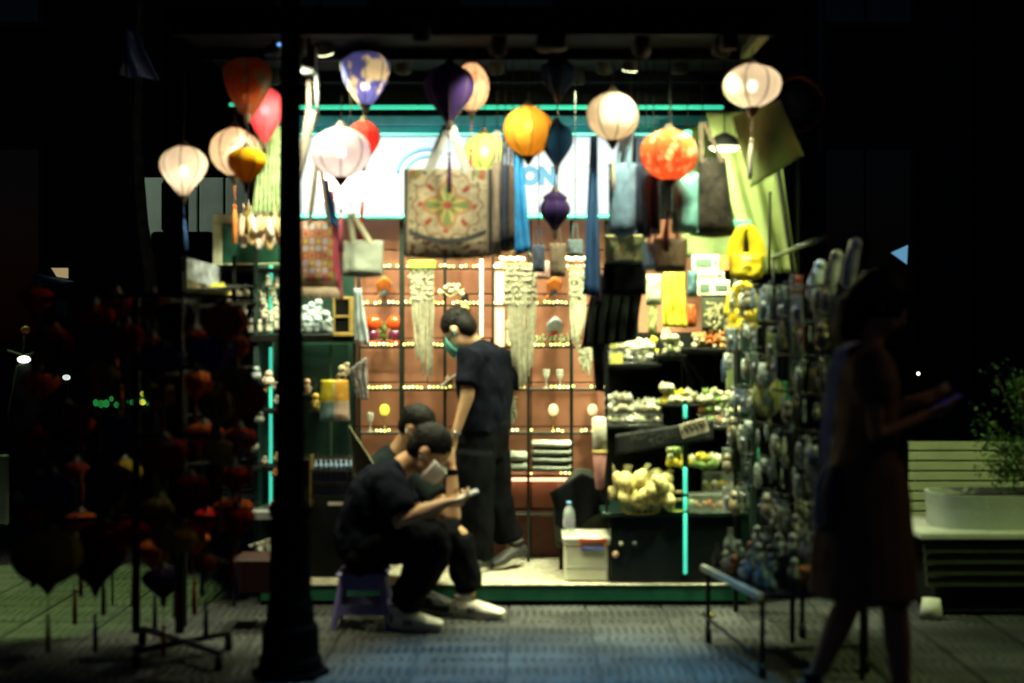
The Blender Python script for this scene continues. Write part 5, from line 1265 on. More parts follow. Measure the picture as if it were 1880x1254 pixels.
for bb in ((a, b_, z1-.012, z1), (a, b_, z0, z0+.02), (a, a+.010, z0+.021, z1-.013), (b_-.022, b_, z0+.021, z1-.013), (a+.011, b_-.023, (z0+z1)/2-.006, (z0+z1)/2+.006)):
    obj('rail', MB().bx(bb[0], bb[1], Y, Y+.02, bb[2], bb[3], .002), yw, yf)
obj('pane', MB().bx(a+.011, b_-.023, Y+.008, Y+.012, z0+.021, z1-.013), black, yf)
# four-colour bag and dolls
def four(v):
    x = (v.x-xof(588, 7.45))/(xof(642, 7.45)-xof(588, 7.45)); z = (v.z-zof(772, 7.45))/(zof(698, 7.45)-zof(772, 7.45))
    n = noise.noise(Vector((v.x*70, v.z*70, 0)))
    c = ((.85, .70, .02) if x < .5 else (.85, .42, .04)) if z > .48 else ((.22, .42, .46) if x < .5 else (.70, .52, .42))
    if abs(x-.5) < .02 or abs(z-.48) < .02: return (.75, .65, .4)
    return (.8, .7, .4) if n > .45 else c
tote('four coloured shopping bag in yellow, orange, blue and pink', 588, 642, 698, 772, 7.45, pr, .05, None, cols=four, seed=70, taper=.10, nu=40, nv=40, wr=.003, group=None)
figurine('cream plush doll peeking over the four coloured bag', W(628, 704, 7.5), .10, mat('cream_plush', (.66, .55, .36), .9, bump=.5), MATS['cream_plush'])
figurine('second cream plush doll behind the four coloured bag', W(637, 688, 7.55), .07, MATS['cream_plush'], MATS['cream_plush'])
figurine('yellow plush toy left of the four coloured bag', W(580, 752, 7.5), .09, mat('yellow_plush', (.75, .52, .12), .9), MATS['yellow_plush'])
figurine('small white and orange toy above the yellow plush toy', W(564, 722, 7.5), .08, mat('orange_white', (.70, .42, .28), .7, var=.6, vs=40), wf)
for px, py in ((628, 706), (637, 690), (580, 754), (564, 724)): obj('toy_ledge', MB().bx(xof(px-9, 7.55), xof(px+9, 7.55), 7.46, 7.62, zof(py+3, 7.5)-.003, zof(py, 7.5)-.001), black, lc)
drape('hanging_cloth', 'grey lace shawl hanging beside the four coloured bag', 'cloth', ((640, 680), (672, 655)), ((655, 730), (676, 735)), 7.45, mat('grey_lace', (.32, .30, .30), .9, var=.8, vs=40), .015, 3, nu=20)
brd = solo('leaning_board', MB().add([W(641, 782, 7.35), W(690, 858, 7.35), W(690, 866, 7.45), W(648, 872, 7.45)]+[p+Vector((0, .02, 0)) for p in (W(641, 782, 7.35), W(690, 858, 7.35), W(690, 866, 7.45), W(648, 872, 7.45))],
     [(0, 3, 2, 1), (4, 5, 6, 7), (0, 1, 5, 4), (1, 2, 6, 5), (2, 3, 7, 6), (3, 0, 4, 7)]), mat('khaki_board', (.30, .32, .18), .8), 'khaki card leaning behind the seated people', 'card')
# rows of little bottles
br = thing('bottle_rack', 'black three tier rack of small bottles behind the seated back', 'rack', W(610, 912, 7.5))
for yy in (862, 884, 908): obj('tier', MB().bx(xof(572, 7.5), xof(650, 7.5), 7.46, 7.56, zof(yy+3, 7.5), zof(yy, 7.5)), black, br)
for px in (572, 650): obj('end', MB().bx(xof(px, 7.5)-.004, xof(px, 7.5)+.004, 7.46, 7.56, zof(930, 7.5), zof(835, 7.5)), mat('brass', (.45, .34, .1), .35, .7), br)
obj('drawer_front', MB().bx(xof(602, 7.45), xof(630, 7.45), 7.452, 7.458, zof(928, 7.45), zof(922, 7.45)), mat('white_glaze2', (.5, .5, .42), .4), br)
b0_ = None
for r, (yy, cols_) in enumerate(((862, [(.35, .5, .75), (.6, .68, .8)]), (884, [(.65, .65, .6), (.5, .5, .45)]), (908, [(.6, .12, .06), (.65, .45, .1), (.15, .4, .2), (.6, .3, .25)]))):
    for i in range(8):
        p = W(580+i*9.2, yy, 7.5)
        cm = mat('bottle_%d_%d' % (r, i % len(cols_)), cols_[i % len(cols_)], .2, spec=.8)
        if b0_ is None:
            b0_ = thing('bottle', 'small bottle', 'bottle', p); obj('glass', MB().lathe([(0, 0), (.011, 0), (.011, .028), (.005, .036), (.005, .042)], p, 10), cm, b0_); obj('cap', MB().loft([p+Vector((0, 0, .042)), p+Vector((0, 0, .050))], .006, (1, 0, 0), 8, 0), steel, b0_); o = b0_
        else: o = dup(b0_, p)
        paint(o.children[0], cm)
        o['label'] = ('small bottle with a pale blue cap in the top tier of the bottle rack', 'small clear bottle in the middle tier of the bottle rack', 'small bright coloured bottle in the bottom tier of the bottle rack')[r]
        o['group'] = ('top tier bottles', 'middle tier bottles', 'bottom tier bottles')[r]

# ---- packets leaning in the side rack at the far left
sr = thing('side_rack', 'black side rack with leaning packets at the left end of the kiosk', 'rack', (xof(385, 7.2), 7.2, 0))
for px, Y in ((340, 7.0), (430, 7.5)): obj('upright', MB().bx(xof(px, Y)-.008, xof(px, Y)+.008, Y-.008, Y+.008, 0, zof(470, Y)), black, sr)
for yy in (530, 560, 600, 680, 760, 850): obj('shelf', MB().add([W(340, yy, 7.0), W(430, yy-8, 7.5), W(430, yy-8, 7.5)+Vector((.1, .1, 0)), W(340, yy, 7.0)+Vector((.12, .1, 0))]+[p-Vector((0, 0, .012)) for p in (W(340, yy, 7.0), W(430, yy-8, 7.5), W(430, yy-8, 7.5)+Vector((.1, .1, 0)), W(340, yy, 7.0)+Vector((.12, .1, 0)))],
    [(0, 1, 2, 3), (4, 7, 6, 5), (0, 4, 5, 1), (1, 5, 6, 2), (2, 6, 7, 3), (3, 7, 4, 0)]), black, sr)
def slab(name, label, cat, quad, th, m, cols=None, group=None):
    q4 = [Vector(p) for p in quad]; n = (q4[1]-q4[0]).cross(q4[3]-q4[0]).normalized(); back = [p-n*th for p in q4]
    if n.y < 0: back = [p+n*-th for p in q4]
    return solo(name, MB().add(q4+back, [(0, 1, 2, 3), (7, 6, 5, 4), (0, 4, 5, 1), (1, 5, 6, 2), (2, 6, 7, 3), (3, 7, 4, 0)]), m, label, cat, group)
slab('postcard_packet', 'white wrapped packet with grey pictures leaning at the far left', 'packet', (W(341, 512, 7.0), W(404, 530, 7.3), W(402, 488, 7.3), W(340, 472, 7.0)), .02, mat('packet_grey', (.30, .34, .40), .3, var=.7, vs=20, spec=.8))
slab('snack_packet', 'yellow packet lying under the white wrapped packet', 'packet', (W(372, 545, 7.15), W(426, 540, 7.3), W(410, 518, 7.3), W(366, 522, 7.15)), .03, mat('packet_yellow', (.50, .46, .06), .35, var=.3, spec=.8))
slab('snack_packet', 'pink and white packet beside the yellow packet', 'packet', (W(404, 556, 7.25), W(424, 552, 7.3), W(424, 528, 7.3), W(402, 530, 7.25)), .03, mat('packet_pink', (.50, .36, .36), .35, var=.5))
slab('snack_packet', 'brown and violet packet left of the yellow packet', 'packet', (W(342, 545, 7.0), W(370, 548, 7.12), W(368, 520, 7.12), W(341, 514, 7.0)), .03, mat('packet_brown', (.20, .17, .10), .4, var=.7, vs=30))
slab('snack_packet', 'dim olive packet below the brown and violet one', 'packet', (W(338, 590, 7.0), W(364, 592, 7.12), W(362, 560, 7.12), W(336, 556, 7.0)), .03, mat('packet_olive', (.14, .13, .06), .4, var=.7, vs=30))
for i, (px, py, r, c, lab) in enumerate(((492, 700, .034, (.70, .58, .48), 'round cream plush ball above the lower green neon'), (470, 690, .03, (.35, .42, .45), 'grey plush toy beside the cream plush ball'), (486, 716, .02, (.75, .50, .12), 'yellow toy touching the green neon tube'),
    (506, 712, .02, (.62, .60, .52), 'white toy right of the green neon tube'), (508, 738, .022, (.5, .5, .46), 'grey white toy below the white toy by the neon'), (500, 932, .022, (.55, .04, .02), 'red toy on the steel shelf by the iron post'),
    (462, 820, .04, (.30, .30, .26), 'pale grey cloth doll on the lower left shelf'), (508, 842, .02, (.62, .5, .25), 'yellow trinket at the foot of the green neon'), (445, 700, .03, (.2, .22, .25), 'grey blue toy left of the neon'), (476, 770, .028, (.22, .26, .22), 'grey green toy below the middle of the neon'),
    (504, 870, .018, (.5, .2, .06), 'orange trinket near the foot of the neon'), (486, 848, .02, (.55, .5, .4), 'cream trinket left of the yellow trinket'))):
    p = W(px, py, 7.5)
    t = thing('plush_toy', lab, 'toy', p); tm = mat('toy_%d' % i, c, .9, bump=.6, bs=120)
    obj('body', MB().ball(p, r, (1, .9, .9), 12, 8, .05), tm, t); obj('head', MB().ball(p+Vector((.004, -.005, r*1.1)), r*.62, seg=10, rings=7), tm, t)
drape('hanging_cloth', 'pale grey leaflet fanned on the steel shelf', 'cloth', ((455, 1002), (505, 985)), ((470, 1015), (500, 1030)), 7.2, mat('leaflet', (.35, .36, .30), .8, var=.7, vs=30), .02, 2)

# ================================================================= right hand counter and its plush goods
rc = thing('display_counter', 'black shelved counter crowded with plush balls at the right of the kiosk', 'counter', (xof(1245, 7.6), 7.6, 0))
Y = 7.55
obj('cabinet', MB().bx(xof(1121, Y), xof(1372, Y), Y, 8.1, ZP, zof(950, Y), .003), mat('gloss_black', (.010, .014, .013), .2), rc)
obj('counter_top', MB().bx(xof(1105, Y), xof(1374, Y), Y-.03, 8.1, zof(948, Y), zof(940, Y), .002), dkgreen, rc)
obj('kick_board', MB().bx(xof(1121, Y), xof(1372, Y), Y-.02, Y-.002, ZP-.09, zof(1064, Y)), black, rc)
for (x0, x1, yy) in ((1112, 1215, 668), (1200, 1262, 652), (1262, 1374, 640), (1108, 1225, 782), (1215, 1282, 742), (1278, 1374, 784)):
    Yq = 7.72 if yy < 700 else 7.62; obj('shelf', MB().bx(xof(x0, Yq), xof(x1, Yq), Yq-.01, 8.07, zof(yy+5, Yq), zof(yy, Yq), .002), black, rc)
obj('back_panel', MB().bx(xof(1114, 8.1), xof(1380, 8.1), 8.08, 8.10, ZP, zof(610, 8.1)), mat('counter_back', (.008, .009, .008), .8, spec=.1), rc)
for px in (1114, 1374): obj('post', MB().bx(xof(px, Y)-.008, xof(px, Y)+.008, Y, Y+.016, zof(945, Y), zof(600, Y)), black, rc)
obj('pale_post', MB().bx(xof(1334, 7.5), xof(1350, 7.5), 7.5, 7.52, zof(715, 7.5), zof(650, 7.5), .003), mat('pale_green_board', (.36, .44, .20), .6), rc)
for (y0, y1) in ((860, 905), (944, 1052), (746, 766), (914, 936)):
    obj('neon_tube', MB().loft([W(1258, y0, 7.50), W(1258, y1, 7.50)], .010, (1, 0, 0), 8, .6), MATS['neon_teal'], rc)
obj('neon_housing', MB().bx(xof(1253, 7.53), xof(1263, 7.53), 7.515, 7.538, zof(1056, 7.53), zof(735, 7.53)), dkgreen, rc)
pp = None
ppc = {k_: mat('plush_'+k_, c, .95, var=.12, bump=.7, bs=120) for k_, c in dict(cream=(.80, .76, .54), white=(.74, .76, .62), sage=(.50, .58, .30), yellow=(.72, .60, .06), rust=(.55, .16, .04), orange=(.66, .34, .12), green=(.28, .42, .12), tan=(.50, .36, .18)).items()}
def basket(label, x0, x1, y0, y1, Y, m):
    t = thing('basket', label, 'basket', W((x0+x1)/2, y1, Y+.08))
    a, b_, z0, z1 = xof(x0, Y), xof(x1, Y), zof(y1, Y), zof(y0, Y)
    obj('floor', MB().bx(a, b_, Y, Y+.16, z0, z0+.004), m, t)
    mb = MB()
    for z in (z0+.006, (z0+z1)/2, z1): mb.tube([(a, Y, z), (b_, Y, z)], .0025, 4).tube([(a, Y+.16, z), (b_, Y+.16, z)], .0025, 4).tube([(a, Y, z), (a, Y+.16, z)], .0025, 4).tube([(b_, Y, z), (b_, Y+.16, z)], .0025, 4)
    n = max(4, int((x1-x0)/16))
    for i in range(n+1): mb.tube([(a+(b_-a)*i/n, Y, z0), (a+(b_-a)*i/n, Y, z1)], .002, 4)
    obj('wire_side', mb, steel, t); return t
def pile(label, group, x0, x1, y0, y1, Y, n, pal, r=(.018, .026), seed=0, ears=True):
    global pp
    q = random.Random(seed)
    cols_ = max(2, int((x1-x0)/13)); rows = math.ceil(n/cols_)
    for i in range(n):
        c_, r_ = i % cols_, i//cols_
        px = x0+8+(x1-x0-16)*(c_+.5*(r_ % 2)*.8)/(max(1, cols_-1)+.4)+q.uniform(-2, 2); py = y1-6-(y1-y0-12)*(r_/max(1, rows-1))+q.uniform(-3, 3)
        p = W(px, py, Y+.04+.03*(r_ % 2)+q.uniform(-.02, .02)); rr = q.uniform(*r)*1.12
        if pp is None:
            pp = obj('plush_ball', MB().ball((0, 0, 0), 1, (1, 1, .92), 14, 10, .12).ball((-.5, 0, .85), .28, seg=7, rings=5).ball((.5, 0, .85), .28, seg=7, rings=5), ppc['cream'])
            tag(pp, 'x', 'plush toy'); o = pp
        else: o = pp.copy(); C.objects.link(o)
        o.location = p; o.scale = (rr,)*3; o.rotation_euler = (q.uniform(-.6, .6), q.uniform(-.6, .6), q.uniform(0, 6))
        k_ = q.choice(pal); paint(o, ppc[k_]); o['label'] = label.replace('*', k_); o['group'] = group
basket('wire basket of cream plush balls, top left of the right counter', 1118, 1206, 646, 668, 7.72, steel)
pile('* plush ball heaped in the top left basket of the right counter', 'plush in the top left basket', 1118, 1208, 612, 662, 7.75, 26, ['cream', 'white', 'cream', 'sage', 'yellow'], seed=1)
slab('price_card', 'yellow card on the front of the top left basket', 'card', (W(1120, 668, 7.71), W(1144, 668, 7.71), W(1144, 648, 7.71), W(1120, 648, 7.71)), .003, mat('card_yellow', (.62, .60, .14), .7))
slab('price_card', 'yellow card standing behind the yellow basket card', 'card', (W(1120, 640, 7.57), W(1132, 640, 7.57), W(1132, 624, 7.57), W(1120, 624, 7.57)), .003, MATS['card_yellow'])
pile('* plush ball in the small heap beside the top left basket', 'plush in the small upper heap', 1212, 1254, 604, 650, 7.74, 10, ['white', 'cream', 'sage'], seed=2)
pile('* trinket ball heaped in the red tray at the top right of the counter', 'trinkets in the red tray', 1268, 1354, 606, 640, 7.74, 34, ['rust', 'orange', 'rust', 'cream', 'rust', 'tan'], r=(.012, .017), seed=3)
pile('* trinket ball on the far edge of the red tray', 'trinkets at the edge of the red tray', 1325, 1352, 602, 622, 7.74, 5, ['cream', 'yellow'], r=(.013, .018), seed=33)
basket('wire basket of pale plush balls, middle left of the right counter', 1112, 1216, 762, 782, 7.62, steel)
pile('* plush ball heaped in the middle left basket of the right counter', 'plush in the middle left basket', 1110, 1218, 724, 778, 7.64, 36, ['cream', 'white', 'sage', 'cream', 'white'], r=(.019, .028), seed=4)
pile('* plush ball in the small heap between the two middle baskets', 'plush between the middle baskets', 1212, 1282, 706, 742, 7.64, 12, ['cream', 'yellow', 'cream'], r=(.02, .028), seed=5)
basket('wire basket of mixed plush balls, middle right of the right counter', 1284, 1368, 764, 784, 7.62, steel)
pile('* plush ball heaped in the middle right basket of the right counter', 'plush in the middle right basket', 1282, 1372, 716, 778, 7.64, 34, ['cream', 'sage', 'tan', 'white', 'green', 'cream', 'orange'], r=(.017, .026), seed=6)
pile('* plush ball strung under the dark banner above the baskets of bags', 'plush strung under the dark banner', 1222, 1326, 822, 858, 7.52, 18, ['sage', 'yellow', 'green', 'cream', 'yellow'], r=(.019, .026), seed=7)
# bundle of yellow packets in clear bags
yb = thing('packet_basket', 'wire basket bursting with yellow sweets in clear bags on the counter', 'basket', W(1176, 942, 7.5))
mb = MB()
for z in (940, 915, 892): mb.lathe([((.115 if z < 930 else .1), 0), ((.117 if z < 930 else .102), .004)], W(1176, z, 7.55), 24)
for i in range(20):
    a = 2*PI*i/20; c = W(1176, 940, 7.55); mb.tube([c+Vector((.10*math.cos(a), .10*math.sin(a), 0)), c+Vector((.125*math.cos(a), .125*math.sin(a), .14))], .002, 4)
obj('wire', mb, mat('gold_metal', (.55, .42, .12), .3, .8), yb)
clr = glass('cellophane', (.9, .85, .4), .16, .15)
sb = None; c0z, c0x = W(1178, 900, 7.55).z, W(1178, 900, 7.55).x
for i in range(34):
    a = q.uniform(0, 2*PI); e = q.uniform(.0, .15); c = W(1178, 905, 7.55)+Vector((e*math.cos(a)*1.15, e*math.sin(a)*.7, q.uniform(-.06, .11)*(1-e*2.5)))
    if sb is None:
        sb = thing('sweet_bag', 'x', 'sweet bag', c, 'bags of yellow sweets in the counter basket')
        obj('sweets', MB().ball(c, .042, (1, .7, 1.0), 10, 7, .35, None, 5), mat('sweets_yellow', (.78, .66, .26), .5, var=.35, vs=60), sb)
        obj('wrapper', MB().ball(c, .043, (.95, .65, 1.15), 9, 7, .3, None, 8).loft([c+Vector((0, 0, .04)), c+Vector((.01, 0, .075))], [(.012, .008), (.028, .005)], (1, 0, 0), 8, .2), clr, sb); o = sb
    else:
        o = copy_tree(sb); o.location = c; o.rotation_euler = (q.uniform(-.6, .6), q.uniform(-.6, .6), q.uniform(0, 6)); o.scale = (q.uniform(.8, 1.2),)*3
    o['label'] = 'clear bag of yellow sweets %s %s of the counter basket' % (('low', 'high')[o.location.z > c0z], ('at the left side', 'in the middle', 'at the right side')[0 if o.location.x < c0x-.04 else 2 if o.location.x > c0x+.04 else 1])
# dark banner with faded lettering, clear boxes, cards
bn = thing('banner', 'dark slanted cloth banner with faint pale lettering over the counter', 'banner', W(1215, 830, 7.5))
obj('cloth', MB().grid(lambda u, v: W(1130+(1310-1130)*u, 826-28*u-(38)*(1-v)+10, 7.5+.01*math.sin(u*9)), 24, 6, .003), mat('banner_black', (.014, .016, .016), .8), bn)
txm = mat('faded_print', (.055, .06, .05), .9, var=.7, vs=30)
def txt_mesh(*a, **k_):
    return lettering(*a, **k_)
txt_mesh('ADL', W(1158, 814, 7.485), .075, txm, bn, rot=(R(90), R(-22), 0)); txt_mesh('TORE', W(1195, 822, 7.485), .062, txm, bn, rot=(R(90), R(-25), 0))
pc = thing('patterned_card', 'cream card with black squiggle print stuck in the dark banner', 'card', W(1272, 800, 7.45))
obj('card', MB().box(W(1274, 786, 7.46), (.145, .006, .075), Matrix.Rotation(-.28, 4, 'Y'), .002), mat('squiggle', (.60, .52, .38), .7), pc)
mb = MB()
for i in range(9):
    c = W(1256+i*4.6, 792-i*1.2-(i % 2)*7, 7.452); mb.loft([c+Vector((.012*math.cos(a), 0, .014*math.sin(a))) for a in (0, 1.2, 2.4, 3.6, 4.6)], .003, (0, 1, 0), 5, 0)
obj('squiggle', mb, black, pc)
def box_clear(label, x0, x1, y0, y1, Y, pal, seed):
    t = thing('clear_box', label, 'box', W((x0+x1)/2, y1, Y+.06)); a, b_, z0, z1 = xof(x0, Y), xof(x1, Y), zof(y1, Y), zof(y0, Y)
    obj('box', MB().bx(a, b_, Y, Y+.13, z0, z1, .003), glass('box_plastic', (.55, .62, .5), .28, .2), t)
    q = random.Random(seed)
    for i in range(12):
        c = (a+(b_-a)*(.06+.88*i/11), Y+.05+q.uniform(-.02, .02), z0+.03+q.uniform(-.005, .02)); obj('charm', MB().ball(c, q.uniform(.014, .022), (1, 1, 1.2), 8, 6, .2, None, i), ppc[q.choice(pal)], t)
box_clear('clear plastic box of red and white trinkets at the end of the counter', 1264, 1368, 908, 942, 7.48, ['rust', 'cream', 'sage', 'tan'], 1)
box_clear('clear plastic box of green and orange trinkets behind the longer box', 1293, 1368, 868, 906, 7.66, ['sage', 'rust', 'yellow', 'tan', 'white'], 2)
slab('white_packet', 'white packet lying on the long clear box', 'packet', (W(1330, 908, 7.5), W(1362, 906, 7.5), W(1360, 897, 7.6), W(1330, 899, 7.6)), .012, wf)
solo('lime_dish', MB().lathe([(.0, 0), (.04, .004), (.05, .014), (.045, .014), (0, .006)], W(1240, 941, 7.53), 16), mat('lime_glaze', (.50, .60, .12), .4), 'small lime green dish on the counter beside the neon tube', 'dish')
for i, yy in enumerate((920, 934)):
    solo('candle_dish', MB().lathe([(.0, 0), (.03, .0), (.034, .016), (0, .016)], W(1250, yy-14, 7.56), 14), mat('tan_glaze', (.35, .26, .12), .4), ('upper', 'lower')[i]+' tan dish stacked above the lime dish', 'dish')
# price cards on the wall, dried flower frame
wc = mat('wall_card', (.70, .70, .50), .7)
cdt = mat('card_text', (.10, .16, .12), .7)
for i, (x0, x1, y0, y1) in enumerate(((1270, 1320, 468, 496), (1276, 1330, 498, 513), (1278, 1340, 514, 542))):
    t = thing('price_card', ('upper white price card with dark block letters beside the yellow bag', 'narrow white price card between two larger ones', 'lower white price card with a teal block beside the yellow bag')[i], 'card', W((x0+x1)/2, y1, 7.8))
    obj('card', MB().bx(xof(x0, 7.8), xof(x1, 7.8), 7.79, 7.8, zof(y1, 7.8), zof(y0, 7.8), .002), wc, t)
    obj('print', MB().bx(xof(x0+6, 7.8), xof(x0+ (36 if i != 2 else 24), 7.8), 7.785, 7.7885, zof(y1-7, 7.8), zof(y0+7, 7.8)).bx(xof(x0+ (40 if i != 2 else 34), 7.8), xof(x1-5, 7.8), 7.785, 7.7885, zof(y1-10, 7.8), zof(y0+9, 7.8)), cdt, t)
solo('orange_card', MB().bx(xof(1322, 7.8), xof(1338, 7.8), 7.79, 7.8, zof(496, 7.8), zof(470, 7.8)), mat('orange_card', (.60, .20, .06), .7), 'small orange card left of the bright yellow bag', 'card')
fw = thing('picture_frame', 'framed dried flowers on a dark ground under the price cards', 'frame', W(1315, 602, 7.8))
obj('backing', MB().bx(xof(1288, 7.8), xof(1340, 7.8), 7.79, 7.8, zof(602, 7.8), zof(546, 7.8), .002), mat('frame_dark', (.06, .07, .04), .7), fw)
mb = MB(); q2 = random.Random(8)
for i in range(60):
    c = W(1312+q2.gauss(0, 9), 575+q2.gauss(0, 12), 7.78); d = Vector((q2.uniform(-1, 1), -.1, q2.uniform(-1, 1))).normalized(); s_ = d.cross(Vector((0, 1, 0)))
    mb.add([c, c+d*.012+s_*.006, c+d*.028, c+d*.012-s_*.006], [(0, 1, 2, 3)])
obj('dried_flowers', mb, mat('dried_petal', (.55, .50, .26), .8, var=.5, vs=60), fw)
# olive tarpaulin tied back at the right corner
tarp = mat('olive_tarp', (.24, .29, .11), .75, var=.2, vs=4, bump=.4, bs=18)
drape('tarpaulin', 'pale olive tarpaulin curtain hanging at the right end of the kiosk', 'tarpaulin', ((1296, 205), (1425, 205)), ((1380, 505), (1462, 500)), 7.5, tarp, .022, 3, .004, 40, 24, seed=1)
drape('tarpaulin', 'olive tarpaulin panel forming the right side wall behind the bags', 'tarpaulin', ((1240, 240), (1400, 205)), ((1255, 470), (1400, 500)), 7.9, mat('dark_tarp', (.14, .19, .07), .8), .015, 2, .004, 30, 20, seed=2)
mb = MB().grid(lambda u, v: W((1342+(1432-1342)*u)*(1-v)+(1378+(1476-1378)*u)*v, (215-32*u)*(1-v)+(345-60*u)*v, 7.1+.02*math.sin(u*7+v*3)+.04*v), 18, 14, .005)
solo('tarpaulin', mb, tarp, 'turned back olive flap of tarpaulin below the brightest cream lantern', 'tarpaulin')
solo('tent_pole', MB().tube([W(1415, 225, 7.2), W(1452, 470, 7.2), W(1462, 560, 7.2)], .012, 8), black, 'dark slanting pole holding the olive tarpaulin', 'pole')
solo('wall_rope', MB().tube([W(1414, 352, 7.35), W(1412, 500, 7.35)], .008, 6), black, 'dark strap hanging down the olive tarpaulin', 'strap')
solo('green_shelf', MB().bx(xof(1335, 7.4), xof(1378, 7.4), 7.35, 7.55, zof(418, 7.4), zof(406, 7.4), .003), mat('sea_green', (.10, .42, .30), .5), 'small sea green ledge above the bright yellow bag', 'ledge')
rs = thing('round_sign', 'dim red rimmed round sign in the dark right of the tarpaulin', 'sign', W(1465, 200, 8.2))
obj('disc', MB().loft([W(1462, 190, 8.2), W(1462, 190, 8.2)+Vector((0, .012, 0))], .085, (1, 0, 0), 28, 0), mat('sign_dull', (.05, .07, .06), .5), rs)
ring = MB()
ring.loft([W(1462, 190, 8.19)+Vector((.155*math.cos(2*PI*i/28), 0, .155*math.sin(2*PI*i/28))) for i in range(29)], (.02), (0, 1, 0), 8, 0); obj('rim', ring, mat('sign_red', (.18, .03, .02), .5), rs)
obj('post', MB().tube([W(1462, 200, 8.25), (xof(1462, 8.25), 8.25, 0)], .02, 8), black, rs)

# ================================================================= chair, storage box, bottle, rolls inside the kiosk
sbx = thing('storage_box', 'translucent white storage box with a red and blue handle on the kiosk floor', 'box', (xof(1075, 7.65), 7.65, ZP))
Y = 7.56; a, b_ = xof(1034, Y), xof(1120, Y); zb, zl = ZP, zof(985, Y)
mb = MB().loft([((a+b_)/2, Y+.16, zb+.0), ((a+b_)/2, Y+.16, zl-.03)], [(.125, .19), (.142, .205)], (1, 0, 0), 4, 0, False)
wp = mat('milky_plastic', (.66, .66, .52), .4, var=.08)
obj('body', MB().bx(a+.008, b_-.008, Y, Y+.28, zb, zl-.03, .012), wp, sbx)
obj('rim', MB().bx(a, b_, Y-.008, Y+.29, zl-.045, zl-.031, .004), wp, sbx)
obj('lid', MB().bx(a-.004, b_+.004, Y-.012, Y+.295, zl-.030, zl, .008), wp, sbx)
obj('rib', MB().bx(a+.012, b_-.012, Y-.003, Y-.0005, zb+.075, zb+.085), wp, sbx)
rm_ = mat('red_plastic', (.60, .10, .03), .4); bm_ = mat('blue_plastic', (.10, .12, .50), .4)
hx0, hx1 = xof(1064, Y), xof(1112, Y)
obj('handle', MB().bx(hx0, hx1, Y-.022, Y-.009, zof(995, Y), zof(988, Y), .002).bx(hx0, hx0+.012, Y-.0225, Y-.0095, zof(1002, Y), zof(987, Y)).bx(hx1-.012, hx1, Y-.0225, Y-.0095, zof(1002, Y), zof(987, Y)), rm_, sbx)
obj('catch', MB().bx(hx0+.008, hx1-.008, Y-.02, Y-.0095, zof(1009, Y), zof(1004, Y), .002), bm_, sbx)
wb = thing('water_bottle', 'clear water bottle with a blue cap standing on the storage box', 'bottle', (xof(1045, 7.62), 7.62, zl))
c = Vector((xof(1045, 7.62), 7.62, zl+.001))
obj('body', MB().lathe([(0, 0), (.03, .0), (.032, .01), (.030, .05), (.032, .07), (.032, .11), (.026, .135), (.012, .155), (.012, .162)], c, 16), glass('bottle_plastic', (.8, .9, .9), .38, .1), wb)
obj('label', MB().lathe([(.0325, .045), (.0325, .085)], c, 16), mat('bottle_label', (.5, .5, .62), .5, var=.6, vs=50), wb)
obj('cap', MB().loft([c+Vector((0, 0, .162)), c+Vector((0, 0, .178))], .0135, (1, 0, 0), 12, 0), mat('cap_blue', (.15, .4, .75), .4), wb)
bag = thing('backpack', 'black cloth draped over a chair back behind the storage box', 'chair', (xof(1068, 7.95), 7.95, ZP))
obj('backrest', MB().loft([W(1070, 1000, 7.9), W(1068, 940, 7.9), W(1070, 890, 7.92), W(1072, 866, 7.95)], [(.15, .04), (.16, .04), (.11, .04), (.06, .03)], (1, 0, 0), 16, .6), mat('dark_olive_cloth', (.025, .028, .02), .85), bag)
obj('draped_cloth', MB().grid(lambda u, v: W(1010+(1110-1010)*u+10*math.sin(v*2), 868+(65+30*math.sin(u*4))*v+60*(abs(u-.6))*(1-.2*v), 7.82-.03*math.sin(u*12)), 24, 12, .006), blackcloth, bag)
for px in (1030, 1110): obj('leg', MB().tube([(xof(px, 7.95), 7.95, ZP), (xof(px, 7.95), 7.93, zof(990, 7.9))], .012, 6), black, bag)
obj('seat', MB().bx(xof(1022, 7.9), xof(1118, 7.9), 7.86, 8.12, zof(1000, 7.9), zof(990, 7.9), .01), black, bag)
t = thing('rolled_mat', 'white rolled mat with a pink lower half standing against the counter', 'mat', (xof(1101, 7.55), 7.6, ZP))
c0, c1, c2 = W(1100, 768, 7.55), W(1101, 826, 7.55), W(1101, 895, 7.55)
obj('white_part', MB().loft([c0, c1], .038, (1, 0, 0), 14, .2), mat('white_cloth', (.66, .62, .48), .9, bump=.4), t)
obj('band', MB().loft([c1, c1-Vector((0, 0, .02))], .039, (1, 0, 0), 14, 0), mat('gold_band', (.5, .38, .1), .5), t)
obj('pink_part', MB().loft([c1-Vector((0, 0, .022)), c2], [.037, .022], (1, 0, 0), 14, .6), mat('pink_cloth', (.50, .22, .20), .9, var=.4), t)
obj('cord', MB().tube([c2, c2+Vector((.02, 0, -.08))], .004, 5), black, t)
for i, (px, py) in enumerate(((1140, 998), (1165, 998), (1130, 1018))):
    solo('door_knob', MB().ball(W(px, py, 7.53), .013 if i < 2 else .018, (1, 1, 1), 10, 7), mat('knob_%d' % i, ((.7, .7, .5), (.2, .25, .2), (.6, .4, .25))[i], .3), ('pale round knob on the black cabinet', 'dim round knob on the black cabinet', 'tan round sticker by the box handle')[i], 'knob')
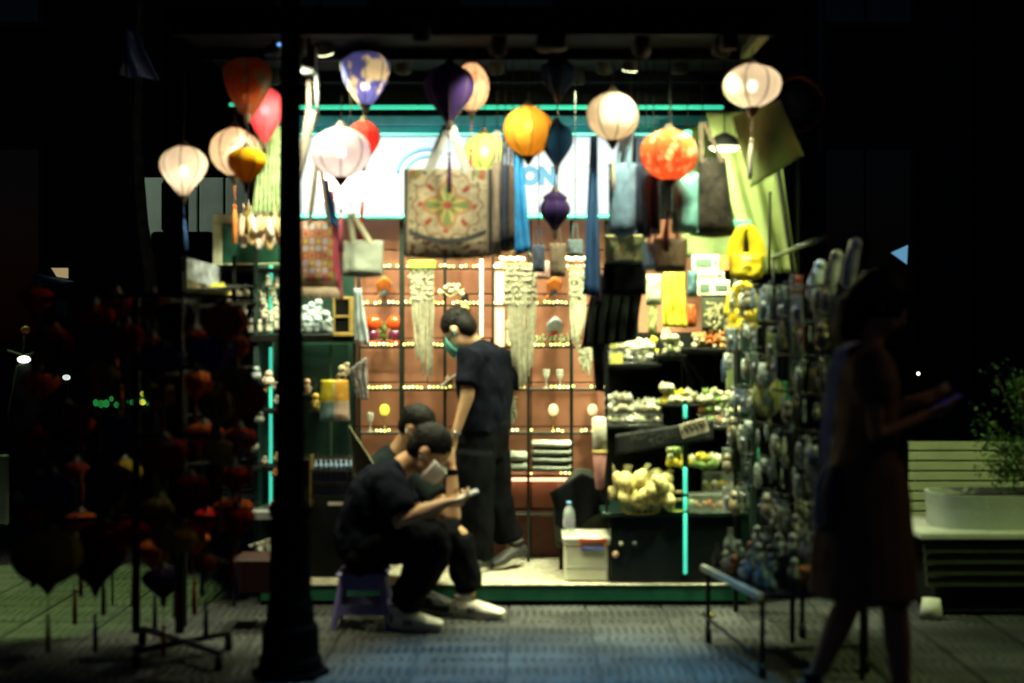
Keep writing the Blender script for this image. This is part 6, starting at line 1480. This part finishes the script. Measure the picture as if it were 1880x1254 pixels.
# ================================================================= wheeled rack and tiered table, right
q = random.Random(31)
def twotone(name, c1, c2, sc_):
    "wrapped goods printed in two colours"
    if name in MATS: return MATS[name]
    m = mat(name, c1, .3, spec=.7, vs=sc_); r = [n for n in m.node_tree.nodes if n.type == 'VALTORGB'][0].color_ramp
    r.elements[0].position = .44; r.elements[1].position = .52; r.elements[0].color = c2+(1,); r.elements[1].color = c1+(1,)
    return m
A, B = Vector((1.10, 7.35, 0)), Vector((1.42, 5.95, 0)); dv = (B-A); LN = dv.length; dv.normalize(); nv = Vector((dv.y, -dv.x, 0)); 
if nv.x > 0: nv = -nv
rr_ = thing('souvenir_rack', 'black wire rack running towards the camera, hung with wrapped souvenirs', 'display rack', ((A.x+B.x)/2, (A.y+B.y)/2, 0))
for f in (0, .5, 1):
    p = A+dv*LN*f; obj('upright', MB().tube([p, p+Vector((0, 0, 1.72))], .012, 8), blackmetal, rr_)
for z in (.68, .84, 1.0, 1.17, 1.34, 1.50, 1.66): obj('rail', MB().tube([A+Vector((0, 0, z)), B+Vector((0, 0, z))], .006, 6), blackmetal, rr_)
mb = MB()
for i in range(1, 24):
    p = A+dv*LN*i/24; mb.tube([p+Vector((0, 0, .5)), p+Vector((0, 0, 1.68))], .002, 4)
obj('wire_grid', mb, blackmetal, rr_)
obj('top_bar', MB().tube([W(1420, 472, 7.3), W(1512, 436, 5.95)], .011, 8), mat('bar_green', (.20, .26, .18), .5, .3), rr_)
obj('top_bar', MB().tube([W(1420, 472, 7.3), W(1420, 560, 7.3)], .008, 8), blackmetal, rr_)
pal = {'pale blue': (.24, .30, .38), 'white': (.50, .54, .48), 'grey green': (.12, .17, .13), 'slate': (.07, .09, .12), 'tan': (.24, .18, .10), 'lime': (.24, .30, .06), 'red': (.18, .025, .02), 'silver': (.24, .28, .25), 'navy': (.03, .04, .10)}
kinds = []
def proto_pack(kind, m):
    t = thing('souvenir_pack', 'x', 'souvenir', (0, 0, 0))
    if kind == 0:
        obj('wrapper', MB().loft([(0, 0, -.02), (0, 0, -.05), (0, 0, -.10), (0, 0, -.125)], [(.026, .006), (.030, .014), (.030, .014), (.024, .004)], (0, 1, 0), 10, .2), m, t)
    elif kind == 1:
        obj('plush_body', MB().ball((0, 0, -.075), .032, (.8, 1, 1.2), 12, 8, .1).ball((0, 0, -.03), .022, seg=10, rings=7), m, t)
    elif kind == 2:
        obj('card', MB().bx(-.003, .003, -.03, .03, -.13, -.02, .002), m, t); obj('trinket', MB().ball((-.008, 0, -.08), .018, (.5, 1, 1.3), 8, 6), steel, t)
    else:
        mb = MB()
        for i in range(4): mb.loft([(0, (i-1.5)*.012, -.02), ((i % 2)*.008, (i-1.5)*.016, -.10-.01*i)], [.003, .009], (1, 0, 0), 6, .8)
        obj('charms', mb, m, t)
    obj('hook', MB().tube([(.035, 0, .005), (0, 0, .004), (0, 0, -.02)], .0018, 4), steel, t)
    return t
PK = {}
rows = [(1.66, 'top'), (1.50, 'second'), (1.34, 'third'), (1.17, 'fourth'), (1.0, 'fifth'), (.84, 'sixth'), (.68, 'lowest')]
ang = math.atan2(dv.y, dv.x)+PI/2
for z, rn in rows:
    for i in range(24):
        kd = q.choice([0, 0, 1, 2, 3, 3, 2]); cn = q.choice(['pale blue', 'white', 'white', 'silver', 'grey green', 'slate', 'tan', 'lime', 'red', 'navy', 'pale blue', 'silver'] if rn in ('top', 'second') else ['grey green', 'slate', 'silver', 'navy', 'tan', 'slate', 'white', 'grey green', 'pale blue'])
        if q.random() < .14: continue
        m = twotone('pack_'+cn.replace(' ', '_'), pal[cn], q.choice([(.02, .02, .03), (.10, .13, .10), (.10, .16, .30), (.45, .45, .40), (.20, .24, .06)]), 55)
        p = A+dv*LN*(i+.5+q.uniform(-.4, .4))/24+nv*q.uniform(.02, .10)+Vector((0, 0, z+q.uniform(-.035, .03)))
        if kd not in PK: PK[kd] = proto_pack(kd, m); o = PK[kd]; o.location = p; o.rotation_euler = (0, 0, ang)
        else: o = dup(PK[kd], p, None, ang+q.uniform(-.7, .7), q.uniform(.6, 1.25), None)
        paint(o.children[0], m)
        o['label'] = '%s %s hanging in the %s row of the right souvenir rack' % (cn, ('wrapped packet', 'plush keyring', 'carded trinket', 'bunch of charms')[kd], rn); o['group'] = 'souvenirs hanging in the %s row' % rn
for i, (px, py, Y, h, c, lab) in enumerate(((1492, 525, 6.5, .13, (.72, .80, .90), 'pale blue wrapped toy standing highest at the near end of the rack, left of three'), (1522, 515, 6.2, .14, (.80, .85, .90), 'white wrapped toy at the near end of the rack, middle of three'), (1556, 500, 6.0, .15, (.74, .85, .95), 'ice blue wrapped toy tilting out at the rack end, right of three'))):
    p = W(px, py+20, Y); t = thing('wrapped_toy', lab, 'toy', p)
    obj('body', MB().loft([p, p+Vector((.01, 0, h*.5)), p+Vector((.03, 0, h))], [(.03, .025), (.035, .03), (.026, .022)], (1, 0, 0), 10, .9), mat('wrap_%d' % i, c, .25, var=.4, vs=30, spec=.8), t)
    obj('head', MB().ball(p+Vector((.034, 0, h*1.1)), .028, seg=10, rings=7), MATS['wrap_%d' % i], t)
ft = thing('hand_fan', 'olive yellow woven hand fan hanging on the souvenir rack', 'fan', W(1410, 760, 6.9))
fm = mat('woven_straw', (.36, .35, .12), .8, var=.3, vs=60, bump=.8, bs=120)
obj('blade', MB().grid(lambda u, v: W(1410+31*math.sin(PI*(.04+.92*v))**.7*(2*u-1)-4*(v-.5), 690+75*v, 6.9-.03*math.cos((u-.5)*2.6)), 14, 16, .004), fm, ft)
obj('handle', MB().tube([W(1412, 764, 6.87), W(1416, 800, 6.87)], .006, 6), mat('wood_dowel2', (.25, .18, .08), .6), ft)
drape('ribbon', 'emerald green ribbon hanging down behind the hand fan', 'ribbon', ((1432, 700), (1444, 700)), ((1436, 760), (1452, 756)), 6.95, mat('emerald', (.02, .26, .12), .5), .01, 1, nu=6)
solo('ribbon', MB().tube([W(1392, 820, 7.0), W(1394, 860, 7.0), W(1390, 900, 7.0)], .004, 5), MATS['emerald'], 'thin emerald cord dangling low on the souvenir rack', 'cord')
drape('ribbon', 'dark red strap hanging between the two parts of the rack', 'strap', ((1458, 505), (1474, 505)), ((1462, 640), (1476, 645)), 6.75, mat('dark_red_strap', (.20, .035, .02), .7), .004, 1, nu=6)
solo('small_bell', MB().lathe([(.016, 0), (.012, .014), (.004, .02), (0, .021)], W(1468, 612, 6.7), 12), mat('bell_brass', (.75, .6, .2), .3, .8), 'small brass bell on the dark red strap', 'bell')

pass
tt = thing('display_table', 'low wheeled display table with a white front edge and rising tiers', 'table', (1.2, 6.3, 0))
e0, e1 = W(1285, 1042, 6.67), W(1392, 1098, 5.95)
ed = (e1-e0); ed.z = 0; zt_ = e0.z
edn = Vector((-ed.y, ed.x, 0)).normalized()
if edn.x < 0: edn = -edn
def quadbox(p, d1, d2, h):
    P = [p, p+d1, p+d1+d2, p+d2]; P += [x+Vector((0, 0, h)) for x in P]
    return MB().add(P, [(3, 2, 1, 0), (4, 5, 6, 7), (0, 1, 5, 4), (1, 2, 6, 5), (2, 3, 7, 6), (3, 0, 4, 7)])
p0 = Vector((e0.x, e0.y, zt_-.012))
obj('front_edge', quadbox(p0, ed, edn*.022, .026), mat('pale_edge', (.40, .40, .34), .8, spec=.1), tt)
obj('table_top', quadbox(p0+edn*.0225, ed, edn*.5, .020), black, tt)
for k_ in range(1, 5): obj('tier', quadbox(p0+edn*(.06+.10*k_)+Vector((0, 0, .021)), ed, edn*.10, .055*k_), black, tt)
for f, g in ((.04, .03), (.96, .03), (.04, .5), (.96, .5)):
    p = p0+ed*f+edn*g; obj('leg', MB().loft([Vector((p.x, p.y, .07)), p], .011, (1, 0, 0), 8, 0), blackmetal, tt)
    w_ = obj('caster', MB().loft([Vector((p.x-.012, p.y, .034)), Vector((p.x+.012, p.y, .034))], .034, (0, 1, 0), 14, 0), black, tt)
obj('brace', MB().tube([p0+ed*.04+Vector((0, 0, -.2)), p0+ed*.96+Vector((0, 0, -.24))], .008, 6), blackmetal, tt)
obj('brace', MB().tube([p0+ed*.96+edn*.03+Vector((0, 0, -.22)), p0+ed*.96+edn*.5+Vector((0, 0, -.22))], .008, 6), blackmetal, tt)
pt = [None, None]
tp = {'silver white': (.50, .56, .54), 'pale grey': (.36, .42, .42), 'blue grey': (.22, .34, .46), 'black': (.03, .03, .035), 'rust orange': (.50, .18, .06), 'cream': (.60, .56, .42), 'brown': (.16, .08, .04)}
for k_ in range(5):
    for i in range(9):
        p = p0+ed*((i+.5+q.uniform(-.25, .25))/9)+edn*(.075+.10*k_+q.uniform(-.02, .02)-(.02 if k_ else 0))+Vector((0, 0, .0215+.055*k_+.0005+(0 if k_ else 0)))
        cn = q.choice(['silver white', 'pale grey', 'blue grey', 'silver white', 'pale grey', 'cream', 'brown', 'black', 'rust orange' if k_ < 2 and i < 4 else 'blue grey'])
        kd = q.random() < .5
        m = mat('ware_'+cn.replace(' ', '_'), tuple(c*.75 for c in tp[cn]), .3, var=.8, vs=40, spec=.8)
        if pt[kd] is None:
            if kd: pt[1] = thing('ceramic_bottle', 'x', 'ceramic', p); obj('vessel', MB().lathe([(0, 0), (.020, 0), (.027, .03), (.024, .055), (.010, .078), (.009, .10), (.013, .106)], p, 12), m, pt[1])
            else: pt[0] = figurine('x', p, .09, m, m, 'figurine')
            o = pt[kd]
        else: o = dup(pt[kd], p, None, q.uniform(0, 6), q.uniform(.8, 1.25))
        for ch in o.children: paint(ch, m)
        o['label'] = '%s %s on the %s tier of the low table' % (cn, 'ceramic bottle' if kd else 'figurine', ('lowest', 'second', 'third', 'fourth', 'highest')[k_]); o['group'] = 'wares on the %s tier of the low table' % ('lowest', 'second', 'third', 'fourth', 'highest')[k_]
sc_ = solo('woven_basket', MB().lathe([(.03, 0), (.06, .03), (.07, .08), (.066, .08), (.055, .03), (0, .01)], W(1495, 1078, 5.9), 16), mat('rust_weave', (.30, .10, .04), .8, bump=.8), 'rust woven basket at the near end of the low table', 'basket')
t = thing('plush_toy', 'yellow toy fallen by the leg of the low table', 'toy', W(1303, 1138, 6.9)); obj('body', MB().ball(W(1303, 1138, 6.9)+Vector((0, 0, .02)), .02, (1.2, 1, .8)), mat('toy_mustard', (.35, .28, .04), .8), t)

# ================================================================= planters, slatted bench and shrub at the far right
slm = mat('pale_slat', (.50, .54, .36), .6, var=.15, vs=5, bump=.2, bs=25)
fn = thing('slatted_screen', 'pale horizontal slatted screen behind the planters', 'screen', (xof(1790, 8.2), 8.2, 0))
Y = 8.2
for i in range(8):
    z1 = zof(811+i*18.5, Y); z0 = zof(811+i*18.5+15.3, Y)
    obj('slat', MB().bx(xof(1668, Y), xof(2020, Y), Y, Y+.02, z0, z1, .003), slm, fn)
for px in (1672, 1830, 2010): obj('post', MB().bx(xof(px, Y)-.02, xof(px, Y)+.02, Y+.021, Y+.06, 0, zof(811, Y)), black, fn)
bx_ = thing('planter_base', 'dark slatted wooden base with a pale stone top under the oval planter', 'planter base', (xof(1790, 7.3), 7.3, 0))
Y = 7.1
obj('top_slab', MB().bx(xof(1690, Y), xof(2010, Y), Y, Y+.62, zof(992, Y), zof(978, Y), .008), mat('pale_stone', (.50, .52, .42), .7, var=.15, bump=.3), bx_)
for i in range(4): obj('slat', MB().bx(xof(1700, Y)+.01*i, xof(2000, Y), Y+.03+.02*i, Y+.06+.02*i, zof(1018+i*22, Y), zof(1000+i*22, Y), .004), mat('dark_slat', (.045, .055, .035), .5, bump=.2), bx_)
obj('core', MB().bx(xof(1716, Y+.15), xof(1990, Y+.15), Y+.15, Y+.58, .02, zof(993, Y)), black, bx_)
for px in (1718, 1990): obj('foot', MB().loft([(xof(px, Y), Y+.08, 0), (xof(px, Y), Y+.08, .10)], [.06, .045], (1, 0, 0), 14, 0), MATS['pale_stone'], bx_)
pl = thing('oval_planter', 'pale oval planter on the stone topped base', 'planter', (xof(1820, 7.35), 7.35, zof(978, 7.1)))
cxp, cyp = xof(1835, 7.35), 7.38; zb_, zp_ = zof(978, Y)+.001, zof(910, 7.2)
def oval(rx_, ry_, z, n=40):
    P = []
    for i in range(n):
        a = 2*PI*i/n; ca, sa = math.cos(a), math.sin(a); P.append(Vector((cxp+rx_*abs(ca)**.55*(1 if ca > 0 else -1), cyp+ry_*abs(sa)**.8*(1 if sa > 0 else -1), z)))
    return P
mb = MB(); rings_ = [oval(.355, .20, zb_), oval(.36, .205, zb_+.10), oval(.37, .212, zp_), oval(.35, .195, zp_), oval(.34, .19, zp_-.04)]
n = 40; mb.add(sum(rings_, []), [(i*n+k_, i*n+(k_+1) % n, (i+1)*n+(k_+1) % n, (i+1)*n+k_) for i in range(4) for k_ in range(n)], False)
obj('pot', mb, mat('planter_stone', (.42, .46, .40), .75, var=.12, vs=8, bump=.3), pl)
obj('soil', MB().add(oval(.341, .191, zp_-.035), [tuple(range(n))]), mat('soil', (.03, .02, .012), .9, bump=.8), pl)
sbh = thing('shrub', 'leafy green shrub growing at the right edge beside the planter', 'shrub', (xof(1905, 7.4), 7.4, zp_-.03))
q3 = random.Random(4); lf = MB(); br_ = MB()
c0 = Vector((xof(1905, 7.4), 7.42, zp_))
for i in range(46):
    a = q3.uniform(0, 2*PI); e = q3.uniform(.05, .30); tip = c0+Vector((math.cos(a)*e, math.sin(a)*e*.7, q3.uniform(.05, .66)))
    mid = (c0+tip)/2+Vector((0, 0, .06)); br_.tube([c0, mid, tip], .0035, 4)
    for j in range(62):
        c = mid.lerp(tip, q3.uniform(0, 1.15))+Vector((q3.gauss(0, .03), q3.gauss(0, .03), q3.gauss(0, .03)))
        d = Vector((q3.uniform(-1, 1), q3.uniform(-1, 1), q3.uniform(-.8, .6))).normalized(); s_ = d.orthogonal().normalized(); s_ = Matrix.Rotation(q3.uniform(0, 6), 3, d) @ s_; l_ = q3.uniform(.018, .036)
        lf.add([c, c+d*l_*.45+s_*l_*.26, c+d*l_, c+d*l_*.45-s_*l_*.26], [(0, 1, 2, 3)])
obj('branches', br_, mat('bark', (.05, .035, .02), .9), sbh); obj('foliage', lf, mat('shrub_leaf', (.05, .13, .03), .45, var=.6, vs=14), sbh)
# trailing spray whose shadow falls on the slats
sp = thing('shrub_spray', 'thin leafy spray arching left from the shrub', 'plant', (xof(1850, 7.9), 7.9, zp_)); st = MB(); lf = MB()
P = [W(1890, 900, 7.5), W(1850, 830, 7.6), W(1822, 800, 7.7), W(1800, 830, 7.85)]
st.tube(P, .004, 5)
for i in range(70):
    f = q3.random()*2.99; c = P[int(f)].lerp(P[int(f)+1], f % 1)+Vector((q3.gauss(0, .02), q3.gauss(0, .02), q3.gauss(0, .02))); d = Vector((q3.uniform(-1, 1), q3.uniform(-1, 1), q3.uniform(-1, 1))).normalized(); s_ = d.orthogonal().normalized(); l_ = .035
    lf.add([c, c+d*l_*.45+s_*l_*.26, c+d*l_, c+d*l_*.45-s_*l_*.26], [(0, 1, 2, 3)])
obj('stem', st, MATS['bark'], sp); obj('leaves', lf, MATS['shrub_leaf'], sp)

# ================================================================= far left and other dim things
tr_ = thing('tree', 'slender leaning tree trunk caught by lamplight at the left', 'tree', (xof(285, 10), 10, 0))
obj('trunk', MB().loft([(xof(300, 10), 10, 0), W(284, 640, 10), W(276, 500, 10), W(262, 410, 10), W(252, 260, 10), W(262, -100, 10)], [.06, .05, .045, .04, .032, .02], (1, 0, 0), 10, .3), mat('tree_bark', (.22, .20, .10), .9, var=.5, vs=12, bump=.8, bs=30), tr_)
mb = MB(); q4 = random.Random(9)
for i in range(1500):
    c = W(262, -130, 10)+Vector((q4.gauss(0, .6), q4.gauss(0, .6), abs(q4.gauss(.3, .5)))); d = Vector((q4.uniform(-1, 1), q4.uniform(-1, 1), q4.uniform(-1, 1))).normalized(); s_ = d.orthogonal().normalized(); l_ = .08
    mb.add([c, c+d*l_*.5+s_*l_*.25, c+d*l_, c+d*l_*.5-s_*l_*.25], [(0, 1, 2, 3)])
obj('crown', mb, mat('tree_leaf', (.03, .06, .02), .6), tr_)
drape('flag', 'blue cloth pennant catching light high at the left', 'flag', ((226, 58), (250, 55)), ((222, 138), (292, 146)), 7.6, mat('pennant_blue', (.10, .20, .42), .8), .05, 1.6, .004, 24, 14)
solo('flag_pole', MB().tube([W(232, 150, 7.62), W(230, 40, 7.62), (xof(230, 7.62), 7.62, 3.6)], .008, 6), black, 'thin pole carrying the blue pennant', 'pole')
drape('awning', 'slate blue awning corner in the dark at the far left', 'awning', ((60, 503), (64, 503)), ((60, 526), (138, 519)), 11, mat('awning_blue', (.08, .13, .22), .8), .02, 1, .01)
solo('small_sign', MB().poly([(xof(94, 11), zof(492, 11)), (xof(124, 11), zof(492, 11)), (xof(124, 11), zof(511, 11)), (xof(104, 11), zof(508, 11))], 11, 11.02), emat('lit_sign', (.62, .45, .22), .5), 'small cream and orange lit sign above the slate awning', 'sign')
def glow(name, px, py, Y, r, c, s, lab, cat='lamp', sx_=1):
    p = W(px, py, Y); t = thing(name, lab, cat, p)
    obj('lens', MB().ball(p, r, (sx_, 1, 1), 10, 7), emat('glow_%d_%d' % (px, py), c, s), t)
    obj('holder', MB().loft([p+Vector((0, r*.6, 0)), p+Vector((0, r*2, 0))], [r*.9, r*.5], (1, 0, 0), 10, 0), black, t)
    obj('bracket', MB().tube([p+Vector((0, r*1.8, 0)), Vector((p.x, p.y+r*1.8, 0))], .006, 5), black, t)
glow('scooter_headlamp', 44, 660, 9, .022, (1, .98, .92), 3, 'bright oval headlamp of a vehicle in the dark, far left', 'headlamp', 1.9)
glow('small_glow', 122, 693, 11, .022, (.9, 1, .9), 1.0, 'faint white lamp right of the bright headlamp', 'lamp', 1.4)  # a cup, made visible by an added glow of its own
glow('small_glow', 1686, 686, 12, .018, (.9, 1, .85), 1.6, 'tiny white lamp in the dark beyond the walking person')
glow('small_glow', 205, 898, 7.5, .008, (.7, .9, 1), 2, 'tiny blue white glint low in the dark rack')  # glint imitated by a small glowing ball
so_ = thing('scooter', 'pale parked scooter in the dark under the bright headlamp', 'scooter', (xof(50, 9.1), 9.2, 0))
grey = mat('scooter_grey', (.022, .026, .024), .7, var=.6, spec=.1)
obj('front_shield', MB().loft([W(44, 672, 9.05), W(46, 760, 9.05), W(52, 830, 9.1)], [(.05, .03), (.11, .05), (.09, .05)], (1, 0, 0), 14, .6), grey, so_)
obj('handlebar', MB().tube([W(15, 645, 9.15), W(45, 655, 9.1), W(78, 645, 9.15)], .012, 8), black, so_)
obj('mirror', MB().ball(W(47, 606, 9.1), .03, (1, .3, .8)), mat('orange_glass', (.5, .15, .05), .3), so_)
obj('mirror_stem', MB().tube([W(47, 608, 9.1), W(42, 650, 9.1)], .008, 6), grey, so_)
for yy, Yy in ((1, 9.0), (2, 10.1)):
    w_ = obj('wheel', MB().lathe([(.17, -.04), (.235, -.03), (.24, 0), (.235, .03), (.17, .04)], (0, 0, 0), 22), black, so_); w_.rotation_euler = (0, R(90), 0); w_.location = Vector((xof(50, 9.1), Yy, .24))-so_.location
obj('seat', MB().loft([(xof(50, 9.1), 9.4, .72), (xof(50, 9.1), 10.0, .78)], (.11, .05), (1, 0, 0), 12, .6), black, so_)
obj('body', MB().loft([(xof(50, 9.1), 9.1, .35), (xof(50, 9.1), 9.5, .38), (xof(50, 9.1), 10.1, .55)], [(.12, .08), (.13, .1), (.14, .15)], (1, 0, 0), 14, .6), grey, so_)
fl_ = thing('flower_stall', 'row of green lit bushes with one yellow lantern flower in the dark', 'plants', (xof(235, 11), 11, 0))
gb, yb_ = MB(), MB()
q5 = random.Random(5)
for i in range(14): gb.ball(W(176+i*9.5, 738+q5.uniform(-6, 6), 11), q5.uniform(.010, .028), (1, .5, 1.2), 8, 6)
yb_.ball(W(262, 723, 11), .022, seg=9, rings=6).ball(W(262, 738, 11), .026, seg=9, rings=6)
obj('green_bulbs', gb, emat('green_bulb', (.02, .28, .05), .55), fl_); obj('yellow_bulb', yb_, emat('yellow_bulb', (.75, .75, .05), .9), fl_)
obj('hedge', MB().bx(xof(165, 11.1), xof(310, 11.1), 11.05, 11.4, 0, zof(735, 11.1), .05), mat('hedge_dark', (.01, .02, .01), .9), fl_)
pen = solo('pennant', MB().poly([(xof(1636, 9), zof(464, 9)), (xof(1667, 9), zof(450, 9)), (xof(1665, 9), zof(485, 9))], 9, 9.01), emat('pennant_glow', (.12, .32, .62), .6), 'blue lit triangular sign corner in the dark at the right', 'sign')
solo('cardboard_patch', MB().bx(xof(104, 10.6), xof(122, 10.6), 10.6, 10.62, zof(582, 10.6), zof(546, 10.6)), mat('dim_plate', (.10, .13, .10), .6), 'dim grey plate on a post at the far left', 'plate')
solo('barrier', MB().bx(xof(-60, 9), xof(14, 9), 9, 9.04, zof(965, 9), zof(835, 9), .01), mat('barrier_grey', (.12, .16, .13), .6), 'dim grey slatted barrier at the left edge', 'barrier')
solo('drain_pipe', MB().tube([(xof(1712, 12), 16.5, 0), (xof(1712, 12), 16.5, 9)], .06, 8), mat('pipe', (.05, .07, .08), .4), 'thin dark pipe running up the building at the right', 'pipe')
